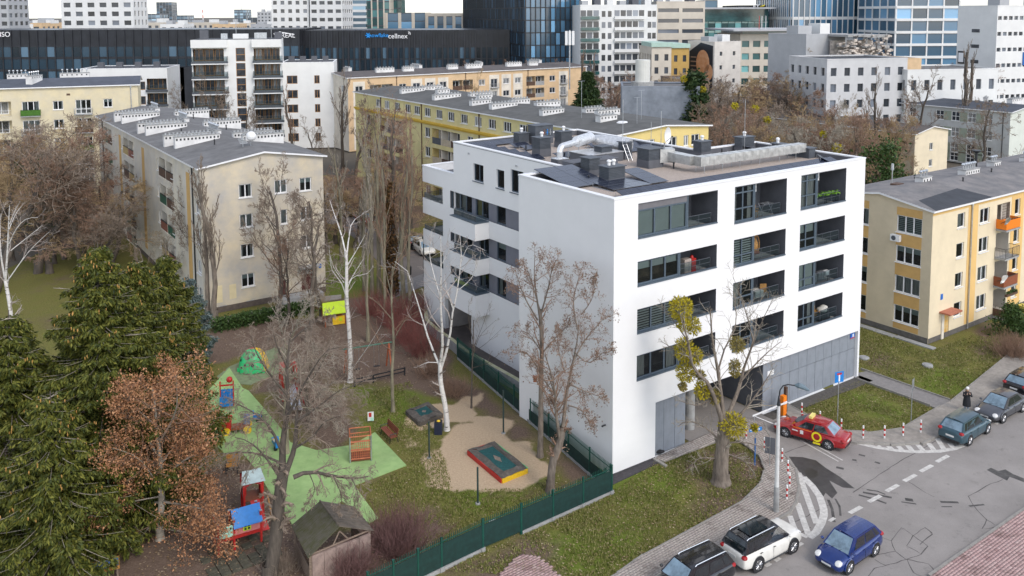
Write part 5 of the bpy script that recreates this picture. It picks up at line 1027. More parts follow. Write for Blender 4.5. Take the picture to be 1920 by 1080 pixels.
# ---------------- low grey house behind the yellow block
c10=G(1262,207,7.0);u10,v10=W2E(c10);LB=abs(reach(c10,B,1136));LA,H_,RS=10.0,7.0,.5
t=thing('low_house','low grey house with three roof chimneys beside the tall fir','building',E2W(u10,v10),YAW);W_=[]
y=2
while y<LB-3:W_.append((LB-y-1.6,LB-y,4.1,5.6));W_.append((LB-y-1.6,LB-y,1.2,2.7));y+=8.
b=shell(t,LA,LB,H_,[(2,3.5,4,5.4),(6,7.5,4,5.4)],W_,1,0,None,.1);b.build('wall',[mat('stone_grey_render',(.47,.44,.40),.9,.06,.6,grime=.12),M['pale_r']],t)
for q in W_:win_simple(t,(0,LB),(0,-1),*q,.08,(.5,))
for q in((2,3.5,4,5.4),(6,7.5,4,5.4)):win_simple(t,SO,ST,*q,.08,(.5,))
rf=gable_roof(t,LA,LB,H_,RS,'B',MATS['felt_brown']);RC(rf,LA,LB,H_,RS,'B',[(4,5,2,1.2,1.2,0,3),(4,LB*.45,2,1.2,1.2,0,3),(4,LB*.85,2,1.2,1.2,0,3)],1)
t=thing('low_house','plain grey walled garage behind the low grey house','building',E2W(u10+30,v10+2),YAW);b=shell(t,14,16,5.5,[(3,4.5,2,4)],[],0,0);b.build('wall',[MATS['stone_grey_render']],t);win_simple(t,SO,ST,3,4.5,2,4,.1);gable_roof(t,14,16,5.5,.4,'B',MATS['felt_dusk']);chimney(t,3,8,5.9,2.2,1.2,1.4,0,3,.5,1)
# ---------------- white modern residence
D3=172.;cc=at_depth(358,75,D3);z3=float(cc[2]);yw3=R(12)
a3=np.array([math.cos(yw3),math.sin(yw3),0]);b3=np.array([-math.sin(yw3),math.cos(yw3),0]);LA=reach(cc,a3,526);LB=11.0
t=thing('apartment_block','white modern eight storey residence with glazed dark balconies','building',(cc[0],cc[1],0),yw3);fl=3.02;S_=[];BX=[]
xa,xb,xc,xd=.0,LA*.38,LA*.68,LA
yw_l=4.6
W_=[]
for k in range(7):
 z=z3-1.6-fl*(k+1)+.35
 S_+=[(.25,xb-.4,z,z+2.45,1.3,1),(xc+.2,xd-.25,z,z+2.45,1.3,1)];BX+=[(-.0,xb+.4,z,k),(xc-.0,xd+.35,z,k)]
 S_.append((LA*.49,LA*.49+1.8,z-.1,z+2.6,.15,1))
 if k<5:
  for i in range(4):W_.append((1.3+i*2.0,2.0+i*2.0,z+.5,z+2.2))
b=MB();wall(b,SO,ST,LA,0,z3,S_,0,0,.15);wall(b,(0,LB),(0,-1),LB,0,z3,W_,0,0,.15);wall(b,(LA,0),(0,1),LB,0,z3,[],0);wall(b,(LA,LB),(-1,0),LA,0,z3,[],0)
for q in S_:
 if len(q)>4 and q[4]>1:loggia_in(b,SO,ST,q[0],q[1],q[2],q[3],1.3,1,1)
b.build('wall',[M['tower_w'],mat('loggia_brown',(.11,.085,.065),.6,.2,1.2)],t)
for q in W_:win_simple(t,(0,LB),(0,-1),*q,.1,(),(),M['frame_wood'],M['win_far'])
for q in S_:
 if q[4]>1:
  n=3
  for i in range(n):win_simple(t,SO,ST,q[0]+.15+i*(q[1]-q[0])/n,q[0]+(i+1)*(q[1]-q[0])/n-.1,q[2]+.1,q[3]-.1,1.2,(.5,),(),M['frame_wood'],WR.choice([M['win_far'],M['curtain_g']]))
 else:win_simple(t,SO,ST,*q[:4],.1,(),(.5,),M['frame_wood'],M['win_far'])
for x0_,x1_,z,k in BX:
 MB().box(x0_,x1_,-1.0,-.004,z-.42,z-.05).build('balcony_slab',M['anthra'],t);MB().box(x0_,x1_,-1.02,-.002,z-.62,z-.425).build('slab_edge',M['tower_w'],t);railing(t,[(x0_+.1,-.02),(x0_+.1,-.95),(x1_-.1,-.95),(x1_-.1,-.02)],1.0,M['anthra'],'balcony_railing',M['glass_b'],z=z-.05)
MB().box(-.0,xb+.3,-.9,-.004,z3-1.55,z3+.01).build('roof_fascia',M['tower_w'],t);MB().box(xc-.1,LA+.2,-.9,-.004,z3-1.55,z3+.01).build('roof_fascia',M['tower_w'],t)
b=MB();b.box(.2,LA-.2,.2,LB-.2,z3-.2,z3+.05);b.build('roof',M['tar_d'],t)
for i,(x,y,w,h)in enumerate(((2,4,1.6,1.8),(6,3,1.2,1.1),(9,5,3,1.0),(13,4,2.4,1.2),(16.5,4,1.5,1.3))):MB().box(-w/2,w/2,-.6,.6,0,h).build('roof_unit',[M['anthra2'],M['steel'],M['plastic_w'],M['steel'],M['anthra2']][i],t,(x,y,z3+.05))
for x in(8,15):MB().tube([(x,6,z3),(x,6,z3+4)],.05,5).build('antenna',M['steel'],t)
def wing(pxl,pxr,ytop,D,yaw,label,dark):
 c=at_depth(pxl,ytop,D);d=np.array([math.cos(yaw),math.sin(yaw),0]);L=reach(c,d,pxr);h=float(c[2]);w=thing('apartment_block',label,'building',(c[0],c[1],0),yaw);ops=[]
 for k in range(5):
  z=h-1.7-fl*(k+1)+.35
  for(f0,f1,lg)in dark:ops.append((L*f0,L*f1,z,z+2.3 if lg else z+1.7,1.2 if lg else .15,1))
 b=MB();wall(b,SO,ST,L,0,h,ops,0,0);wall(b,(0,11),(0,-1),11,0,h,[],0);wall(b,(L,0),(0,1),11,0,h,[],0);wall(b,(L,11),(-1,0),L,0,h,[],0)
 for q in ops:
  if q[4]>1:loggia_in(b,SO,ST,q[0],q[1],q[2],q[3],1.2,1,1)
 b.build('wall',[M['tower_w'],MATS['loggia_brown']],w);MB().box(.25,L-.25,.25,10.75,h-.3,h+.02).build('roof',M['tar_d'],w);bb=MB();ring(bb,[(0,0),(L,0),(L,11),(0,11)],.3,.02,h,h+.12);bb.build('coping',M['coping'],w)
 for q in ops:
  if q[4]>1:
   win_simple(w,SO,ST,q[0]+.1,q[1]-.1,q[2]+.1,q[3]-.1,1.1,(.25,.5,.75),(),M['frame_wood'],M['win_far']);MB().box(q[0]-.2,q[1]+.2,-.5,-.004,q[2]-.4,q[2]-.02).build('balcony_slab',M['anthra'],w);railing(w,[(q[0],-.4),(q[1],-.4)],1.0,M['anthra'],'balcony_railing',M['glass_b'],z=q[2]-.02)
  else:win_simple(w,SO,ST,*q[:4],.1,(.5,),(),M['frame_wood'],M['win_far'])
 for i in range(4):MB().box(-.6,.6,-.5,.5,0,1.1).build('roof_unit',M['anthra2'],w,(L*(.15+.22*i),5,h+.02))
 return w
wing(150,313,130,176,R(8),'low white wing left of the modern residence',[(.60,.74,False),(.76,.99,True)]);wing(527,626,118,180,R(8),'plain white wing right of the modern residence',[(.10,.30,False),(.62,.72,False)])
# ================ THE CITY BEHIND
def face_grid(wb,gb,o,t,L,z0,z1,fl,nx_,wf,hf,sill=.3,mw=0,dep=.3,skip=None):
 """storeys of openings with one pane behind each"""
 o=np.array(o,float);t=np.array(t,float);nin=np.array((-t[1],t[0]));ops=[];n=max(1,int((z1-z0)/fl));bw=L/nx_
 for k in range(n):
  zb=z1-.9-fl*(k+1)+fl*sill
  if zb<.3:break
  for i in range(nx_):
   if skip and skip(i,k):continue
   ops.append((bw*(i+.5-wf/2),bw*(i+.5+wf/2),zb,zb+fl*hf))
 wall(wb,o,t,L,z0,z1,ops,mw,mw,dep)
 for q in ops:P=lambda a,z:(*(o+t*a+nin*dep*.9),z);gb.face([P(q[0],q[2]),P(q[1],q[2]),P(q[1],q[3]),P(q[0],q[3])],0)
GV={}
def glassv(name,c,rough=.12):
 """facade glass whose panes differ from one another"""
 m,t,b=_new(name);g=node(t,'ShaderNodeNewGeometry');t.links.new(ramp(t,g.outputs['Random Per Island'],[(0,tuple(q*.35 for q in c)),(.6,c),(.9,tuple(min(1,q*1.9+.02)for q in c)),(1,tuple(min(1,q*3.5+.07)for q in c))]),b.inputs['Base Color'])
 b.inputs['Roughness'].default_value=rough;b.inputs['Specular IOR Level'].default_value=.8;return m
GL=dict(win=glassv('city_window_glass',(.06,.07,.085)),blue=glassv('city_blue_glass',(.05,.13,.21)),green=glassv('city_green_glass',(.05,.14,.14)),dark=glassv('city_dark_glass',(.018,.045,.07)),pale=glassv('city_pale_glass',(.16,.24,.30)))
def tower(label,pxl,pxr,ytop,D,yaw=0.,LB=18.,pxs=None,cat='building',name='tower'):
 c=at_depth(pxl,ytop,D);d=np.array([math.cos(yaw),math.sin(yaw),0]);bb=np.array([-math.sin(yaw),math.cos(yaw),0]);L=reach(c,d,pxr);h=float(c[2])
 if pxs is not None:LB=abs(reach(c,bb,pxs))
 return thing(name,label,cat,(c[0],c[1],0),yaw),L,LB,h
def masonry(label,pxl,pxr,ytop,D,yaw=0.,LB=18.,pxs=None,fl=3.1,bay=3.4,wf=.5,hf=.5,sill=.3,m=None,gl='win',side=None,roof=None,name='tower',units=3,par=True):
 t,L,LB,h=tower(label,pxl,pxr,ytop,D,yaw,LB,pxs,name=name);wb,gb=MB(),MB();m=m or M['tower_w']
 face_grid(wb,gb,(0,0),(1,0),L,0,h,fl,max(1,round(L/bay)),wf,hf,sill)
 sb=side or(bay,wf,hf);face_grid(wb,gb,(0,LB),(0,-1),LB,0,h,fl,max(1,round(LB/sb[0])),sb[1],sb[2],sill,1);face_grid(wb,gb,(L,0),(0,1),LB,0,h,fl,max(1,round(LB/sb[0])),sb[1],sb[2],sill,1)
 wall(wb,(L,LB),(-1,0),L,0,h,[],0);wb.build('wall',[m,m],t);tag(gb.build('window',GL[gl],t),kind='stuff')
 MB().box(.3,L-.3,.3,LB-.3,h-.5,h-.1).build('roof',roof or M['tar'],t)
 if par:q=MB();ring(q,[(0,0),(L,0),(L,LB),(0,LB)],.3,.03,h,h+.25);q.build('parapet',m,t)
 r=random.Random(int(pxl*7+pxr))
 for i in range(units):x=L*(i+.5)/units;w=r.uniform(1.,2.6);MB().box(x-w,x+w,LB*.3,LB*.6,h-.1,h+r.uniform(1.2,2.8)).build('roof_unit',[M['tower_g'],M['tower_w'],M['anthra2']][i%3],t)
 return t,L,LB,h
def curtain(label,pxl,pxr,ytop,D,yaw=0.,LB=20.,pxs=None,fl=3.6,bay=1.5,gl='blue',mull=None,mw=.18,band=.5,mband=None,bandout=.06,mout=.25,vert=True,cap=0.,name='tower'):
 t,L,LB,h=tower(label,pxl,pxr,ytop,D,yaw,LB,pxs,name=name);gb,mu,bd=MB(),MB(),MB();nf=int(h/fl)
 for(o,tt,LL)in(((0,0),(1,0),L),((0,LB),(0,-1),LB),((L,0),(0,1),LB)):
  o=np.array(o,float);tt=np.array(tt,float);nout=np.array((tt[1],-tt[0]));nb=max(1,round(LL/bay));bw=LL/nb
  for k in range(nf+1):
   z0,z1=max(0,h-cap-fl*(k+1)),h-cap-fl*k
   if z1<=z0:continue
   for i in range(nb):P=lambda a,z:(*(o+tt*a),z);gb.face([P(i*bw,z0),P((i+1)*bw,z0),P((i+1)*bw,z1),P(i*bw,z1)])
   if band:p,q=o+nout*.003,o+tt*LL+nout*.003;e=nout*bandout;bd.prism([p,q,q+e,p+e],z1-band,z1)
  if vert:
   for i in range(nb+1):p=o+tt*(i*bw)-tt*mw/2;bdv=nout*mout;mu.prism([p,p+tt*mw,p+tt*mw+bdv,p+bdv],.2,h-.01)
 tag(gb.build('glazing',GL[gl],t),kind='stuff')
 if bd.f:tag(bd.build('floor_band',mband or M['anthra'],t),kind='stuff')
 if vert:tag(mu.build('mullion',mull or M['black_p'],t),kind='stuff')
 MB().box(.02,L-.02,.02,LB,h-.3-cap,h).build('roof',M['tar']if not cap else(mull or M['black_p']),t);return t,L,LB,h
def letters(par,txt,px,py,D,hpx,m,yaw=0.,name='lettering',anchor='CENTER'):
 cu=bpy.data.curves.new(name,'FONT');cu.body=txt;cu.size=hpx*D/FPX*1.35;cu.extrude=.06;cu.align_x=anchor;cu.align_y='CENTER';cu.materials.append(m);oc=bpy.data.objects.new(name,cu);COL.objects.link(oc)
 bpy.context.view_layer.update();me=bpy.data.meshes.new_from_object(oc.evaluated_get(bpy.context.evaluated_depsgraph_get()));bpy.data.objects.remove(oc);bpy.data.curves.remove(cu)
 if not me.materials:me.materials.append(m)
 o=link(name,me)
 p=at_depth(px,py,D);o.rotation_euler=(math.pi/2,0,yaw);o.location=tuple(p)
 if par is not None:o.parent=par;o.matrix_parent_inverse=(Matrix.Translation(par.location)@Matrix.Rotation(par.rotation_euler.z,4,'Z')).inverted()
 return o
signw=mat('sign_white',(.85,.85,.85),.5,.02,4);signb=mat('sign_blue',(.01,.30,.80),.5,.02,4);signy=mat('sign_yellow',(.85,.70,.02),.5,.02,4)
DK=262.
t,L,LB,h=curtain('long black office building with white and blue name signs',-160,560,57,DK,0,30,fl=3.7,bay=2.6,gl='dark',mull=M['black_p'],mw=.35,band=.7,mband=M['black_p'],cap=4.4,name='office_building')
letters(t,'DENSO',-2,65,DK-.5,9.5,signw);letters(t,'YAREAL',533,67,DK-.5,8.5,signw)
P_=[at_depth(x,y,DK-.5)for x,y in((515,64.5),(524,59),(552,64),(552,65.4),(526,61.4),(520,64.8))];bq=MB();bq.face([tuple(p-np.array(t.location))for p in P_]);bq.build('roof_emblem',signw,t)
MB().box(-2,0,0,0,0,0)
for x in(300,330,400,500):p=at_depth(x,118,DK-.6)-np.array(t.location);MB().box(p[0],p[0]+9,p[1]-5,p[1],0,p[2]-1).build('porch',M['black_p'],t)
t,L,LB,h=curtain('black ribbed office wing beside the dark tower',560,985,57,268.,0,30,fl=3.7,bay=1.7,gl='dark',mull=M['black_p'],mw=.5,band=.4,mband=M['black_p'],cap=5.0,mout=.5,name='office_building')
letters(t,'snowflake',708,66.5,267.4,7.6,signb);letters(t,'cellnex',746,68,267.4,9.5,signw)
pc=at_depth(690,66.5,267.4)-np.array(t.location);bq=MB()
for i in range(6):a=i*math.pi/3;bq.tube([(pc[0]+.12*math.cos(a),pc[1],pc[2]+.12*math.sin(a)),(pc[0]+.85*math.cos(a),pc[1],pc[2]+.85*math.sin(a))],.14,5)
bq.build('flake_emblem',signb,t);pc=at_depth(765,64,267.4)-np.array(t.location);bq=MB()
for r_ in(.35,.75):bq.tube([(pc[0]+r_*math.cos(a),pc[1],pc[2]+r_*math.sin(a))for a in np.linspace(-.2,1.5,6)],.1,5)
bq.build('wave_emblem',signw,t)
curtain('dark reflecting office tower with dense black fins',985,1088,-130,250,R(14),20,pxs=868,fl=3.6,bay=1.55,gl='blue',mull=M['black_p'],mw=.26,band=.3,mband=M['black_p'],mout=.22)
t=thing('antenna_mast','slim phone mast with white panels before the dark tower','mast',(*at_depth(1068,130,205)[:2],0));MB().tube([(0,0,10),(0,0,24.0)],.18,6).build('pole',M['steel'],t)
for x in(-.8,.0,.8):MB().box(x-.3,x+.3,-.5,-.2,20.5,23.8).build('antenna_panel',M['plastic_w'],t)
masonry('white residential tower with narrow windows at the left',110,246,-70,300,R(-4),12,pxs=76,fl=3.05,bay=4.3,wf=.58,hf=.52,side=(2.6,.4,.6));masonry('grey residential tower cut by the left picture edge',-40,11,-60,330,0,14,fl=3.1,bay=3.5,wf=.6,hf=.5,m=M['tower_g'])
masonry('white residential tower with small blue windows left of centre',506,577,-70,335,R(6),14,fl=3.2,bay=2.7,wf=.5,hf=.45);masonry('white residential tower with grey loggia strips',579,640,-70,335,R(-6),14,fl=3.2,bay=3.1,wf=.66,hf=.42)
curtain('pale louvred office tower beside green glass tower',657,684,-60,385,0,14,fl=2.6,bay=30,gl='pale',band=1.1,mband=M['tower_w'],vert=False);curtain('green glass office tower with cream vertical stripes',684,730,-60,388,0,16,fl=3.6,bay=3.0,gl='green',mull=M['beige'],mw=.6,band=.6);curtain('teal glass tower behind the cream striped tower',729,751,-30,400,0,14,fl=3.6,bay=2.,gl='green',mull=M['glass_gr'])
curtain('low glass office with cream piers behind the black office',724,800,24,365,0,16,fl=3.4,bay=5.0,gl='blue',mull=M['beige'],mw=1.3,band=.3,name='office_building');curtain('glass office with dark roof edge right of the cream piers',800,868,25,362,0,16,fl=3.4,bay=4.2,gl='blue',mull=M['beige'],mw=1.2,band=.3,cap=1.2,name='office_building')
for(lb,a,c,y,D,gl)in(('far blue slab tower on the left horizon',293,322,4,1250,'dark'),('far glass tower with cut corner on the horizon',268,300,26,900,'pale'),('small far glass block on the left horizon',331,352,29,950,'pale'),('small far dark office on the horizon',464,482,33,900,'dark')):curtain(lb,a,c,y,D,R(8),30,fl=4,bay=4,gl=gl,band=1.2,mull=M['tower_g'])
t,L,LB,h=curtain('far pale spired tower on the horizon',439,461,18,1500,0,30,fl=5,bay=5,gl='pale',mull=M['tower_g'],band=1.5);MB().tube([(L*.55,5,h),(L*.55,5,h+8)],.5,5).build('spire',M['steel'],t)
t=thing('antenna_mast','red and white striped mast on the far horizon','mast',(*at_depth(380,20,1000)[:2],0))
for k in range(6):MB().cyl(0,0,18+k*3,21+k*3,.5,.5,5).build('mast_section',M['plastic_w']if k%2 else M['red'],t)
r=random.Random(9)
for i,(a,c,y,D,m,lb)in enumerate(((14,62,46,430,'tower_w','far low white block beyond the black office'),(57,78,44,430,'peach','far low orange block beside white tower'),(248,300,43,520,'beige','far beige rooftop row under the glass tower'),(300,345,46,500,'tower_w','far pale low roofs under blue slab tower'),(340,400,43,560,'beige','far beige block left of the striped mast'),(398,440,46,540,'peach','far brown block left of the spired tower'),(425,470,44,600,'beige','far sandy block under the spired tower'),(470,506,46,520,'tower_g','far grey block beside white residential tower'),(482,508,22,900,'tower_g','far grey tower behind the white residential towers'),(638,660,40,700,'beige','far beige sliver between two towers'))):masonry(lb,a,c,y,D,R(r.uniform(-10,10)),25,fl=3.4,bay=4.0,m=M[m],units=2,name='city_block')
t,L,LB,h=tower('broad white apartment tower with stacked white balconies',1088,1232,9,238,R(4),16,name='apartment_tower');wb,gb=MB(),MB();fl=3.0
wall(wb,(0,0),(1,0),L,0,h,[],0);wall(wb,(L,0),(0,1),16,0,h,[],0);wall(wb,(0,16),(0,-1),16,0,h,[],0);wall(wb,(L,16),(-1,0),L,0,h,[],0);wb.build('wall',[M['tower_w']],t)
for k in range(int(h/fl)):
 z=h-1.0-fl*(k+1)
 if z<.5:break
 for(f0,f1,out)in((.0,.25,.9),(.44,.84,.7)):
  n=max(2,int(L*(f1-f0)/1.6))
  for i in range(n):a0,a1=L*f0+L*(f1-f0)*i/n,L*f0+L*(f1-f0)*(i+.9)/n;gb.box(a0+.1,a1,-.03,-.003,z+.9,z+2.5)
  MB().box(L*f0+.1,L*f1-.1,-out,-.035,z,z+.85).build('balcony',M['tower_w']if f0 or k>6 else M['glass_gr'],t)
 for f0 in(.28,.36,.88,.94):gb.box(L*f0,L*f0+1.0,-.03,-.003,z+.7,z+2.3)
tag(gb.build('window',GL['win'],t),kind='stuff')
for i in range(6):MB().box(L*(i+.3)/6,L*(i+.8)/6,4,9,h,h+1.2+(i%3)*.8).build('roof_unit',[M['tower_g'],M['anthra2'],M['tower_w']][i%3],t)
masonry('cream office with dark ribbon windows beside white tower',1231,1322,4,292,R(4),20,fl=3.5,bay=9.,wf=.86,hf=.36,m=M['beige'],side=(3.,.4,.4),name='office_building')
vg_=mat('verdigris_roof',(.40,.55,.47),.7,.05,1)
for(lb,x0_,x1_,y_,D_,mm_)in(('small mustard house with pale green roof edge',1259,1292,92,214,mat('mustard_render',(.50,.32,.10),.9,.05,1)),('beige town house with pale green roof left of the mustard house',1222,1259,90,213,M['beige'])):
 t,L,LB,h=masonry(lb,x0_,x1_,y_,D_,R(6),12,fl=3.2,bay=2.4,wf=.4,hf=.5,m=mm_,name='town_house',units=0);MB().prism([(-.2,-.4),(L+.2,-.4),(L-.6,LB+.4),(.6,LB+.4)],h+.26,h+1.3).build('roof_slab',vg_,t)
t,L,LB,h=masonry('white gabled house carrying a large dark food poster',1340,1389,80,214,R(28),14,pxs=1290,fl=3.4,bay=4.5,wf=.2,hf=.3,m=mat('chalk_render',(.70,.66,.60),.9,.05,.6,grime=.12),side=(60,.001,.01),name='town_house',units=2)
wpl=MB();wpl.face([(-.06,LB*.93,h-12.2),(-.06,LB*.05,h-12.2),(-.06,LB*.05,h-.8),(-.06,LB*.5,h-.1),(-.06,LB*.93,h-2.4)]);po=wpl.build('poster',mat('poster_dark',(.012,.02,.035),.5,.2,.4),t)
bc_=mat('poster_bread',(.55,.24,.10),.6,.3,.8,c2=(.68,.40,.24))
for(y,z,ry,rz)in((LB*.42,h-5.2,2.5,3.3),(LB*.2,h-7.4,1.6,2.0)):q=MB();q.face([(-.075,y-ry*math.cos(a),z+rz*math.sin(a))for a in np.linspace(0,6.28,18)[:-1]]);q.build('printed_loaf',bc_,po)
q=MB()
for i in range(4):q.face([(-.075,LB*.88,h-4-i*1.1),(-.075,LB*.66,h-4-i*1.1),(-.075,LB*.66,h-3.7-i*1.1),(-.075,LB*.88,h-3.7-i*1.1)])
tag(q.build('printed_text_line',mat('poster_print',(.35,.25,.20),.6,.1,2),po),kind='stuff');q=MB();q.face([(-.08,LB*.35-2.2*math.cos(a),h-10.2+1.0*math.sin(a))for a in np.linspace(0,6.28,14)[:-1]]);q.build('printed_cubes',mat('poster_sugar',(.6,.58,.55),.6,.2,1.5),po)
curtain('green glass office with curved roof behind the poster house',1316,1440,22,312,R(4),22,fl=3.4,bay=2.4,gl='green',mull=M['glass_gr'],band=.7,mband=mat('mint_band',(.30,.42,.38),.5,.05,1),name='office_building')
t,L,LB,h=tower('roof canopy sheet over the green glass office',1312,1452,14,311,R(4),20,name='roof_canopy');MB().box(0,L,-2,22,h-.6,h).build('canopy_sheet',M['tower_g'],t);MB().box(2,L-2,.5,20,h-5,h-.65).build('canopy_wall',M['glass_gr'],t)
t,L,LB,h=masonry('cream stone office with green windows and flat hipped roof',1388,1512,66,250,R(4),20,pxs=1345,fl=3.6,bay=3.0,wf=.66,hf=.5,m=M['beige'],gl='green',name='office_building',units=0);MB().prism([(-3,-3),(L+3,-3),(L+3,LB+3),(-3,LB+3)],h+1.2,h+1.7).build('roof_overhang',M['tower_g'],t);MB().box(1,L-1,1,LB-1,h+.25,h+1.2).build('roof_storey',M['glass_gr'],t)
for x in(.3,.34,.4):MB().tube([(L*x,1,h+1.7),(L*x,1,h+5.5)],.09,5).build('flagpole',M['red']if x<.31 else M['plastic_w'],t)
t,L,LB,h=curtain('dark glass office with two white letters and yellow beam',1386,1492,10,332,R(2),22,fl=3.6,bay=2.2,gl='dark',mull=M['black_p'],band=.6,mband=M['black_p'],cap=5,name='office_building');letters(t,'EY',1418,12,331.2,8,signw,R(2))
P_=[at_depth(x,y,331.2)for x,y in((1424,12.5),(1434,8.3),(1433,11.5))];q=MB();q.face([tuple(Matrix.Rotation(-R(2),3,'Z')@(Vector(p)-t.location))for p in P_]);q.build('beam_emblem',signy,t)
curtain('blue glass office with white fins on two tiers',1488,1632,-8,300,R(5),24,fl=7.2,bay=1.9,gl='blue',mull=M['tower_w'],mw=.3,band=1.0,mband=M['tower_w'],name='office_building');curtain('dark narrow glass slab right of the white finned office',1626,1650,-40,296,0,20,fl=3.6,bay=3,gl='dark',mull=M['black_p'])
t,L,LB,h=masonry('tall windowless grey slab with two slits beside the ruin',1512,1588,66,190,R(25),12,fl=9,bay=60,wf=.001,hf=.01,m=M['tower_g'],name='tower_block',units=2);q=MB()
for k in range(4):MB().box(L*.5,L*.5+1.6,-.05,-.003,h-7-3.6*k,h-6.2-3.6*k).build('slit_window',M['win_far'],t)
t=thing('ruined_building','half demolished concrete frame with hanging rubble','building',(*at_depth(1588,62,186)[:2],0),R(14));zt=float(at_depth(1588,60,186)[2]);L=10.5;r=random.Random(3)
for k in range(4):
 z=zt-.6-k*2.3;q=MB();n=9
 for i in range(n):
  if r.random()<.85:q.box(i*L/n,(i+1.02)*L/n,-r.uniform(0,.8),8,z-.3-r.uniform(0,.5),z-.003*i)
 q.build('broken_slab',M['concrete'],t)
 for i in range(5):
  if r.random()<.8:MB().tube([(i*L/4.2,.3,z-2.3),(i*L/4.2+r.uniform(-.3,.3),.3,z-.3)],.25,4).build('column',M['concrete'],t)
MB().box(0,L,5.5,6,0,zt-2).build('back_wall',mat('rubble_wall',(.60,.53,.46),.95,.25,1.5,.5,10),t);q=MB()
for i in range(260):x,y,z=r.uniform(-1,L),r.uniform(-1.5,2),zt-r.triangular(.5,8,5);s=r.uniform(.15,.5);q.box(x-s,x+s,y-s,y+s*.6,z-s*.5,z+s*.4)
tag(q.build('rubble',MATS['rubble_wall'],t),kind='stuff');q=MB()
for i in range(60):x,z=r.uniform(0,L),zt-r.uniform(0,8);q.tube([(x,-.5,z),(x+r.uniform(-.8,.8),-1.2,z-r.uniform(.5,2))],.035,3)
tag(q.build('bent_bars',M['brown'],t),kind='stuff')
t,L,LB,h=masonry('grey office with four rows of cross windows before the ruin',1551,1702,113,166,R(12),14,fl=3.1,bay=2.9,wf=.42,hf=.5,m=mat('pewter_render',(.55,.55,.55),.9,.05,.5),name='office_building',units=0,roof=M['tar_d']);masonry('white two storey school wing with large windows',1702,1872,133,168,R(10),14,fl=4.2,bay=3.0,wf=.4,hf=.48,m=M['tower_w'],name='office_building',units=0)
masonry('small tan extension between grey office and school wing',1690,1728,112,172,R(10),10,fl=8,bay=30,wf=.01,hf=.01,m=M['peach'],name='office_building',units=0)
curtain('tall curved blue glass tower with white floor bands',1683,1802,-60,272,R(3),26,fl=3.9,bay=5.2,gl='blue',mull=M['tower_w'],mw=.45,band=.8,mband=M['tower_w'],bandout=.4);curtain('narrow glass tower behind the banded blue tower',1646,1684,16,290,0,20,fl=3.4,bay=4,gl='dark',mull=M['tower_w'],mw=.3,band=.6,mband=M['tower_w'])
curtain('pale far tower peeking between two glass towers',1650,1672,2,420,0,20,fl=3.4,bay=4,gl='pale',mull=M['tower_w'],band=1)
t,L,LB,h=masonry('white hospital block with ribbon windows at the right edge',1871,2010,12,198,R(18),16,pxs=1797,fl=3.6,bay=1.6,wf=.72,hf=.24,sill=.4,m=M['tower_w'],side=(60,.001,.01),name='hospital',units=2);
for k in range(8):MB().box(-.05,-.003,LB*.42,LB*.62,h-6-3.6*k,h-5.2-3.6*k).build('slit_window',M['win_far'],t)
MB().box(8,16,-.2,-.01,h-13.5,h-10.5).build('blue_band',mat('signal_blue',(.01,.13,.45),.5,.05,2),t);q=MB().box(-.14,-.01,LB*.78,LB*.95,h-13.5,h-10.5).build('white_sign',M['blackm'],t);MB().box(-.17,-.145,LB*.80,LB*.93,h-13.1,h-10.9).build('sign_face',signw,q)
t=thing('gas_chimney','pale round concrete chimney in front of the white tower','chimney',(*at_depth(1205,150,152)[:2],0));MB().cyl(0,0,0,float(at_depth(1205,112,152)[2]),1.35,1.3,20).build('shaft',mat('pale_concrete',(.62,.62,.58),.85,.06,.6),t);MB().cyl(0,0,15,16,2,2,12).build('collar',M['concrete'],t)
t,L,LB,h=masonry('long low grey garage wall with painted mural',1166,1312,164,150,R(-6),10,fl=9,bay=80,wf=.001,hf=.01,m=mat('mural_wall',(.28,.31,.36),.9,.35,.35,c2=(.15,.17,.20)),name='garage',units=0)
masonry('low brown house with flat dark roof near the poster',1265,1330,150,190,R(8),10,fl=5,bay=8,wf=.2,hf=.2,m=M['wood'],name='low_house',units=0);
for(lb,a,c,y,D,gl)in(('distant glass office above the cream ribbon office',1185,1222,-4,420,'blue'),('distant grey office roof behind the ribbon office',1322,1345,0,420,'pale'),('distant glass top behind the green glass office',1440,1490,-2,430,'blue')):curtain(lb,a,c,y,D,0,20,fl=3.6,bay=4,gl=gl,mull=M['tower_g'])
# ================ TREES
def tubes(groups):
 """groups: list of (P[n,k,3], R[n,k], sides) -> verts, quads"""
 VV,FF,off=[],[],0
 for Pq,Rq,m in groups:
  n,k,_=Pq.shape
  T=np.empty_like(Pq);T[:,1:-1]=Pq[:,2:]-Pq[:,:-2];T[:,0]=Pq[:,1]-Pq[:,0];T[:,-1]=Pq[:,-1]-Pq[:,-2];T/=np.linalg.norm(T,axis=2,keepdims=True)+1e-9
  ref=np.where(np.abs(T[:,:1,2:3])>.9,np.array([1.,0,0]),np.array([0,0,1.]));X=np.cross(T,np.broadcast_to(ref,T.shape));X/=np.linalg.norm(X,axis=2,keepdims=True)+1e-9;Y=np.cross(X,T)
  a=np.arange(m)*2*np.pi/m;V=Pq[:,:,None]+Rq[:,:,None,None]*(np.cos(a)[:,None]*X[:,:,None]+np.sin(a)[:,None]*Y[:,:,None])
  idx=off+np.arange(n*k*m).reshape(n,k,m);A_=idx[:,:-1];B_=idx[:,1:]
  FF.append(np.stack([A_,np.roll(A_,-1,2),np.roll(B_,-1,2),B_],-1).reshape(-1,4));VV.append(V.reshape(-1,3));off+=n*k*m
 return np.concatenate(VV),np.concatenate(FF)
SIDES={0:9,1:6,2:4,3:3,4:3,5:3};KP={0:11,1:8,2:6,3:5,4:4,5:3}
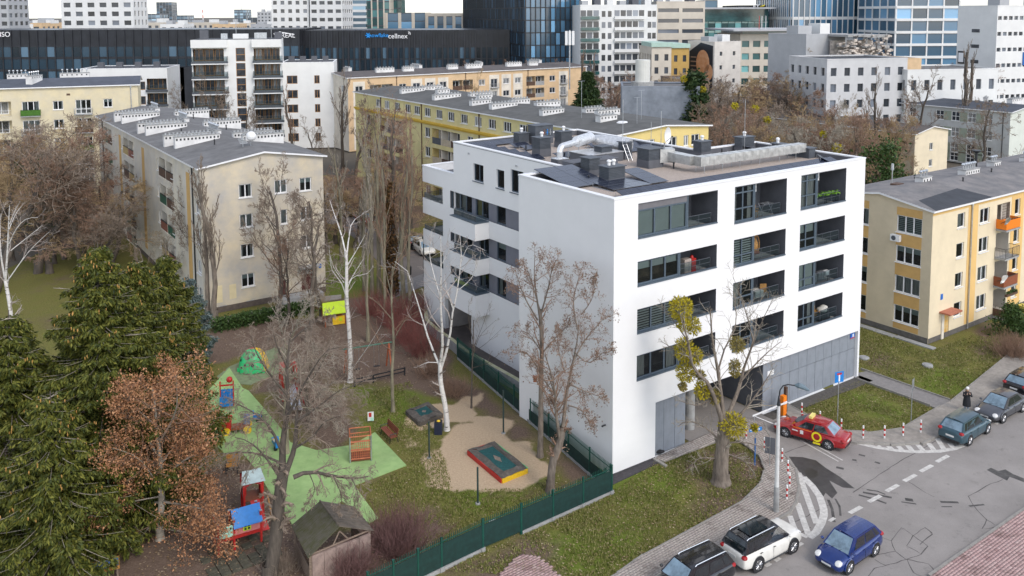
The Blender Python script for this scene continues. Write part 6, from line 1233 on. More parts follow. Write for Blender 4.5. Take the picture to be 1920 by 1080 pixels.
class Tree:
 def __init__(s,seed,wig=.13,up=.10,ang=(28,62),ratio=(.38,.66),dens=(0,9,7,6,5,0),maxlev=4,first=.28,droop=0.,thin=.55):
  s.r=random.Random(seed);s.P={i:[]for i in range(6)};s.R={i:[]for i in range(6)};s.o=dict(wig=wig,up=up,ang=ang,ratio=ratio,dens=dens,maxlev=maxlev,first=first,droop=droop,thin=thin);s.tips=[]
 def path(s,p,d,L,r0,r1,lev,pts=None):
  k=KP[lev];r=s.r;o=s.o
  if pts is None:
   p=Vector(p);d=Vector(d).normalized();q=[p.copy()];st=L/(k-1)
   for i in range(k-1):
    d=(d+Vector((r.gauss(0,1),r.gauss(0,1),r.gauss(0,1)))*o['wig']+Vector((0,0,o['up']-(o['droop']*(i/k)*(lev>=2))))).normalized();p=p+d*st;q.append(p.copy())
  else:q=resample(pts,k)
  s.P[lev].append([tuple(v)for v in q]);s.R[lev].append([r0+(r1-r0)*(i/(k-1))**.85 for i in range(k)]);return q
 def sprout(s,q,L,r0,r1,lev,n=None,first=None):
  o=s.o;r=s.r
  if lev+1>o['maxlev']:s.tips.append((q[-1],(q[-1]-q[-2]).normalized()));return
  n=o['dens'][lev+1]if n is None else n;f=o['first']if first is None else first;k=len(q)
  n=max(1,int(n*r.uniform(.75,1.25)))
  for i in range(n):
   t=f+(1-f)*(i+r.random())/n;x=min(t,.999)*(k-1);j=int(x);p=q[j].lerp(q[j+1],x-j);d=(q[j+1]-q[j]).normalized()
   a=R(r.uniform(*o['ang']));ax=d.orthogonal().normalized();ax=Matrix.Rotation(r.uniform(0,6.283),3,d)@ax;nd=(d*math.cos(a)+ax*math.sin(a));nl=L*r.uniform(*o['ratio'])*(1.12-.62*t);rr=(r0+(r1-r0)*t)*o['thin']*r.uniform(.75,1.05)
   s.grow(p,nd,nl,max(rr,.006),lev+1)
 def grow(s,p,d,L,r0,lev):
  q=s.path(p,d,L,r0,max(.0035,r0*.28),lev);s.sprout(q,L,r0,r0*.28,lev)
 def groups(s,levs):return[(np.array(s.P[l]),np.array(s.R[l]),SIDES[l])for l in levs if s.P[l]]
def resample(pts,k):
 pts=[Vector(p)for p in pts];Ls=[0.]
 for a,b_ in zip(pts[:-1],pts[1:]):Ls.append(Ls[-1]+(b_-a).length)
 out=[]
 for i in range(k):
  x=Ls[-1]*i/(k-1);j=max(q for q in range(len(pts)-1)if Ls[q]<=x+1e-9)if x>0 else 0;seg=Ls[j+1]-Ls[j];f=(x-Ls[j])/seg if seg else 0
  p0,p1,p2,p3=pts[max(j-1,0)],pts[j],pts[j+1],pts[min(j+2,len(pts)-1)];f2,f3=f*f,f*f*f
  out.append(.5*((2*p1)+(p2-p0)*f+(2*p0-5*p1+4*p2-p3)*f2+(3*p1-p0-3*p2+p3)*f3))
 return out
def flare(t,p,r):
 t.P[0].append([(p[0],p[1],p[2]-.3+.1*i)for i in range(KP[0])]);t.R[0].append([r*(1.55-.55*min(1,i/6))for i in range(KP[0])])
def plant_tree(t,name,label,loc,bm,tm,group=None,rot=0.,extra=None,cat='tree'):
 root=thing(name,label,cat,loc,rot,group);V,F=tubes(t.groups([0,1]));link('trunk',npmesh('trunk',V,F,bm,smooth=True),root)
 g=t.groups([2,3,4,5])
 if g:V,F=tubes([(p,np.maximum(q*1.2,.008),m)for p,q,m in g]);tag(link('crown',npmesh('crown',V,F,tm),root),kind=None)
 return root
def quads(C,U,Wv,name,mt,par,loc=None):
 V=np.stack([C-U-Wv*.2,C+Wv,C+U-Wv*.2,C-Wv],1);return link(name,npmesh(name,V,np.arange(len(C)*4).reshape(-1,4),mt),par,loc)
def rand_frame(r,n):
 d=r.normal(size=(n,3));d/=np.linalg.norm(d,axis=1)[:,None];e=np.cross(d,r.normal(size=(n,3)));e/=np.linalg.norm(e,axis=1)[:,None];return d,e
def tip_leaves(t,name,mt,par,per,size,spread,seed,droop=0.):
 r=np.random.default_rng(seed);C=np.repeat(np.array([tuple(p)for p,d in t.tips]),per,0);n=len(C);C=C+r.normal(0,spread,(n,3));C[:,2]-=droop*r.random(n);d,e=rand_frame(r,n);s=size*r.uniform(.5,1.4,(n,1));return quads(C,d*s,e*s*.55,name,mt,par)
# --- a tree whose limbs were surveyed from the photograph: pixel polylines at the distance of its foot
def surveyed(name,label,base,limbs,bm,tm,seed,lev1n=7,group=None,depthspread=.5,top=None,**kw):
 b0=G(*base);D=float(b0[1]);t=Tree(seed,**kw);r=t.r;L0=None
 for li,(pts,r0,r1)in enumerate(limbs):
  lean=r.uniform(-1,1)*depthspread if li else 0.;q=[]
  for i,(x,y)in enumerate(pts):
   off=math.hypot(x-pts[0][0],y-pts[0][1])/FPX*D;p=at_depth(x,y,D+(lean*off));q.append(Vector(p-b0))
  if li==0:q[0]=Vector((0,0,-.2))
  L=sum((b_-a).length for a,b_ in zip(q[:-1],q[1:]));lev=0 if(li==0 or r0>.12)else 1
  qq=t.path(None,None,L,r0,r1,lev,q);t.sprout(qq,L*(.55 if lev==0 else .8),r0*.5 if lev==0 else r0,r1,1 if lev==0 else 1,n=int(lev1n*(1 if lev else 1.0)),first=.42 if li==0 else .25)
 flare(t,(0,0,0),limbs[0][1]);return t,plant_tree(t,name,label,b0,bm,tm,group)
# ---- foreground spruces (left)
def spruce(name,label,loc,H,Rad,seed,mt,group=None,cones=40,dens=1.0,low=1.0,card=.25):
 r=np.random.default_rng(seed);root=thing(name,label,'tree',loc,0,group);tb=MB();tb.tube([(0,0,-.3),(0,0,H*.5),(.05,.03,H)],[.02*H,.013*H,.02],9).build('trunk',M['bark_d'],root)
 bo,C,U,Wv,CN=[],[],[],[],[];br=[];z=low
 while z<H-.25:
  f=(z-low)/(H-low);Lb=Rad*(1-f)**.78*(.75+.25*min(1,f*6))+.15;n=max(4,int(7*dens))
  for i in range(n):
   a=r.uniform(0,6.283);L=Lb*r.uniform(.65,1.15);dr=r.uniform(.12,.30)*(1-.6*f);k=6;s=np.linspace(0,1,k);pa=np.stack([np.cos(a)*L*s,np.sin(a)*L*s,z+L*(.12*s-dr*s**1.5+.22*np.maximum(0,s-.7))],1);br.append(pa)
   m=int((16+20*L)*dens);t=r.uniform(.12,1.03,m)**.8;x=np.stack([np.interp(t,s,pa[:,q])for q in range(3)],1)
   side=r.choice([-1.,1.],m);out=np.stack([-np.sin(a)*side,np.cos(a)*side,np.zeros(m)],1);wl=(.16+.30*(1-t))*L*.5*r.uniform(.3,1.1,m);x=x+out*wl[:,None];x[:,2]-=wl*.35+r.uniform(0,.16,m)
   for q in range(4):
    hang=np.stack([np.cos(a)*.55+r.normal(0,.45,m)+out[:,0]*.5,np.sin(a)*.55+r.normal(0,.45,m)+out[:,1]*.5,-r.uniform(.15,1.2,m)],1);hang/=np.linalg.norm(hang,axis=1)[:,None];ln=card*r.uniform(.5,1.2,m)[:,None];wv=np.cross(hang,r.normal(size=(m,3)));wv/=np.linalg.norm(wv,axis=1)[:,None]
    C.append(x+hang*ln*.5+r.normal(0,.06,(m,3)));U.append(hang*ln*.6);Wv.append(wv*.16*card*r.uniform(.7,1.4,m)[:,None])
   if f>.35 and r.random()<cones/220.:CN.append(pa[-1]+np.array([0,0,-.12]))
  z+=r.uniform(.22,.36)/max(.6,dens)*(1.15 if f<.5 else .9)
 br=np.array(br);V,F=tubes([(br,np.tile(np.linspace(.04,.010,6),(len(br),1)),3)]);link('branches',npmesh('branches',V,F,M['twig_g']),root)
 quads(np.concatenate(C),np.concatenate(U),np.concatenate(Wv),'crown',mt,root)
 if CN:
  CN=np.repeat(np.array(CN),4,0)+r.normal(0,.14,(len(CN)*4,3));pa=np.stack([CN,CN-[0,0,.08],CN-[0,0,.17]],1);V,F=tubes([(pa,np.tile([.022,.034,.012],(len(CN),1)),5)]);tag(link('cones',npmesh('cones',V,F,M['cone']),root),kind='stuff')
 return root
spruce('spruce_tree','tallest dark spruce with golden cones at the left foreground',G(206,985),15.9,5.4,1,M['spruce'],dens=1.15)
spruce('spruce_tree','wide spruce reaching out of the left picture edge',G(38,1010),12.6,5.2,2,M['spruce'],dens=1.1)
spruce('spruce_tree','spruce beside the cream gable behind the dry beech',G(325,850),13.2,4.0,3,M['spruce'],dens=1.05)
spruce('spruce_tree','round topped spruce between the tallest spruce and the gable',G(275,930),14.2,4.6,14,M['spruce'],dens=1.1)
spruce('spruce_tree','low spruce in the bottom left picture corner',G(110,1075),9.5,4.2,15,M['spruce'],dens=1.05)
spruce('blue_spruce','small blue grey spruce at the foot of the cream block',G(358,690),7.6,2.2,4,M['blue_spruce'],cones=0)
spruce('fir_tree','tall dark fir rising behind the yellow block roof',at_depth(1101,215,150)*np.array([1,1,0]),18.3,4.6,5,M['spruce_b'],cones=0,dens=.8,card=.8)
def dead_top(label,base,limbs,seed):t,o=surveyed('dead_tree',label,base,limbs,M['birch_t'],M['birch_t'],seed,3,maxlev=2,dens=(0,3,3,0,0,0));return o
dead_top('bare pale dead stem poking out of the left spruce',(180,960),[([(180,960),(182,700),(184,560),(178,520)],.09,.02),([(184,560),(150,545),(100,540)],.03,.01),([(184,575),(215,555),(240,545)],.03,.01),([(183,640),(215,625),(250,620)],.03,.01),([(178,540),(165,505),(160,480)],.03,.01)],11)
# ---- birches
BK=dict(dens=(0,6,6,6,0,0),maxlev=3,up=.05,wig=.15,ratio=(.3,.6))
surveyed('birch_tree','white birch leaning in two stems before the garage ramp',(838,806),[([(838,806),(836,770),(826,715),(826,678)],.19,.15),([(826,680),(830,640),(826,570),(827,510),(826,440)],.12,.02),([(827,690),(842,640),(848,590),(858,540),(865,480),(862,440)],.11,.02),([(826,690),(805,640),(790,590),(776,545),(762,505),(740,490)],.09,.012),([(826,560),(812,510),(805,470),(810,430)],.05,.01),([(850,580),(838,545),(832,520)],.05,.01),([(858,545),(885,520),(900,480)],.04,.008),([(822,680),(800,680),(780,690)],.03,.008),([(862,500),(880,460),(910,470)],.03,.008),([(826,500),(845,470),(870,462)],.03,.008)],M['birch'],M['birch_t'],21,6,**BK)
surveyed('birch_tree','white birch standing alone behind the bare play trees',(657,716),[([(657,716),(656,640),(650,560),(650,500),(648,470)],.20,.11),([(648,475),(640,440),(628,405),(618,375)],.08,.012),([(650,480),(655,440),(662,415),(690,395)],.08,.012),([(650,500),(668,470),(685,440)],.05,.01),([(650,560),(640,530),(622,505),(617,460)],.05,.01),([(652,540),(662,520),(690,512),(700,497)],.04,.01),([(654,530),(672,500),(682,485)],.04,.01),([(645,530),(625,500),(620,480)],.03,.01),([(655,700),(690,650),(715,610)],.03,.008)],M['birch'],M['birch_t'],22,5,**BK)
surveyed('birch_tree','white forked birch behind the spruces at the far left',(26,690),[([(26,690),(22,600),(10,525)],.17,.13),([(10,530),(14,470),(16,420),(18,385)],.10,.02),([(10,525),(2,480),(0,430),(2,400)],.09,.015),([(12,530),(40,490),(60,465),(95,432)],.06,.01),([(16,460),(30,430),(50,410),(72,408)],.05,.01),([(17,430),(30,400),(42,385)],.04,.01),([(20,470),(45,450),(80,422)],.04,.01),([(18,420),(28,395),(35,382)],.04,.01)],M['birch'],M['birch_t'],23,5,**BK)
# ---- seed trees by the side wall
SK=dict(dens=(0,8,7,6,4,0),maxlev=4,up=.06,wig=.17,ratio=(.34,.62))
for base,limbs,sd,lb in(((1013,856),[([(1013,856),(1014,780),(1015,700),(1016,640),(1012,580)],.20,.11),([(1013,600),(1006,555),(1002,520),(1003,470)],.09,.012),([(1014,590),(1028,540),(1036,500),(1045,485)],.07,.01),([(1008,600),(985,560),(970,520),(965,500)],.06,.01),([(1014,700),(990,665),(955,655)],.06,.01),([(1015,660),(990,625),(960,620)],.05,.01),([(1018,660),(1045,630),(1075,600)],.05,.01),([(1018,710),(1040,740),(1050,770)],.04,.01),([(1012,580),(1000,540),(985,490)],.05,.01)],31,'slender seed bearing tree close to the blank white wall'),((1032,922),[([(1032,922),(1036,870),(1050,830),(1056,800)],.26,.20),([(1050,830),(1042,770),(1040,730),(1030,690),(1022,665)],.12,.03),([(1056,800),(1062,740),(1072,690),(1082,640),(1086,600)],.13,.02),([(1048,800),(1040,760),(1035,740)],.06,.01),([(1074,680),(1095,640),(1120,610),(1140,590)],.06,.01),([(1068,720),(1100,735),(1130,745)],.06,.01),([(1066,760),(1090,770),(1110,800)],.05,.01),([(1084,620),(1075,570),(1085,520),(1092,500)],.06,.01),([(1040,740),(1025,700),(1000,690)],.05,.01),([(1078,660),(1105,680),(1142,650)],.05,.01),([(1060,700),(1048,660),(1046,620)],.05,.01),([(1090,590),(1110,560),(1118,520)],.04,.01)],32,'low forked seed tree by the corner of the green fence')):
 t,o=surveyed('seed_tree',lb,base,limbs,M['bark'],M['twig_r'],sd,13,**SK);tip_leaves(t,'seed_clusters',M['seeds'],o,1,.055,.08,sd,.25)
link('bird_box',MB().box(-.12,.12,-.12,.1,0,.3).box(-.15,.15,-.16,.12,.3,.34).mesh('bird_box',M['woodr']),None,tuple(G(1013,856)+np.array([-.32,-.15,5.0])))
tag(bpy.data.objects['bird_box'],'small red brown bird box nailed to the slender seed tree','bird box')
# ---- mistletoe tree at the street corner
t,o=surveyed('mistletoe_tree','gnarled bare street tree hung with yellow green mistletoe',(1352,905),[([(1352,905),(1352,870),(1356,830),(1358,795)],.52,.34),([(1356,800),(1345,760),(1325,715),(1300,690),(1290,640),(1275,590)],.17,.03),([(1358,795),(1352,740),(1345,690),(1335,630),(1332,580)],.16,.03),([(1360,790),(1385,730),(1395,690),(1412,640),(1420,590)],.15,.02),([(1362,800),(1395,770),(1425,730),(1450,690)],.10,.015),([(1354,830),(1320,800),(1290,790),(1270,800)],.07,.012),([(1385,720),(1410,690),(1440,660),(1465,640)],.07,.012),([(1345,700),(1360,650),(1380,610),(1376,545)],.07,.012),([(1360,830),(1400,830),(1430,840)],.06,.012),([(1300,690),(1270,660),(1240,640)],.05,.01),([(1290,640),(1262,600),(1240,570)],.05,.01),([(1412,640),(1400,590),(1375,520)],.05,.01),([(1395,690),(1430,600),(1450,560)],.05,.01),([(1350,860),(1310,860),(1290,880)],.05,.01),([(1362,850),(1395,865),(1415,890)],.05,.01),([(1345,740),(1310,760),(1270,750)],.05,.01)],M['bark'],M['twig_g'],41,13,dens=(0,7,6,6,0,0),maxlev=3,up=.05,wig=.18,ratio=(.3,.58))
def mistletoe(px,py,rpx,base,mt,lb,seed,sy=1.):
 D=float(G(*base)[1]);p=at_depth(px,py,D-.1);r_=rpx*1.15/FPX*D;m=thing('mistletoe',lb,'mistletoe',p,0,'mistletoe balls in the street corner tree');rg=np.random.default_rng(seed);n=int(900*(rpx/20.)**2)+200
 d,_=rand_frame(rg,n);C=d*(r_*rg.uniform(.35,1.,(n,1))**.55)*np.array([1,1,sy]);u,e=rand_frame(rg,n);u=u*.6+d*.7;s=.085*rg.uniform(.6,1.3,(n,1));quads(C,u*s,e*s*.42,'leaves',mt,m)
 st=np.stack([np.zeros((40,3)),d[:40]*r_*.5,d[:40]*r_*.92*np.array([1,1,sy])],1);V,F=tubes([(st,np.tile([.02,.012,.006],(40,1)),3)]);link('stems',npmesh('stems',V,F,M['bark_g']),m)
for i,(x,y,r_,mk,lb,sy)in enumerate(((1277,578,22,0,'biggest rounded mistletoe ball at the top left of the tree',.95),(1283,606,13,0,'small mistletoe ball hanging under the top ball',1.2),(1301,612,13,0,'mistletoe ball lower right of the top ball',1.3),(1283,655,18,0,'tall mistletoe clump in front of the left window band',1.25),(1303,668,15,0,'mistletoe clump overlapping the right side of the tall clump',1.1),(1286,698,18,0,'round bright mistletoe ball below the window band',1.),(1313,703,9,1,'small dull mistletoe beside the round bright ball',1.),(1317,731,15,0,'mistletoe ball above the grey cladding',1.15),(1374,797,25,0,'large low mistletoe ball over the gnarled trunk',.9),(1382,646,14,1,'dull brownish mistletoe in the middle of the crown',1.1),(1378,690,12,1,'thin dull mistletoe on the centre stem',1.4),(1341,745,10,1,'dark mistletoe hidden behind the left limb',1.6),(1280,725,8,1,'tiny pale mistletoe sprig at the far left',1.),(1415,802,7,0,'tiny mistletoe ball by the blue street sign',1.))):mistletoe(x,y,r_,(1352,905),M['mistletoe_d']if mk else M['mistletoe'],lb,60+i,sy)
# ---- weeping bare tree over the play area, and the stems behind it
t,o=surveyed('bare_tree','big bare tree with dark trunk arching over the green play floor',(505,1082),[([(505,1082),(518,1000),(524,930),(532,880)],.36,.28),([(530,890),(530,830),(540,760),(538,690),(545,620)],.20,.03),([(534,890),(552,840),(556,790),(560,740),(590,690)],.17,.02),([(550,895),(580,885),(625,892),(660,897),(690,893)],.12,.02),([(528,900),(500,860),(470,830),(440,820)],.09,.015),([(530,850),(505,800),(470,770),(430,750)],.09,.015),([(552,840),(585,820),(610,790),(640,780)],.08,.012),([(540,780),(570,720),(610,660),(640,650)],.08,.012),([(538,740),(505,700),(480,660),(470,630)],.08,.012),([(540,690),(520,650),(510,610)],.06,.01),([(530,870),(480,850),(420,850),(400,860)],.07,.012),([(556,790),(600,760),(640,730),(680,720)],.06,.01),([(545,640),(580,610),(620,590)],.05,.01),([(660,897),(672,930),(668,960)],.03,.008),([(580,888),(590,920),(572,950)],.03,.008),([(625,892),(640,930),(636,960)],.03,.008)],M['bark_d'],M['twig'],51,18,dens=(0,9,9,8,5,0),maxlev=4,up=-.02,wig=.19,droop=.35,ratio=(.32,.6))
t,o=surveyed('bare_tree','grey stemmed bare tree in the dark thicket behind the red slide',(537,850),[([(537,850),(536,770),(538,700),(540,650)],.19,.10),([(540,660),(525,610),(515,570)],.07,.012),([(540,650),(560,600),(575,560)],.07,.012),([(537,720),(580,680),(630,660)],.08,.012),([(536,740),(500,700),(470,680)],.07,.012),([(538,700),(590,720),(640,740)],.06,.01),([(537,760),(600,770),(650,800)],.05,.01)],M['bark_g'],M['twig_g'],52,17,dens=(0,8,7,6,4,0),maxlev=4,wig=.2,up=.02)
t,o=surveyed('bare_tree','dense twiggy bare tree right of the red slide',(580,800),[([(580,800),(575,750),(580,700),(590,650)],.14,.06),([(578,760),(620,720),(660,690)],.07,.01),([(578,740),(550,700),(530,660)],.06,.01),([(580,720),(610,670),(625,630)],.06,.01),([(577,770),(630,760),(670,770)],.05,.01),([(577,770),(530,770),(490,780)],.05,.01)],M['bark_d'],M['twig'],53,20,dens=(0,9,8,7,4,0),maxlev=4,wig=.22,up=.0)
surveyed('bare_tree','thin grey tree on the green lawn beside the bench',(737,772),[([(737,772),(735,700),(738,640),(734,560),(736,500)],.14,.05),([(736,560),(722,500),(715,440)],.05,.01),([(735,520),(750,460),(760,400)],.05,.01),([(737,640),(760,600),(790,580)],.04,.01),([(736,600),(710,570),(690,555)],.04,.01)],M['bark_g'],M['twig_r'],54,5,dens=(0,6,6,5,0,0),maxlev=3)
surveyed('bare_tree','young bare sapling against the courtyard wall',(884,765),[([(884,765),(885,700),(887,650),(888,600)],.07,.03),([(886,670),(900,630),(930,600)],.03,.008),([(887,655),(905,610),(915,580)],.03,.008),([(886,690),(915,680),(940,660)],.02,.006),([(888,640),(878,600),(880,560)],.03,.006),([(886,660),(910,645),(945,612)],.02,.006)],M['bark_d'],M['twig'],55,4,dens=(0,5,5,4,0,0),maxlev=3)
# ---- dry-leaved beech
t,o=surveyed('beech_tree','copper brown beech still holding its dry leaves',(300,1010),[([(300,1010),(303,900),(296,820),(285,725)],.22,.06),([(300,860),(260,800),(230,780)],.08,.015),([(298,830),(330,770),(330,700)],.08,.015),([(300,900),(240,890),(190,900)],.08,.015),([(302,900),(350,860),(385,850)],.08,.015),([(302,940),(230,960),(160,1000)],.08,.015),([(302,940),(360,950),(400,960)],.08,.015),([(296,820),(300,760),(320,690)],.06,.012),([(302,960),(260,1010),(200,1050)],.07,.012),([(302,960),(340,1010),(380,1040)],.07,.012),([(295,800),(250,760),(240,730)],.05,.012),([(303,920),(260,860),(210,840)],.06,.012),([(303,920),(350,900),(395,920)],.06,.012),([(302,980),(220,1020),(150,1050)],.06,.012),([(302,980),(300,1050),(290,1090)],.06,.012),([(302,880),(280,830),(270,770)],.06,.012),([(302,870),(340,820),(365,780)],.06,.012),([(303,930),(200,950),(175,960)],.05,.012),([(302,990),(360,1000),(410,1010)],.05,.012)],M['twig_g'],M['twig_r'],61,20,dens=(0,9,9,8,0,0),maxlev=3,wig=.16,up=.03,depthspread=1.1,ratio=(.34,.6))
tip_leaves(t,'leaves',M['beech'],o,13,.06,.22,62,.12)
def bush(name,label,loc,rad,h,seed,mt,n=160,sub=4,cat='bush',group=None,up=.2):
 t=Tree(seed,wig=.16,up=up,maxlev=3,dens=(0,0,sub,4,0,0),ratio=(.35,.65));r=t.r
 for i in range(n):
  a=r.uniform(0,6.283);e=r.uniform(.1,1.25);L=h*r.uniform(.7,1.1);d=Vector((math.cos(a)*math.cos(e)*rad/h*1.2,math.sin(a)*math.cos(e)*rad/h*1.2,math.sin(e)));q=t.path(Vector((r.gauss(0,rad*.22),r.gauss(0,rad*.22),-.1)),d,L*.9,.013,.005,2);t.sprout(q,L*.8,.012,.005,2)
 root=thing(name,label,cat,loc,0,group);V,F=tubes(t.groups([2]));link('stems',npmesh('stems',V,F,mt),root);V,F=tubes(t.groups([3]));link('twigs',npmesh('twigs',V,F,mt),root);return root
plum=mat('plum_twigs',(.20,.105,.095),.95,.2,3)
bush('bush','dense plum coloured bare bush between shed and green fence',G(745,1030),2.4,2.6,71,plum,420,5);bush('bush','lower plum bush at the hut wall foot',G(660,1085),1.8,2.0,72,plum,260,4);bush('bush','brown round bush on the lawn at the right edge',G(1900,668),2.0,2.2,73,M['twig_r'],380,5)
bush('bush','dark brown bush below the bare tree by the shed',G(525,1075),1.3,1.2,74,M['twig'],160);bush('bush','yellowish bare bush behind the lime roofed playhouse',G(590,580),1.4,2.0,75,M['twig_o'],150)
redt=mat('reddish_twigs',(.26,.09,.075),.95,.2,3)
for i,(x,y,lb)in enumerate(((762,640,'nearest reddish bush left of the white building'),(790,665,'reddish bush at the corner of the garage ramp'),(735,610,'reddish bush below the ivy covered trunk'),(775,600,'tall reddish bush beside the grey path'),(700,590,'orange red bush near the white birch'),(805,700,'reddish brown bush by the ramp wall'),(850,740,'thin brown bush behind the lichen capped wall'))):bush('bush',lb,G(x,y),2.0,3.0 if i<5 else 1.8,80+i,redt if i not in(5,6)else M['twig_r'],170,4)
# ---- hedge before the cream block
hd=thing('hedge','low dark green hedge along the cream block foot','hedge',G(470,604));q0,q1=G(400,622),G(585,585);b0=G(470,604);rg=np.random.default_rng(5);n=5200;tt=rg.random(n);C=q0+(q1-q0)*tt[:,None]-b0+np.stack([rg.normal(0,.3,n),rg.normal(0,.3,n),rg.uniform(.05,1.15,n)],1);d,e=rand_frame(rg,n);quads(C,d*.14,e*.06,'foliage',M['ever'],hd);st=np.stack([q0+(q1-q0)*k-b0+np.array([[0,0,0],[.05,0,.5],[.1,.05,.95]])for k in np.linspace(0,1,60)]);V,F=tubes([(st,np.tile([.03,.02,.01],(60,1)),4)]);link('stems',npmesh('stems',V,F,M['bark_d']),hd)
# ---- generic bare trees: a few grown ones, copied with their own size and turn
def proto(seed,H,tm,bm,**kw):
 t=Tree(seed,**kw);q=t.path((0,0,-.2),(0,0,1),H*.62,H*.017,H*.007,0);t.sprout(q,H*.62,H*.013,H*.004,0,n=kw.get('limbs',11),first=.3);return t
def pmesh(seed,H,**kw):
 lim=kw.pop('limbs',11);t=Tree(seed,**kw);q=t.path((0,0,-.2),(0,0,1),H*.66,H*.016,H*.006,0);t.sprout(q,H*.6,H*.012,H*.004,0,n=lim,first=.28);flare(t,(0,0,0),H*.016)
 V,F=tubes(t.groups([0,1]));V2,F2=tubes([(p,np.maximum(q*1.3,.009),m)for p,q,m in t.groups([2,3,4])]);k=H/V2[:,2].max();return(V*k,F),(V2*k,F2)
PR={}
for k,kw in dict(round=dict(seed=101,dens=(0,11,8,7,5,0),up=.07),open=dict(seed=102,dens=(0,10,7,6,5,0),up=.1,wig=.16),tall=dict(seed=103,dens=(0,13,7,6,4,0),up=.2,ang=(18,40),ratio=(.3,.5)),poplar=dict(seed=104,dens=(0,22,7,6,0,0),up=.45,ang=(14,28),ratio=(.24,.42),maxlev=3),wide=dict(seed=105,dens=(0,10,9,7,5,0),up=.02,wig=.17,ang=(35,75)),shrub=dict(seed=106,dens=(0,14,9,7,4,0),up=.08,wig=.18,ang=(30,75),ratio=(.45,.75))).items():
 (V,F),(V2,F2)=pmesh(H=10.,**kw);PR[k]=(V,F,V2,F2)
PC={}
def bare(kind,loc,H,tm='twig',bm='bark',label=None,group=None,rot=None,sx=1.,name='bare_tree'):
 key=(kind,tm,bm)
 if key not in PC:V,F,V2,F2=PR[kind];PC[key]=(npmesh('trunk',V,F,M[bm],smooth=True),npmesh('crown',V2,F2,M[tm]))
 r=thing(name,label,'tree',loc,WR.uniform(0,6.28)if rot is None else rot,group);s=H/10.;r.scale=(s*sx,s*sx,s);link('trunk',PC[key][0],r);link('crown',PC[key][1],r);return r
def at_ground(px,D):p=at_depth(px,300,D);return(p[0],p[1],0.)
def hz(px,ytop,D):return float(at_depth(px,ytop,D)[2])
for(px,py,yt,kind,tm,bm,sx,lb)in((390,603,300,'tall','twig','bark',.8,'left stem of the twin bare trees before the gable'),(404,610,285,'tall','twig','bark',.85,'right stem of the twin bare trees before the gable'),(521,600,290,'round','twig','bark_d',.8,'bare tree before the middle windows of the gable'),(537,612,400,'open','twig_r','bark_d',.8,'reddish bare tree close beside the gable middle tree'),(577,640,330,'open','twig','bark',.8,'bare tree left of the lime roofed playhouse'),(603,600,350,'wide','twig','bark_d',.75,'bare tree at the right edge of the gable'),(365,560,330,'round','twig','bark_d',.6,'small bare tree at the left corner of the gable'),(320,560,430,'wide','twig_g','bark',.7,'low bare tree along the loggia side of the cream block'),(270,560,440,'round','twig','bark',.7,'second low bare tree along the loggia side')):
 p=G(px,py);bare(kind,(p[0],p[1],0),hz(px,yt,p[1]),tm,bm,lb,sx=sx)
t,o=surveyed('ivy_tree','stout trunk wrapped in brown ivy beside the car park',(735,555),[([(735,555),(737,500),(738,440),(736,380),(740,300)],.42,.14),([(737,400),(720,330),(705,260),(700,215)],.13,.02),([(738,380),(760,320),(770,260),(768,215)],.12,.02),([(738,340),(735,280),(740,220),(742,195)],.1,.02)],M['bark_d'],M['twig_r'],91,8,dens=(0,8,7,6,4,0),maxlev=4)
rg=np.random.default_rng(8);n=2600;D_=float(G(735,555)[1]);hh=rg.uniform(.3,11.5,n);an=rg.uniform(0,6.28,n);C=np.stack([np.cos(an)*(.62-.025*hh),np.sin(an)*(.62-.025*hh),hh],1)+rg.normal(0,.09,(n,3));d,e=rand_frame(rg,n);quads(C,d*.15,e*.1,'ivy',M['ivy'],o)
for(px,py,yt,sx,lb)in((683,545,250,.55,'leftmost of the pale slender stems between the buildings'),(698,560,215,.55,'second pale slender stem between the buildings'),(712,555,190,.6,'third pale slender stem between the buildings'),(755,580,200,.6,'tall slender stem right of the ivy trunk'),(768,600,230,.5,'slender stem nearest the white building corner'),(722,600,260,.5,'slender stem just in front of the ivy trunk'),(690,640,330,.5,'short slender stem behind the swing frame'),(640,490,250,.7,'bare tree standing left of the birch crown')):
 p=G(px,py);bare('tall',(p[0],p[1],0),hz(px,yt,p[1]),'twig_g' if px<715 else 'twig_r','bark_g',lb,sx=sx)
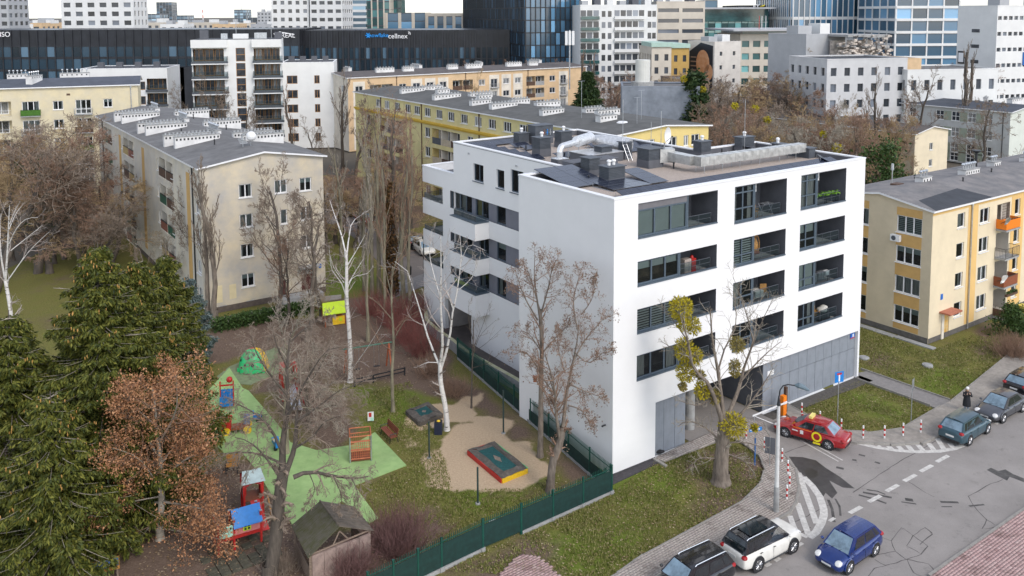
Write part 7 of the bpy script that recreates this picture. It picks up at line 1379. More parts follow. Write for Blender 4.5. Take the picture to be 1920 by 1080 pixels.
for(px,D,yt,kind,tm,sx,lb)in((643,150,125,'tall','twig',.9,'tall bare tree before the left end of the peach block'),(668,140,150,'open','twig',.9,'bare tree overlapping the left corner of the yellow block'),(548,150,155,'tall','twig_r',.8,'reddish slim bare tree before the white residence wing'),(600,140,215,'open','twig',.9,'bare tree at the foot of the pale wing'),(432,150,135,'open','twig',.8,'bare tree before the white residence balconies'),(466,148,160,'round','twig',.7,'small bare tree before the white residence stair windows'),(352,155,150,'round','twig',.6,'bare tree before the white residence left face'),(735,118,200,'wide','twig_r',.9,'reddish bare tree covering the yellow block end'),(770,112,235,'round','twig_r',.7,'reddish bare tree before the yellow block loggias'),(890,165,125,'open','twig_o',.6,'bare tree before the middle of the peach block'),(700,112,300,'shrub','twig_o',.9,'ochre bare shrub on the lawn before the yellow block'),(1097,165,85,'poplar','twig_r',1.0,'slim bare poplar beside the fir'),(1112,165,95,'poplar','twig_r',.9,'second slim bare poplar beside the fir'),(1810,162,72,'poplar','twig',1.1,'tall bare poplar before the hospital block'),(1822,164,90,'poplar','twig',1.0,'slightly lower bare poplar before the hospital block'),(1708,158,115,'open','twig',.9,'bare tree before the joint of grey office and school wing'),(1640,150,120,'tall','twig',.7,'slim bare tree before the grey cross window office'),(1495,190,75,'round','twig_o',.9,'bare tree before the cream hipped office'),(1345,150,150,'open','twig',.9,'dark bare tree below the poster house'),(1838,128,185,'wide','twig',.95,'broad bare tree before the grey green block'),(1470,118,200,'round','twig_g',.9,'grey bare tree in front of the low cream block'),(1560,122,175,'round','twig_g',.95,'large grey bare tree among the thicket right of centre'),(1610,116,165,'tall','twig',.8,'tall dark stem in the thicket before the grey block'),(1640,112,190,'open','twig_o',.8,'ochre bare tree at the right end of the thicket'),(1520,105,225,'wide','twig_g',.9,'pale twiggy tree just behind the white building parapet')):
 bare(kind,at_ground(px,D),hz(px,yt,D),tm,'bark_d' if tm!='twig_g' else 'bark',lb,sx=sx)
rr=random.Random(12)
for i in range(46):
 px=rr.uniform(1335,1660);D=rr.uniform(108,145);yt=rr.uniform(185,250)+(8 if px<1400 else 0);bare(rr.choice(['round','open','shrub','shrub','wide']),at_ground(px,D),hz(px,yt,D),rr.choice(['twig_o','twig_o','twig_r','twig_g','twig']),rr.choice(['bark','bark_d']),'bare brown tree within the thicket behind the white apartment building','bare thicket trees behind the white building',sx=rr.uniform(.9,1.3))
for i in range(40):
 px=rr.uniform(1085,1540);D=rr.uniform(165,205);yt=rr.uniform(128,172);bare(rr.choice(['round','open','wide','shrub']),at_ground(px,D),hz(px,yt,D),rr.choice(['twig','twig_r','twig_o']),'bark_d','far bare tree in the brown belt before the city offices','far bare trees before the city offices',sx=rr.uniform(1.,1.5))
for i in range(9):
 px=rr.uniform(1700,1930);D=rr.uniform(200,240);bare('round',at_ground(px,D),hz(px,rr.uniform(100,130),D),'twig_r','bark_d','far bare tree below the banded glass tower','far bare trees below the glass tower',sx=1.3)
for i in range(30):
 px=rr.uniform(-30,235);D=rr.uniform(82,122);yt=rr.uniform(300,400)if px>80 else rr.uniform(225,330);bare(rr.choice(['shrub','shrub','wide','round']),at_ground(px,D),hz(px,yt,D),rr.choice(['twig_r','twig_o','twig_r','twig']),'bark_d','bare reddish brown tree in the thicket left of the cream block','bare thicket trees left of the cream block',sx=rr.uniform(1.0,1.5))
for i in range(7):
 px=rr.uniform(-30,75);D=rr.uniform(104,122);bare('shrub',at_ground(px,D),hz(px,rr.uniform(220,290),D),'twig_o','bark_d','golden ochre bare willow before the far left yellow block','ochre willows before the far left block',sx=1.2)
for i in range(14):
 px=rr.uniform(600,790);D=rr.uniform(98,135);bare(rr.choice(['shrub','wide']),at_ground(px,D),hz(px,rr.uniform(300,350),D),rr.choice(['twig_r','twig','twig_o']),'bark_d','low bare shrub tree on the lawn between cream and yellow blocks','low bare trees between the cream and yellow blocks',sx=1.2)
for i in range(8):
 px=rr.uniform(870,1080);D=rr.uniform(225,245);bare('round',at_ground(px,D),hz(px,rr.uniform(108,120),D),'twig_r','bark_d','far bare tree crown behind the peach block roof','far bare trees behind the peach block',sx=1.3)
def leafy(name,label,loc,H,rad,mt,seed,n,size,trunk=.35,clumps=26):
 r=np.random.default_rng(seed);root=thing(name,label,'tree' if H>4 else 'bush',loc);t=Tree(seed,maxlev=2,dens=(0,9,6,0,0,0));q=t.path((0,0,-.1),(0,0,1),H*.75,.02*H,.006*H,0);t.sprout(q,H*.55,.012*H,.01,0,n=12,first=.2);V,F=tubes(t.groups([0,1,2]));link('trunk',npmesh('trunk',V,F,M['bark_d']),root)
 cc=np.stack([r.normal(0,rad*.5,clumps),r.normal(0,rad*.5,clumps),H*(trunk+(1-trunk)*r.random(clumps)**.9)],1);cc[:,:2]*=(1.25-.7*(cc[:,2:3]/H));C=np.repeat(cc,n//clumps,0);C=C+r.normal(0,rad*.22,C.shape);d,e=rand_frame(r,len(C));s=size*r.uniform(.6,1.4,(len(C),1));quads(C,d*s,e*s*.5,'crown',mt,root);return root
leafy('pine_tree','dark ragged pine with mistletoe behind the yellow block',at_ground(1302,150),hz(1302,146,150),2.6,M['spruce_b'],7,5200,.38,.45);leafy('evergreen_bush','green evergreen bush behind the white building right corner',at_ground(1662,96),hz(1662,275,96),3.0,M['ever'],8,5200,.2,.1,34);leafy('evergreen_bush','dark juniper bush at the foot of the far left yellow block',at_ground(62,112),hz(62,290,112),2.2,M['spruce_b'],9,2600,.3,.1);leafy('evergreen_bush','green shrub at the right edge beside the ochre block',G(1905,632),2.6,1.6,M['ever'],10,2600,.12,.05)
for i,(px,py,r_,D,lb)in enumerate(((1452,262,9,112,'mistletoe ball low in the thicket behind the roof'),(1415,205,9,118,'mistletoe ball in the middle of the thicket crowns'),(1438,225,8,116,'mistletoe ball right of the middle thicket ball'),(1570,278,10,104,'mistletoe ball close behind the right roof box'),(1544,252,7,106,'small mistletoe ball left of the right thicket tree'),(1378,200,8,120,'mistletoe ball at the left end of the thicket'),(1282,148,7,149,'mistletoe on the left side of the ragged pine'),(1318,168,7,149,'mistletoe on the right side of the ragged pine'))):
 p=at_depth(px,py,D);m=thing('mistletoe',lb,'mistletoe',p,0,'mistletoe balls in the far thicket');rg=np.random.default_rng(200+i);n=260;d,_=rand_frame(rg,n);C=d*(r_/FPX*D*rg.uniform(.3,1,(n,1))**.5);u,e=rand_frame(rg,n);quads(C,u*.14,e*.07,'leaves',M['mistletoe'],m)
# ================ STREET: fences, signs, cars, person
def fence(label,pts,post_n,screen,h=1.62,plinth=True,sign=False):
 """pts are plan points in estate coordinates"""
 root=thing('fence',label,'fence',E2W(*pts[0]),YAW);Q=[np.array(p)-np.array(pts[0])for p in pts];acc=[]
 pk=MB().box(-.013,.013,-.013,.013,.12,h+.10);pk.face([(-.013,-.013,h+.10),(.013,-.013,h+.10),(0,0,h+.17)]);pk=pk.mesh('picket',M['greenf']);psm=MB().box(-.045,.045,-.045,.045,0,h+.12).box(-.055,.055,-.055,.055,h+.12,h+.15).mesh('post',M['greenf'])
 for(p,q),n in zip(zip(Q[:-1],Q[1:]),post_n):
  L=np.hypot(*(q-p));d=(q-p)/L;k=np.array((-d[1],d[0]));an=math.atan2(d[1],d[0])
  for i in range(n+1):
   c=p+d*L*i/n;link('post',psm,root,(*c,0),an)
   if plinth and i<n:MB().box(.06,L/n-.06,-.06,.06,-.05,.16).build('plinth_board',M['concrete'],root,(*c,0),an);MB().box(-.12,.12,-.1,.1,-.05,.2).build('plinth_block',M['concrete'],root,(*(c+k*.0),0),an)
   if i<n:
    w=L/n;MB().box(.05,w-.05,-.02,.02,.24,.28).build('rail',M['greenf'],root,(*c,0),an);MB().box(.05,w-.05,-.02,.02,h-.12,h-.08).build('rail',M['greenf'],root,(*c,0),an)
    if screen[1]>0:MB().box(.05,w-.05,.022,.03,screen[0],screen[1]).build('privacy_screen',mat('dark_screen',(.006,.035,.030),.7,.2,3),root,(*c,0),an)
  m=int(L/.125)
  for i in range(1,m):c=p+d*(i*L/m)-k*.03;link('picket',pk,root,(*c,0),an)
 return root
fA=[GE(1147,923),GE(975,1000)];fB=[GE(905,1033),GE(828,1070),GE(690,1138)]
fence('dark green picket fence along the grass verge at the front corner',[(-1.31,-1.42),(fA[1][0],-1.62)],[3],(.2,1.45));fence('dark green picket fence running out at the bottom edge',[(fB[0][0],fB[0][1]),(fB[1][0],fB[1][1]),(fB[2][0],fB[2][1])],[1,3],(.2,1.45))
fence('long green picket fence beside the white wall and the ramp',[(-1.31,-1.30),(-1.05,.9),(1.75,20.9)],[1,8],(.16,.95))
gt=fence('dark green gate with white notice in the front fence',[(fA[1][0]-.03,-1.63),(fB[0][0]+.03,fB[0][1]+.01)],[1],(.2,1.45),plinth=False)
nb=np.array(GE(922,1020))-np.array((fA[1][0]-.03,-1.63));MB().box(-.2,.2,-.07,-.05,1.12,1.36).build('notice',M['plastic_w'],gt,(nb[0],nb[1],0));q=MB()
for i in range(3):q.box(-.16,.16,-.074,-.0705,1.17+i*.06,1.19+i*.06)
q.build('notice_print',M['anthra'],gt,(nb[0],nb[1],0))
bm={}
def bollard(x,y,lb):
 p=G(x,y);t=thing('bollard',lb,'bollard',(p[0],p[1],.12),0,'red and white bollards at the street corner')
 if 'z' not in bm:bm['z']=[MB().cyl(0,0,i*.17 if i else-.1,(i+1)*.17,.055,.055,10).mesh('band',M['red']if i in(1,3)else M['plastic_w'])for i in range(5)]+[MB().ball((0,0,.85),.055,0,10,6,.5).mesh('cap',M['plastic_w'])]
 for i in range(5):link('band',bm['z'][i],t)
 link('cap',bm['z'][5],t)
for x,y,lb in((1399,826,'red white bollard beside the gnarled mistletoe trunk'),(1433,848,'red white bollard just left of the grey sign back'),(1466,869,'topmost bollard of the row right of the concrete lamp post'),(1477,892,'second bollard down beside the lamp post'),(1480,916,'third bollard down beside the white stripes'),(1475,940,'lowest bollard in front of the white stripes'),(1503,781,'bollard behind the bonnet of the red taxi'),(1537,797,'bollard hidden behind the taxi roof sign'),(1577,812,'bollard behind the boot of the red taxi'),(1618,825,'first bollard of the curved row right of the taxi'),(1658,825,'second bollard of the curved row right of the taxi'),(1693,820,'third bollard of the curved row'),(1726,814,'bollard nearest the teal car in the curved row')):bollard(x,y,lb)
p=G(1455,963);t=thing('street_lamp','pale concrete street lamp with curved black arm','street lamp',(p[0],p[1],.1));MB().cyl(0,0,-.2,1.5,.17,.15,12).build('base',M['concrete'],t);MB().cyl(0,0,1.5,6.2,.125,.085,12).build('pole',mat('pale_pole',(.62,.62,.60),.8,.1,2,grime=.1),t)
MB().cyl(0,0,6.2,6.75,.11,.03,10).tube([(0,0,6.6),(.05,-.02,7.1),(.2,-.06,7.35),(.45,-.12,7.45),(.85,-.2,7.42)],.035,7).build('arm',M['blackm'],t);MB().tube([(.8,-.19,7.44),(1.0,-.23,7.44),(1.25,-.28,7.36),(1.55,-.34,7.2)],[.06,.16,.15,.05],10).build('lamp_head',mat('lamp_head_grey',(.12,.17,.20),.4,.1,4),t);MB().tube([(1.0,-.23,7.32),(1.3,-.29,7.25)],[.09,.08],8).build('lamp_lens',M['lampglass'],t)
def sign(label,base,h,w,hh,face,yaw,zc=None,back=False):
 p=G(*base);t=thing('road_sign',label,'road sign',(p[0],p[1],0),yaw);MB().cyl(0,0,-.1,h,.03,.03,8).build('post',M['steel'],t);o=MB().box(-w/2,w/2,-.055,-.035,h-hh,h).build('plate',face,t);return t,h-hh
t,z=sign('blue dead end sign on a thin post in the small lawn',(1570,796),3.75,.72,.75,M['blue'],R(20));MB().box(-.06,.06,-.062,-.056,z+.06,z+.52).build('white_bar',M['plastic_w'],t);MB().box(-.2,.2,-.064,-.056,z+.53,z+.66).build('red_bar',M['red'],t)
t,z=sign('grey back of a square sign beside the pavement',(1708,792),3.05,.72,.82,M['steel'],R(55));MB().box(-.36,.36,-.075,-.057,z+.2,z+.24).build('bracket',M['anthra2'],t)
t,z=sign('dark back of a sign panel left of the lamp post',(1443,878),2.0,.62,1.05,M['anthra2'],R(-25));MB().box(-.01,.01,-.07,-.057,z,z+1.05).build('bracket',M['steel'],t)
p=G(1415,872);t=thing('street_name_sign','blue street name blade on a blue post','street sign',(p[0],p[1],0),YAW-.3);MB().cyl(0,0,-.1,1.75,.05,.05,8).build('post',mat('blue_post',(.03,.12,.32),.5,.1,3),t);MB().cyl(0,0,1.75,2.35,.03,.03,6).build('upper_post',M['steel'],t);q=MB().box(-.45,.45,-.03,.0,2.2,2.42).build('blade',M['blue'],t);MB().box(-.38,.3,-.036,-.031,2.28,2.34).build('name_line',M['plastic_w'],q)
p=G(1468,779);t=thing('barrier','orange parking barrier with long white arm before the passage','barrier',(p[0],p[1],.05),YAW);MB().box(-.18,.18,-.16,.16,-.1,1.05).build('cabinet',M['orange'],t);MB().box(-.17,.17,-.15,.15,1.06,1.4).build('cap',M['orange'],t);arm=MB()
for i in range(9):arm.box(-.25-i*.36-.36,-.25-i*.36,-.25,-.2,.92,1.02,0)
arm.box(-.25,.1,-.26,-.19,.9,1.04,0);arm.build('arm',M['plastic_w'],t);MB().box(.28,.46,.0,.2,-.1,1.9).build('guard_post',M['brown'],t);MB().tube([(-3.3,-.22,-.1),(-3.3,-.22,.9)],.03,6).build('arm_rest',M['steel'],t)
MB().tube([(-3.2,-.2,.85),(-2.2,-1.2,.35)],.025,5).build('safety_rope',M['plastic_w'],t)
for x,y,lb in((1620,672,'round pale manhole cover near the white building corner'),(1739,686,'round pale manhole cover in the middle of the right lawn')):p=G(x,y);tag(MB().cyl(0,0,-.1,.12,.42,.40,20).cyl(0,0,.12,.14,.3,.3,16).build('manhole_cover',M['concrete'],None,(p[0],p[1],0)),lb,'manhole cover')
p=G(1238,853);tag(MB().tube([(-.3,0,.08),(0,0,.1),(.25,.1,.07)],[.08,.14,.08],8).build('black_bag',M['rubber'],None,(p[0],p[1],.12)),'small black bag lying at the foot of the grey cladding','bag')
p0_,p1_=G(1229,864),G(1246,874);q=MB();strip(q,[p0_[:2],p1_[:2]],.22,.06,0,True);tag(MB().obox(((p0_+p1_)/2)[:2],((p1_-p0_)/np.linalg.norm(p1_-p0_))[:2],.55,.1,-.05,.12).build('kerb_piece',kerb_m),'loose pale kerb piece lying at the corner of the white wall','kerb stone')
# ---- cars
def inset_quad(q,fx,fz=None,lift=.006):
 q=[Vector(p)for p in q];fz=fx if fz is None else fz;n=(q[1]-q[0]).cross(q[3]-q[0]).normalized()
 L=lambda u,v:(q[0].lerp(q[1],u)).lerp(q[3].lerp(q[2],u),v)+n*lift
 return[L(fx,fz),L(1-fx,fz),L(1-fx,1-fz),L(fx,1-fz)]
def sub_quad(q,u0,u1,v0,v1,lift=.006):
 q=[Vector(p)for p in q];n=(q[1]-q[0]).cross(q[3]-q[0]).normalized();L=lambda u,v:(q[0].lerp(q[1],u)).lerp(q[3].lerp(q[2],u),v)+n*lift;return[L(u0,v0),L(u1,v0),L(u1,v1),L(u0,v1)]
CGL=mat('car_glass',(.018,.026,.030),.05,.2,2,spec=.9);CGB=mat('car_glass_pale',(.20,.29,.36),.06,.25,1.5,spec=.9);PLATE=mat('number_plate',(.68,.68,.66),.5,.05,9)
def rr_tyre(rw):
 b=MB();prof=[(-.105,rw*.66),(-.115,rw*.86),(-.09,rw*.985),(0,rw),(.09,rw*.985),(.115,rw*.86),(.105,rw*.66)];n=20
 for i in range(n):
  a0,a1=2*math.pi*i/n,2*math.pi*(i+1)/n
  for(y0,r0),(y1,r1)in zip(prof[:-1],prof[1:]):b.face([(r0*math.cos(a0),y0,r0*math.sin(a0)),(r1*math.cos(a0),y1,r1*math.sin(a0)),(r1*math.cos(a1),y1,r1*math.sin(a1)),(r0*math.cos(a1),y0,r0*math.sin(a1))])
 return b.mesh('tyre',M['rubber'],True)
def rr_rim(rw):
 b=MB();n=10;R_=rw*.67
 b.tube([(0,-.085,0),(0,.085,0)],R_,20,1)
 for i in range(n):
  a=2*math.pi*i/n;c,s_=math.cos(a),math.sin(a)
  for y in(-.1,.1):b.tube([(c*.04,y,s_*.04),(c*R_*.97,y*1.02,s_*R_*.97)],.03*rw/.32,4)
 for y in(-.1,.1):b.tube([(R_*.98*math.cos(q),y,R_*.98*math.sin(q))for q in np.linspace(0,6.283,21)],.018,4,0,False)
 return b.mesh('rim',[mat('alloy',(.48,.48,.49),.3,.1,4,metal=.8),M['rubber']])
WM={}
def car(label,front,rear,near,kind,pm,L=4.4,Wd=1.78,H=1.47,glass=None,roof=None,rails=False,cat='car',name='parked_car',lower=None,z=ZR,face=1,group=None):
 """front, rear: photo pixels of the two near-side wheel contacts; near: which side of the car that is (+1 left, -1 right)"""
 gf,gr=G(*front,z),G(*rear,z);d=gf-gr;d[2]=0;wb=np.linalg.norm(d);d/=wb;an=math.atan2(d[1],d[0]);left=np.array([-d[1],d[0],0]);mid=(gf+gr)/2-left*near*(Wd/2-.12)
 t=thing(name,label,cat,(mid[0],mid[1],z),an,group);g=glass or CGL;w=Wd/2;rw=.33 if kind!='suv' else .365;wbx=L*.59
 hb=.60*H if kind!='suv' else .62*H
 st={'sedan':[(.50,.34,.50,.70),(.485,.24,.62,.82),(.42,.20,.70,.93),(.26,.18,hb-.02,.985),(.05,.18,hb+.02,1.),(-.2,.18,hb+.04,1.),(-.34,.19,hb+.08,.97),(-.45,.22,hb+.06,.90),(-.49,.28,hb-.04,.84),(-.50,.36,.60,.76)],'hatch':[(.50,.32,.52,.68),(.48,.22,.66,.84),(.40,.18,.80,.95),(.27,.17,hb-.01,.99),(.05,.17,hb+.03,1.),(-.2,.17,hb+.06,1.),(-.38,.18,hb+.10,.97),(-.46,.22,hb+.08,.92),(-.49,.28,hb,.87),(-.50,.36,.62,.78)],'suv':[(.50,.42,.72,.72),(.485,.30,.90,.86),(.42,.24,.98,.95),(.27,.22,hb,.99),(.05,.22,hb+.03,1.),(-.2,.22,hb+.05,1.),(-.38,.23,hb+.07,.98),(-.46,.28,hb+.05,.94),(-.49,.34,hb-.05,.90),(-.50,.44,.75,.80)]}[kind]
 V,F=[],[];
 for(fx,zl,zt,fw)in st:
  x=fx*L;ww=w*fw;zs=zl+(zt-zl)*.72
  half=[(0,zt+.012),(.55*ww,zt+.006),(.86*ww,zt-.035),(.97*ww,zs),(1.0*ww,(zs+zl)/2),(.97*ww,zl+.08),(.86*ww,zl),(0,zl)]
  V+=[(x,y,z_)for y,z_ in half]+[(x,-y,z_)for y,z_ in reversed(half[1:-1])]
 k=14
 for i in range(len(st)-1):
  for j in range(k):a,b2=i*k+j,i*k+(j+1)%k;F.append((a,a+k,b2+k,b2))
 F.append(tuple(range(k)));F.append(tuple(reversed(range((len(st)-1)*k,len(st)*k))))
 me=bpy.data.meshes.new('body');me.from_pydata([tuple(map(float,v))for v in V],[],F);me.materials.append(pm);me.polygons.foreach_set('use_smooth',[True]*len(F));me.update();bo=link('body',me,t);md=bo.modifiers.new('smooth','SUBSURF');md.levels=2;md.render_levels=2
 xf,xr={'sedan':(.25,-.36),'hatch':(.29,-.47),'suv':(.27,-.475)}[kind];tf,tr={'sedan':(.07,-.235),'hatch':(.12,-.36),'suv':(.12,-.40)}[kind]
 zb0,zb1=hb-.03,hb+.045;wb_=w*.925;wt=w*.70;zt=H-.05
 def P(x,y,zz):return(x*L,y,zz)
 base={(s,e):P(xf if e else xr,s*wb_*(.94 if e else .93),zb0 if e else zb1)for s in(1,-1)for e in(1,0)};top={(s,e):P(tf if e else tr,s*wt*(.97 if e else .95),zt-(.0 if e else .02))for s in(1,-1)for e in(1,0)}
 ws=[base[(-1,1)],base[(1,1)],top[(1,1)],top[(-1,1)]];rwq=[base[(1,0)],base[(-1,0)],top[(-1,0)],top[(1,0)]];sl_=[base[(1,1)],base[(1,0)],top[(1,0)],top[(1,1)]];sr_=[base[(-1,0)],base[(-1,1)],top[(-1,1)],top[(-1,0)]]
 cb=MB();[cb.face(q)for q in(ws,rwq,sl_,sr_)];cb.build('cabin_frame',roof or pm,t)
 rb=MB();nx_,ny_=6,6
 def RP_(i,j):u=i/nx_;v=j/ny_;x=(tf+(tr-tf)*u)*L;y=wt*(-.97+1.94*v)*(1-.02*u);cr=(1-(2*v-1)**2)*.05+math.sin(math.pi*u)*.025;return(x,y,zt-.02*u+cr+.002)
 for i in range(nx_):
  for j in range(ny_):rb.face([RP_(i,j),RP_(i,j+1),RP_(i+1,j+1),RP_(i+1,j)][::-1])
 rb.build('roof',roof or pm,t,smooth=True)
 q=MB();q.face(inset_quad(ws,.05,.04));q.build('windscreen',CGB if face>0 else g,t);q=MB();q.face(inset_quad(rwq,.07,.1));q.build('rear_window',CGB if face<0 else g,t)
 spl=[(.14,.47),(.50,.80),(.82,.93)]if kind!='sedan' else[(.16,.50),(.53,.88)]
 for(s,qd)in((1,sl_),(-1,sr_)):
  for(a,c)in spl:u0,u1=(a,c)if s>0 else(1-c,1-a);q=MB();q.face(sub_quad(qd,u0,u1,.10,.86));q.build('side_window',g,t)
  cm=MB();bp,tp=Vector(qd[0]).lerp(Vector(qd[1]),.5),Vector(qd[3]).lerp(Vector(qd[2]),.5)
 if 'w%g'%rw not in WM:WM['w%g'%rw]=(rr_tyre(rw),rr_rim(rw))
 for sx in(1,-1):
  for sy in(1,-1):
   ty=link('wheel',WM['w%g'%rw][0],t,(sx*wbx/2+(.01*L),sy*(w-.115),rw));link('rim',WM['w%g'%rw][1],ty)
   ar=MB();ar.tube([((rw+.05)*math.cos(q),0,(rw+.05)*math.sin(q))for q in np.linspace(-.1,3.24,15)],.045,5);ar.build('wheel_arch',lower or pm if kind!='suv' else(lower or M['rubber']),t,(sx*wbx/2+.01*L,sy*(w-.045),rw));MB().tube([(0,-.02,0),(0,.05*sy,0)],rw+.06,18).build('wheel_well',M['rubber'],t,(sx*wbx/2+.01*L,sy*(w-.05),rw))
 sh=st[2][2]
 for s in(1,-1):
  MB().ball((0,0,0),.19,0,12,8,.42).build('headlight',M['lampglass'],t,(L*.452,s*w*.66,st[1][2]-(.02 if kind!='suv' else .06)),(0,R(25),0));MB().ball((0,0,0),.16,0,10,6,.7).build('tail_light',M['tail'],t,(-L*.468,s*w*.76,hb-.12 if kind!='hatch' else hb-.02));MB().ball((0,0,0),.1,0,8,6,.75).build('mirror',pm,t,(L*(xf-.045),s*(w+.05),hb+.09))
  MB().box(-.09,.09,-.012,.012,-.014,.014).build('door_handle',roof or pm,t,(-.02*L,s*w*.985,hb-.13));MB().box(-.09,.09,-.012,.012,-.014,.014).build('door_handle',roof or pm,t,(-.24*L,s*w*.985,hb-.11))
  q=MB();q.tube([(.23*L,0,.42),(.23*L,.004,hb-.02)],.006,4).tube([(-.04*L,.004,.30),(-.04*L,.004,hb)],.006,4).tube([(-.26*L,0,.5),(-.24*L,.004,hb)],.006,4);q.build('door_gap',M['rubber'],t,(0,s*w*.995,0))
  q=MB();q.tube([(.24*L,0,.27),(-.24*L,0,.27)],.045,6);q.build('side_sill',lower or M['rubber'],t,(0,s*w*.93,0))
  if rails:MB().tube([(tf*L-.25,s*wt*.9,zt+.03),(tf*L-.35,s*wt*.9,zt+.085),(tr*L+.1,s*wt*.88,zt+.07),(tr*L,s*wt*.88,zt+.02)],.022,6).build('roof_rail',M['chrome'],t)
 MB().box(-.01,.01,-.26,.26,-.055,.055).build('number_plate',PLATE,t,(L*.497,0,.42 if kind!='suv' else .52));MB().box(-.01,.01,-.26,.26,-.055,.055).build('number_plate',PLATE,t,(-L*.499,0,.62 if kind!='suv' else .78))
 MB().tube([(L*.488,-w*.5,.33),(L*.5,0,.33),(L*.488,w*.5,.33)],.06,6).build('grille',M['rubber'],t);MB().tube([(-L*.49,-w*.7,.36),(-L*.5,0,.36),(-L*.49,w*.7,.36)],.06,6).build('bumper_strip',lower or M['rubber'],t)
 for s in(-.3,.2):MB().tube([(L*xf-.0,s*w,zb0+.03),(L*(xf-.07),(s+.55)*w*.8,zb0+.16)],.012,4).build('wiper',M['rubber'],t)
 return t
RED=paint('car_red',(.36,.008,.012),.25,.8,.1);WHT=paint('car_pearl_white',(.74,.72,.66),.3,.6,.0);BLU=paint('car_blue',(.006,.03,.17),.22,.9,.25);TEAL=paint('car_teal',(.05,.105,.135),.3,.7,.4);GRY=paint('car_grey',(.085,.088,.10),.3,.7,.4);BLK=paint('car_black',(.015,.016,.02),.2,.9,.2)
tx=car('red taxi saloon with yellow ring emblem leaving the driveway',(1475,819),(1554,843),1,'sedan',RED,4.75,1.80,1.46,face=-1,name='taxi',cat='taxi')
b=MB().box(-.11,.11,-.32,.32,0,.16).build('taxi_sign',mat('taxi_sign_yellow',(.80,.70,.22),.4,.05,3),tx,(-.0,0,1.48))
def ringdisc(b,cx,cz,r0,r1,y,n=24):
 for i in range(n):a0,a1=2*math.pi*i/n,2*math.pi*(i+1)/n;b.face([(cx+r0*math.cos(a0),y,cz+r0*math.sin(a0)),(cx+r1*math.cos(a0),y,cz+r1*math.sin(a0)),(cx+r1*math.cos(a1),y,cz+r1*math.sin(a1)),(cx+r0*math.cos(a1),y,cz+r0*math.sin(a1))][::-1])
b=MB();ringdisc(b,-.62,.66,.21,.33,.916);b.box(-.86,-.40,.905,.917,.17,.29);b.build('yellow_emblem',signy,tx)
b=MB();b.box(-.30,.95,.905,.914,.885,.925);b.build('yellow_stripe',M['orange'],tx);b=MB();b.box(.25,.45,.905,.918,.56,.80).box(.62,.98,.905,.917,.66,.73);b.build('white_sticker',M['plastic_w'],tx)
sv=car('pearl white sport utility car with black roof at the kerb',(1482,1037),(1420,1070),-1,'suv',WHT,4.55,1.85,1.68,roof=BLK,rails=True,face=0,lower=mat('dark_cladding',(.045,.048,.052),.6,.1,4))
MB().box(-1.0,.35,-.44,.44,0,.006).build('glass_roof',CGL,sv,(-.45,0,1.706));MB().box(-.04,.02,-.6,.6,.92,1.42).build('tailgate_glass',CGL,sv,(-4.55*.462,0,0))
car('blue five door hatchback turning in with headlights towards us',(1592,1073),(1638,1041),1,'hatch',BLU,4.05,1.70,1.50,name='driving_car')
car('teal grey crossover parked with its tail to the hatching',(1848,813),(1816,834),-1,'hatch',TEAL,4.35,1.80,1.56,face=-1);car('dark grey saloon parked nose towards us at the right',(1881,791),(1915,772),1,'sedan',GRY,4.7,1.78,1.43)
car('black estate car with chrome window line cut by the bottom edge',(1285,1139),(1349,1106),1,'suv',BLK,4.6,1.84,1.62,rails=True);car('black car of which only the tail enters at the right edge',(1962,728),(1929,746),-1,'hatch',BLK,4.2,1.78,1.5,face=-1)
for(f,r_,nr,kd_,pmn,lb,fc)in(((640,385),(628,377),1,'sedan',BLU,'blue car parked farthest on the back car park',1),((672,405),(655,396),1,'sedan',GRY,'silver grey car parked beside the far blue car',1),((700,420),(684,411),1,'hatch',RED,'red car parked behind the bare stems',1),((770,455),(783,462),-1,'suv',BLK,'dark estate car parked with its tail towards us by the ivy trunk',-1),((812,476),(800,467),1,'hatch',WHT,'white car half hidden behind the white building corner',1)):car(lb,f,r_,nr,kd_,pmn,4.4,1.76,1.5 if kd_!='suv' else 1.65,z=.02,face=fc)
p=G(795,520);t=thing('street_lamp','thin black park lamp post near the back car park','street lamp',(p[0],p[1],0));MB().cyl(0,0,-.1,4.2,.07,.05,8).build('post',M['blackm'],t);MB().cyl(0,0,4.2,4.45,.16,.16,10).build('lamp_head',M['blackm'],t);p=G(767,515);t=thing('litter_bin','black litter bin by the grey path','bin',(p[0],p[1],0));MB().cyl(0,0,0,.85,.26,.28,12).build('drum',M['blackm'],t);MB().cyl(0,0,.85,.92,.3,.24,12).build('rim',M['blackm'],t)
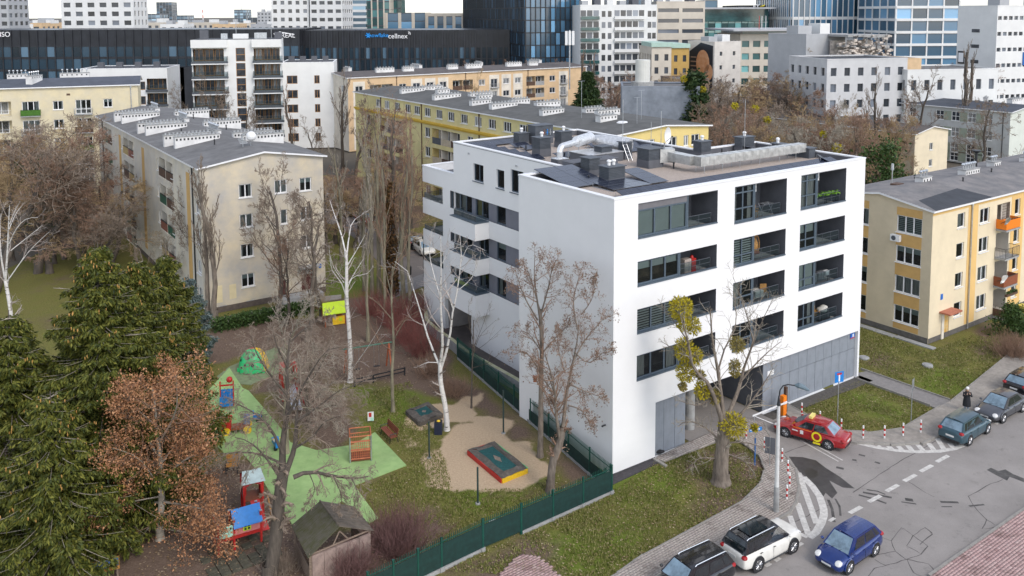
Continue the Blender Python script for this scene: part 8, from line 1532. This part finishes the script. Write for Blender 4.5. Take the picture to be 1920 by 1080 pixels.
# ---- person on the pavement
def person(label,px,py,h,yaw):
 p=G(px,py,.15);t=thing('person',label,'person',(p[0],p[1],.15),yaw);k=h/1.70
 J={'pel':(0,0,.93),'wst':(0,0,1.08),'ch':(0,.0,1.27),'nk':(0,.0,1.43),'hd':(0,-.03,1.55),'ht':(0,-.03,1.65),'lh':(.09,0,.9),'lk':(.10,-.02,.50),'la':(.10,.02,.09),'lt':(.11,-.13,.04),'rh':(-.09,0,.9),'rk':(-.10,.02,.50),'ra':(-.10,.05,.09),'rt':(-.11,-.10,.04),'ls':(.17,0,1.36),'le':(.25,-.10,1.14),'lw':(.10,-.26,1.33),'lf':(.06,-.28,1.40),'rs':(-.17,0,1.36),'re':(-.25,-.10,1.13),'rw':(-.09,-.27,1.30),'rf':(-.05,-.28,1.37)}
 rad={'pel':.145,'wst':.125,'ch':.145,'nk':.058,'hd':.085,'ht':.07,'lh':.09,'lk':.06,'la':.042,'lt':.035,'rh':.09,'rk':.06,'ra':.042,'rt':.035,'ls':.065,'le':.05,'lw':.038,'lf':.03,'rs':.065,'re':.05,'rw':.038,'rf':.03}
 E=[('pel','wst'),('wst','ch'),('ch','nk'),('nk','hd'),('hd','ht'),('pel','lh'),('lh','lk'),('lk','la'),('la','lt'),('pel','rh'),('rh','rk'),('rk','ra'),('ra','rt'),('ch','ls'),('ls','le'),('le','lw'),('lw','lf'),('ch','rs'),('rs','re'),('re','rw'),('rw','rf')]
 nm=list(J);me=bpy.data.meshes.new('body');me.from_pydata([tuple(c*k for c in J[n])for n in nm],[(nm.index(a),nm.index(c))for a,c in E],[]);me.materials.append(M['skin']);o=link('body',me,t);md=o.modifiers.new('skin','SKIN');md.use_smooth_shade=True
 for i,n in enumerate(nm):me.skin_vertices[0].data[i].radius=(rad[n]*k,rad[n]*k*.92)
 me.skin_vertices[0].data[0].use_root=True;s2=o.modifiers.new('sub','SUBSURF');s2.levels=1;s2.render_levels=1
 ct=mat('black_coat',(.014,.016,.02),.85,.15,6);b=MB();prof=[(.40,.27,.23),(.7,.25,.21),(.95,.215,.185),(1.1,.185,.165),(1.28,.21,.165),(1.38,.19,.12),(1.45,.09,.085)];n=14
 for(z0,a0,c0),(z1,a1,c1)in zip(prof[:-1],prof[1:]):
  for i in range(n):q0,q1=2*math.pi*i/n,2*math.pi*(i+1)/n;b.face([(a0*math.cos(q0)*k,c0*math.sin(q0)*k,z0*k),(a0*math.cos(q1)*k,c0*math.sin(q1)*k,z0*k),(a1*math.cos(q1)*k,c1*math.sin(q1)*k,z1*k),(a1*math.cos(q0)*k,c1*math.sin(q0)*k,z1*k)])
 b.build('coat',ct,t,smooth=True);b=MB()
 for s in(1,-1):b.tube([(s*.18*k,0,1.37*k),(s*.255*k,-.1*k,1.135*k),(s*.10*k,-.255*k,1.31*k)],[.085*k,.07*k,.06*k],8)
 b.build('sleeves',ct,t,smooth=True)
 MB().ball((0,-.02*k,1.66*k),.112*k,0,12,8,.95).build('woolly_hat',M['plastic_w'],t,smooth=True);MB().ball((0,.03*k,1.5*k),.115*k,0,10,8,1.5).build('hair',mat('blond_hair',(.34,.22,.12),.7,.2,12),t,smooth=True)
 q=MB();[q.ball((s*.033*k,-.115*k,1.565*k),.012*k,0,6,4)for s in(1,-1)];q.build('eyes',M['blackm'],t);MB().ball((0,-.128*k,1.54*k),.016*k,0,6,4).build('nose',M['skin'],t);MB().box(-.022*k,.022*k,-.118*k,-.108*k,1.505*k,1.513*k).build('mouth',M['red'],t)
 for s in(1,-1):
  b=MB()
  for f in range(4):x=s*(.045+.012*f)*k;b.tube([(x+s*.02*k,-.275*k,1.37*k),(x,-.30*k,(1.41+.012*(f%3))*k),(x-s*.02*k,-.29*k,(1.43+.008*f)*k)],.0085*k,5)
  b.build('fingers',M['skin'],t)
 MB().box(-.04*k,.04*k,-.312*k,-.30*k,1.38*k,1.50*k).build('phone',M['blackm'],t)
 for s in(1,-1):MB().tube([(s*.10*k,.0,.0),(s*.10*k,.0,.40*k)],[.062*k,.075*k],8).build('trouser_leg',mat('pale_jeans',(.30,.36,.42),.8,.15,6),t);MB().box(s*.10*k-.05,s*.10*k+.05,-.2*k,.06,-.0,.07).build('shoe',M['plastic_w'],t)
 return t
person('person in long black coat and white hat holding a phone',1812,771,1.72,R(-10))
# ================ PLAYGROUND
def at_(x,y):p=G(x,y);return(float(p[0]),float(p[1]),0.)
def yaw_px(a,c):p,q=G(*a),G(*c);return math.atan2(q[1]-p[1],q[0]-p[0])
t=thing('climbing_dome','green spotted climbing dome with red and yellow segments','climbing frame',at_(476,694),R(8))
def dome_part(name,a0,a1,m,rx=1.15,ry=1.0,h=1.65):
 b=MB();n,k=12,8
 P=lambda i,j:(rx*math.cos(a0+(a1-a0)*i/n)*math.cos(j/k*math.pi/2)**.75,ry*math.sin(a0+(a1-a0)*i/n)*math.cos(j/k*math.pi/2)**.75,h*math.sin(j/k*math.pi/2)+.12)
 for i in range(n):
  for j in range(k):b.face([P(i,j),P(i+1,j),P(i+1,j+1),P(i,j+1)])
 return b.build(name,m,t,smooth=True),P
g_,Pg=dome_part('green_panel',R(185),R(318),M['green']);dome_part('red_panel',R(60),R(184),M['red']);dome_part('yellow_panel',R(-41),R(59),M['yellow'])
for(i,j,r_)in((2,3,.11),(4,5.4,.09),(5,2,.10),(6,4,.12),(8,2,.13),(8.5,5,.10),(3.4,1.2,.09)):p=Vector(Pg(i,j));nrm=Vector((p.x/1.3,p.y,p.z*.5)).normalized();MB().tube([tuple(p-nrm*.02),tuple(p+nrm*.015)],r_,12).build('black_spot',M['blackm'],g_)
for a in(190,225,270,315,30,100):MB().box(-.13,.13,-.09,.09,-.05,.3).build('foot',M['green']if 180<a<320 else M['yellow'],t,(1.12*math.cos(R(a)),.98*math.sin(R(a)),0),R(a))
t=thing('playhouse','small playhouse with bright lime roof and yellow walls','playhouse',at_(626,606),yaw_px((604,588),(646,578))*.6);
for s in(-1,1):
 q=MB();pts=[(-1.15,s*.95,1.15),(1.15,s*.95,1.15),(1.0,0,1.95),(-1.0,0,1.95)];q.face(pts if s<0 else pts[::-1]);q.face([(x,y,z+.05)for x,y,z in(pts if s<0 else pts[::-1])]);q.build('roof_board',M['lime'],t)
for x in(-.9,.9):
 for y in(-.7,.7):MB().box(x-.05,x+.05,y-.05,y+.05,-.1,1.3).build('post',M['woodr'],t)
MB().box(-.25,.86,-.72,-.68,.1,.85).build('wall_board',M['yellow'],t);MB().box(.35,.62,-.735,-.722,.4,.7).build('window_board',M['lime'],t);MB().box(-.86,.86,.68,.72,.1,.9).build('wall_board',M['woodr'],t);MB().box(-.85,.85,-.66,.66,.02,.08).build('floor_board',M['wood'],t)
t=thing('slide','dark red slide tower with silver chute among bare twigs','slide',at_(551,760),R(-62))
for x in(-1.9,-1.1):
 for y in(-.5,.5):MB().box(x-.06,x+.06,y-.06,y+.06,-.1,2.5).build('post',M['red'],t)
MB().box(-1.95,-1.05,-.5,.5,1.1,1.16).build('platform',M['wood'],t)
for y in(-.52,.52):MB().prism([(-1.9,y-.02),(-1.1,y-.02),(-1.1,y+.02),(-1.9,y+.02)],1.2,2.0).build('side_board',M['red'],t);q=MB();q.face([(-1.1,y,1.15),(.9,y,.2),(.9,y,.5),(-1.1,y,1.75)]);q.face([(-1.1,y+.03,1.15),(-1.1,y+.03,1.75),(.9,y+.03,.5),(.9,y+.03,.2)]);q.build('chute_side',M['red'],t)
q=MB();q.face([(-1.1,-.34,1.15),(.9,-.34,.22),(.9,.34,.22),(-1.1,.34,1.15)]);q.face([(.9,-.34,.22),(1.35,-.34,.2),(1.35,.34,.2),(.9,.34,.22)]);q.build('chute',M['steel'],t)
MB().prism([(-2.0,-.6),(-1.0,-.6),(-1.0,.6),(-2.0,.6)],2.5,2.56).build('roof_board',M['red'],t)
t=thing('play_cabin','blue play cabin with red ball top at the mat corner','play cabin',at_(425,768),R(12));MB().box(-.45,.45,-.05,0,.25,.95).build('blue_board',M['blue'],t);MB().box(-.4,.4,.45,.5,.25,1.3).build('back_board',M['blue'],t);MB().box(-.42,.42,0,.45,.2,.25).build('seat',M['wood'],t)
for x in(-.45,.45):MB().box(x-.04,x+.04,.4,.5,-.05,1.9).build('post',M['red'],t)
MB().ball((.2,.45,2.0),.22,0,12,8).build('ball',M['red'],t,smooth=True);MB().box(-.5,.5,.42,.48,1.55,1.66).build('beam',M['red'],t)
t=thing('play_truck','red toy lorry with yellow wheels on the green mat','play truck',at_(440,810),R(14));MB().box(-1.0,-.2,-.4,.4,.3,.95).build('cab',M['red'],t);MB().box(-1.05,-.15,-.45,.45,.95,1.02).build('cab_lid',M['red'],t);MB().box(-.15,1.0,-.4,.4,.3,.42).build('bed',M['woodr'],t);MB().box(-.15,1.0,-.42,-.38,.42,.62).build('side_board',M['brickred'],t);MB().box(.6,1.0,-.1,.35,.42,1.05).build('blue_seat',mat('faded_blue',(.16,.19,.28),.6,.1,4),t)
for x in(-.5,.85):
 for y in(-.46,.46):MB().tube([(x,y-.05,.26),(x,y+.05,.26)],.27,16).build('wheel',M['yellow'],t)
t=thing('spring_rider','blue and white spring horse behind the arching trunk','spring rider',at_(517,845),R(-60));MB().cyl(0,0,-.05,.4,.12,.12,10).build('spring',M['blackm'],t);MB().box(-.5,.5,-.12,.12,.4,.7).box(.3,.5,-.1,.1,.7,1.1).build('horse_body',M['blue'],t);MB().box(-.15,.2,-.16,.16,.7,.78).build('saddle',M['plastic_w'],t);MB().tube([(.3,-.25,.95),(.3,.25,.95)],.025,6).build('handle',M['yellow'],t)
t=thing('spring_rider','small blue seat toy at the right end of toy lorry','spring rider',at_(483,792),R(20));MB().cyl(0,0,-.05,.3,.1,.1,10).build('spring',M['blackm'],t);MB().box(-.3,.3,-.15,.15,.3,.5).box(-.3,-.22,-.15,.15,.5,.85).build('seat',M['blue'],t)
t=thing('climbing_cage','orange red open climbing house with net walls on the mat','climbing frame',at_(676,858),R(12))
for x in(-.65,.65):
 for y in(-.6,.6):MB().cyl(x,y,-.1,1.7,.05,.05,8).build('post',M['brickred']if y>0 else M['steel'],t)
for z in(.25,.8,1.35,1.7):
 b=MB()
 for y in(-.6,.6):b.tube([(-.65,y,z),(.65,y,z)],.035,6)
 for x in(-.65,.65):b.tube([(x,-.6,z),(x,.6,z)],.035,6)
 b.build('rail',mat('worn_orange',(.50,.15,.06),.6,.2,4),t)
b=MB()
for i in range(1,10):x=-.65+1.3*i/10;b.tube([(x,-.6,.25),(x,-.6,1.35)],.012,3).tube([(x,.6,.25),(x,.6,1.35)],.012,3)
for i in range(1,7):z=.25+i*.16;b.tube([(-.65,-.6,z),(.65,-.6,z)],.012,3)
b.build('net',MATS['worn_orange'],t);MB().box(-.6,.6,-.55,.55,.1,.14).build('deck',M['woodr'],t)
def bench(label,loc,yaw,L=1.7,wm=None):
 t=thing('park_bench',label,'bench',loc,yaw);wm=wm or mat('bench_red',(.24,.07,.035),.6,.15,4,stretch=(1,8,8))
 for i in range(4):MB().box(-L/2,L/2,-.24+i*.12,-.14+i*.12,.42,.455).build('seat_slat',wm,t)
 for i in range(4):MB().box(-L/2,L/2,.25+i*.02,.28+i*.02,.50+i*.115,.60+i*.115).build('back_slat',wm,t)
 for s in(-1,1):MB().tube([(s*L*.42,-.26,0),(s*L*.42,-.2,.42),(s*L*.42,.24,.42),(s*L*.42,.36,.98)],.028,6).tube([(s*L*.42,.36,0),(s*L*.42,.22,.42)],.028,6).tube([(s*L*.45,-.24,.62),(s*L*.45,.28,.64)],.025,6).tube([(s*L*.45,-.24,.42),(s*L*.45,-.24,.62)],.02,6).build('leg',M['blackm'],t)
 return t
bench('red brown slatted bench at the edge of the green mat',at_(729,822),yaw_px((713,805),(733,826)),1.75)
bench('pale wooden chair frame lying on the brown soil',at_(436,884),R(10),.8,M['frame_wood'])
def sandpit(label,quad,hrim,coloured,lattice):
 Q=[G(x,y,hrim)[:2]for x,y in quad];c=sum(Q)/4;root=thing('sand_pit',label,'sand pit',(c[0],c[1],0));Q=[q-c for q in Q];I1=inset_poly(Q,.42);cm=[M['red'],M['green'],M['yellow'],M['red']]
 fr=mat('canvas_cover',(.115,.10,.085),.95,.2,4,.5,12)
 for i in range(4):
  a,b_=Q[i],Q[(i+1)%4];d,e=I1[i],I1[(i+1)%4];bb=MB();n=10;pr=None
  for k in range(n):
   f0,f1=k/n,(k+1)/n;wv=lambda f:.035*math.sin(f*9+i*2);P=lambda u,v,f,dz:(*(u+(v-u)*f),hrim+dz)
   bb.face([P(a,b_,f0,-.06+wv(f0)),P(a,b_,f1,-.06+wv(f1)),P(d,e,f1,.06+wv(f1+.3)),P(d,e,f0,.06+wv(f0+.3))]);bb.face([P(d,e,f0,.06+wv(f0+.3)),P(d,e,f1,.06+wv(f1+.3)),P(d*.9,e*.9,f1,-.03),P(d*.9,e*.9,f0,-.03)])
  bb.build('cover_edge',fr,root,smooth=True);k=(b_-a)/np.hypot(*(b_-a));MB().obox((a+b_)/2*.99,k,np.hypot(*(b_-a))/2*.97,.05,-.05,hrim-.08).build('side_board',fr if not coloured else cm[i],root)
 nb=MB();nb.face([(*q,hrim-.02)for q in I1]);nb.build('net',mat('teal_net',(.012,.085,.085),.9,.2,6,.4,30),root);cx=sum(I1)/4;dm=MB();dm.face([(*(cx+(q-cx)*.33),hrim-.012)for q in[(I1[i]+I1[(i+1)%4])/2 for i in range(4)]]);dm.build('centre_patch',mat('net_patch',(.24,.19,.15),.95,.2,5),root);return root
sandpit('square net covered sand pit beside the birch',[(761,768),(803,752),(830,774),(786,790)],.35,False,0);sandpit('long net covered sand pit with red and green end boards',[(876,842),(927,826),(990,876),(941,896)],.35,True,0)
for(x,y,yt,lb)in((805,859,790,'dark green post left of the sand patch'),(944,812,732,'tall dark post beside the long fence'),(896,944,876,'dark green post on the lawn below the sand pit')):p=G(x,y);h=float(at_depth(x,yt,p[1])[2]);t=thing('post',lb,'post',(p[0],p[1],0));MB().cyl(0,0,-.2,h,.055,.055,8).build('shaft',mat('post_green',(.03,.055,.05),.5,.1,3),t);MB().cyl(0,0,-.1,.05,.16,.14,10).build('footing',M['concrete'],t)
t=thing('litter_bin','dark blue bin with coloured bag at the birch foot','bin',at_(822,812));MB().box(-.26,.26,-.24,.24,-.05,.8).build('drum',mat('navy',(.015,.02,.045),.6,.1,4),t);MB().box(-.22,.22,-.2,.2,.76,.86).build('bag',M['rubber'],t);MB().ball((.02,-.05,.86),.13,0,8,6,.6).build('yellow_litter',M['yellow'],t)
t=thing('play_sign','small white and red board standing on the lawn','sign',at_(695,792),R(10));MB().box(-.2,.22,-.02,.02,.12,.75).build('board',M['plastic_w'],t);MB().box(-.12,.06,-.03,-.022,.4,.7).build('red_print',M['red'],t);MB().box(.0,.2,-.03,-.022,.12,.36).build('green_print',M['mint'],t)
for x in(-.15,.17):MB().box(x-.02,x+.02,.02,.05,-.1,.6).build('leg',M['wood'],t)
t=thing('swing','red legged swing frame with green top beam','swing',at_(690,700),yaw_px((655,700),(715,690)))
for x in(-1.7,1.7):
 for s in(-1,1):MB().tube([(x,s*.9,-.1),(x,0,2.2)],.06,8).build('leg',mat('swing_red',(.40,.10,.04),.6,.15,4),t)
MB().tube([(-1.95,0,2.22),(1.95,0,2.22)],.06,8).build('top_beam',mat('beam_green',(.06,.16,.11),.6,.1,4),t)
for x in(-.9,.7):
 for s in(-.2,.2):MB().tube([(x+s,0,2.2),(x+s,0,.5)],.012,4).build('chain',M['steel'],t)
 MB().box(x-.24,x+.24,-.1,.1,.46,.5).build('seat',M['rubber'],t)
t=thing('low_rail','low dark wooden rail around the swing','rail',at_(700,717),yaw_px((667,722),(735,706)))
for x in(-1.5,0,1.5,2.6):MB().box(x-.05,x+.05,-.05,.05,-.1,.62).build('post',M['rubber'],t)
for z in(.25,.52):MB().box(-1.5,2.65,-.03,.03,z,z+.08).build('rail',M['rubber'],t)
t=thing('play_tower','red play tower with blue roof, pink panel and mint board','climbing frame',at_(452,1015),yaw_px((422,1035),(478,1018)))
for(x,y,h)in((-1.25,-.5,1.55),(-1.25,.5,1.55),(-.45,-.5,1.6),(-.45,.5,1.6),(.95,-.5,1.7),(.95,.5,1.7)):MB().box(x-.055,x+.055,y-.055,y+.055,-.1,h).build('post',M['red'],t);MB().box(x-.07,x+.07,y-.07,y+.07,h,h+.03).build('post_cap',M['steel'],t)
MB().box(-1.2,-.5,-.54,-.5,.75,1.35).build('mint_panel',M['mint'],t);MB().box(-1.29,-1.25,-.45,.45,.75,1.35).build('grey_panel',mat('mauve_board',(.30,.22,.23),.6,.1,4),t);o=MB().box(-.4,.9,-.54,-.5,.75,1.30).build('pink_panel',M['pink'],t);MB().box(.02,.42,-.556,-.542,.86,1.2).build('green_window',M['lime'],o)
for i in range(2):
 for j in range(2):MB().box(.07+.18*i,.19+.18*i,-.566,-.557,.9+.15*j,1.01+.15*j).build('pane',M['blackm'],o)
for k,(x,z)in enumerate(((-1.05,1.18),(-.85,1.26),(-.62,1.2))):MB().tube([(x,-.545,z),(x,-.56,z)],.05,10).build('dark_dot',M['blackm'],t)
q=MB();q.face([(-.5,-.75,1.25),(1.0,-.75,1.25),(1.0,-.1,1.95),(-.5,-.1,1.95)]);q.face([(1.0,.55,1.25),(-.5,.55,1.25),(-.5,-.1,1.95),(1.0,-.1,1.95)]);q.face([(-.5,-.1,1.91),(1,-.1,1.91),(1,-.75,1.21),(-.5,-.75,1.21)]);q.build('blue_roof',M['blue'],t)
MB().box(-1.25,.95,-.48,.48,.6,.66).build('deck',M['woodr'],t);MB().box(-1.2,.9,-.53,-.49,.55,.72).build('beam',M['red'],t)
t=thing('play_tower','tall red arched tower with pale grey roof behind the blue roof','climbing frame',at_(474,965),R(25))
for x in(-.5,.5):
 for y in(-.5,.5):MB().box(x-.06,x+.06,y-.06,y+.06,-.1,2.3).build('post',M['red'],t)
for s in(-1,1):q=MB();q.face([(-.65,s*.7,2.2),(.65,s*.7,2.2),(.5,0,2.65),(-.5,0,2.65)][::1 if s<0 else-1]);q.build('roof_board',mat('pale_roof_board',(.46,.56,.54),.6,.1,2),t)
MB().tube([(-.45,-.52,1.5),(-.42,-.52,2.0),(0,-.52,2.2),(.42,-.52,2.0),(.45,-.52,1.5)],.07,6).build('arch',M['red'],t);MB().box(-.5,.5,-.5,.5,1.1,1.16).build('deck',M['woodr'],t);MB().box(-.52,-.5,-.45,.45,1.16,1.8).build('mauve_panel',MATS['mauve_board'],t);MB().box(.5,.53,-.45,.45,1.16,2.0).build('red_panel',M['red'],t);q=MB();q.face([(-.2,-.55,1.15),(.3,-.55,1.15),(.6,-2.0,.1),(.1,-2.0,.1)]);q.build('ramp',M['red'],t);MB().tube([(.75,-.6,1.3),(.85,-1.9,0)],.045,6).build('ladder_rail',M['frame_wood'],t)
tl=thing('rubber_tiles','dark square rubber tiles laid in steps under the play tower','tiles',at_(450,1040),YAW)
tm_=MB().box(-.24,.24,-.24,.24,-.03,.05).mesh('tile',mat('mossy_tile',(.085,.08,.055),.95,.25,3,.3,20))
for i in range(-3,4):
 for j in range(-2,3):
  if(i+j)%2==0 or j<0:link('tile',tm_,tl,(i*.53,j*.53,.0))
zr,ze=2.55,1.62;RA,RB=G(600,940,zr),G(637,988,zr);LAe,LBe=G(546,986,ze),G(578,1048,ze);RAe,RBe=G(664,950,ze),G(701,996,ze);c0=(RA+RB)/2;t=thing('wooden_hut','weathered open wooden hut with mossy plank roof','hut',(c0[0],c0[1],0));c0=np.array([c0[0],c0[1],0]);rd_=mat('mossy_boards',(.105,.095,.075),.95,.25,3,.4,20,c2=(.065,.065,.025),stretch=(1,1,1));rd2=mat('plain_boards',(.14,.115,.09),.95,.2,3,.4,20)
for(r0,r1,e0,e1,n,m)in((RA,RB,LAe,LBe,16,rd_),(RA,RB,RAe,RBe,14,rd2)):
 for i in range(n):
  f0,f1=i/n+.004,(i+1)/n-.004;P0,P1,Q0,Q1=[x-c0 for x in(r0+(r1-r0)*f0,r0+(r1-r0)*f1,e0+(e1-e0)*f0,e0+(e1-e0)*f1)];u=np.array([0,0,.035+.012*(i%2)]);b=MB();b.face([P0,P1,Q1,Q0]);b.face([P0+u,Q0+u,Q1+u,P1+u]);b.face([Q0,Q1,Q1+u,Q0+u]);b.face([P0,Q0,Q0+u,P0+u]);b.face([P1,P1+u,Q1+u,Q1]);b.build('roof_board',m,t)
MB().tube([tuple(RA-c0+[0,0,.04]),tuple(RB-c0+[0,0,.04])],.05,6).build('ridge_board',rd2,t)
for e in(LAe,LBe,RAe,RBe):q=(e-c0)*.90;MB().box(q[0]-.06,q[0]+.06,q[1]-.06,q[1]+.06,-.1,ze+.12).build('post',M['wood'],t)
for(a,b_)in((LBe,RBe),(LAe,RAe)):a_,d_=(a-c0)*.9,(b_-c0)*.9;MB().tube([(a_[0],a_[1],ze+.06),(d_[0],d_[1],ze+.06)],.05,6).build('tie_beam',M['wood'],t)
gq=[(LBe-c0)*.9,(RBe-c0)*.9];top_=(RB-c0)*np.array([.93,.93,1]);mm_=(gq[0]+gq[1])/2
for f,z1 in((.36,.8),(.64,.8)):p=gq[0]+(gq[1]-gq[0])*f;MB().tube([(p[0],p[1],ze+.02),tuple(mm_*.25+top_*.75)],.04,5).build('strut',M['wood'],t)
for(a,b_)in((LAe,LBe),(RAe,RBe),(LBe,RBe)):
 a_,d_=(a-c0)[:2]*.9,(b_-c0)[:2]*.9;k=(d_-a_)/np.hypot(*(d_-a_))
 for i in range(4):MB().obox((a_+d_)/2,k,np.hypot(*(d_-a_))/2-.06,.02,.08+i*.2,.26+i*.2).build('wall_board',M['wood'],t)
w0,w1=G(584,1042,1.62),G(694,1000,1.62);cw=(w0+w1)/2;t=thing('garden_wall','pale pinkish slab wall standing against the wooden hut','wall',(cw[0],cw[1],0));k=(w1-w0)[:2];L=np.hypot(*k);k/=L;kk=np.array((k[1],-k[0]));wm_=mat('pinkish_slab',(.36,.265,.225),.9,.2,2.0,.3,20,c2=(.20,.145,.125),stretch=(1,1,1))
for i in range(5):f=-L/2+L*i/5;MB().obox(k*(f+L/10)+kk*.0,k,L/10-.01,.06,-.1,1.62-.02*(i%2)).build('slab',wm_,t)
t=thing('sand_table','blue play table with wooden rim at the bottom left','table',at_(198,1080),yaw_px((174,1080),(222,1068)));MB().box(-.62,.62,-.4,.4,.52,.58).build('table_top',mat('slate_blue',(.10,.19,.42),.7,.12,3),t)
for(x0_,x1_,y0_,y1_)in((-.66,.66,-.44,-.4),(-.66,.66,.4,.44),(-.66,-.62,-.4,.4),(.62,.66,-.4,.4)):MB().box(x0_,x1_,y0_,y1_,.48,.64).build('rim_board',M['frame_wood'],t)
for x in(-.55,.55):
 for y in(-.33,.33):MB().box(x-.04,x+.04,y-.04,y+.04,-.1,.52).build('leg',M['wood'],t)
tag(MB().box(-.16,.16,-.4,.4,.0,.06).build('yellow_board',M['yellow'],None,at_(268,894),R(75)),'small yellow board lying below the dry beech','board')
for(x,y,m,lb)in((4,1044,'yellow','yellow edging board at the left picture edge'),(34,1036,'blue','blue edging board near the left picture edge'),(105,1022,'mint','longer mint green edging board under the spruces'),(130,1010,'mint','shorter mint green edging board under the spruces')):tag(MB().box(-.42,.42,-.04,.04,-.05,.28).build('edging_board',M[m],None,at_(x,y),R(22)),lb,'board')
def car_park_bits():pass
index_kids()
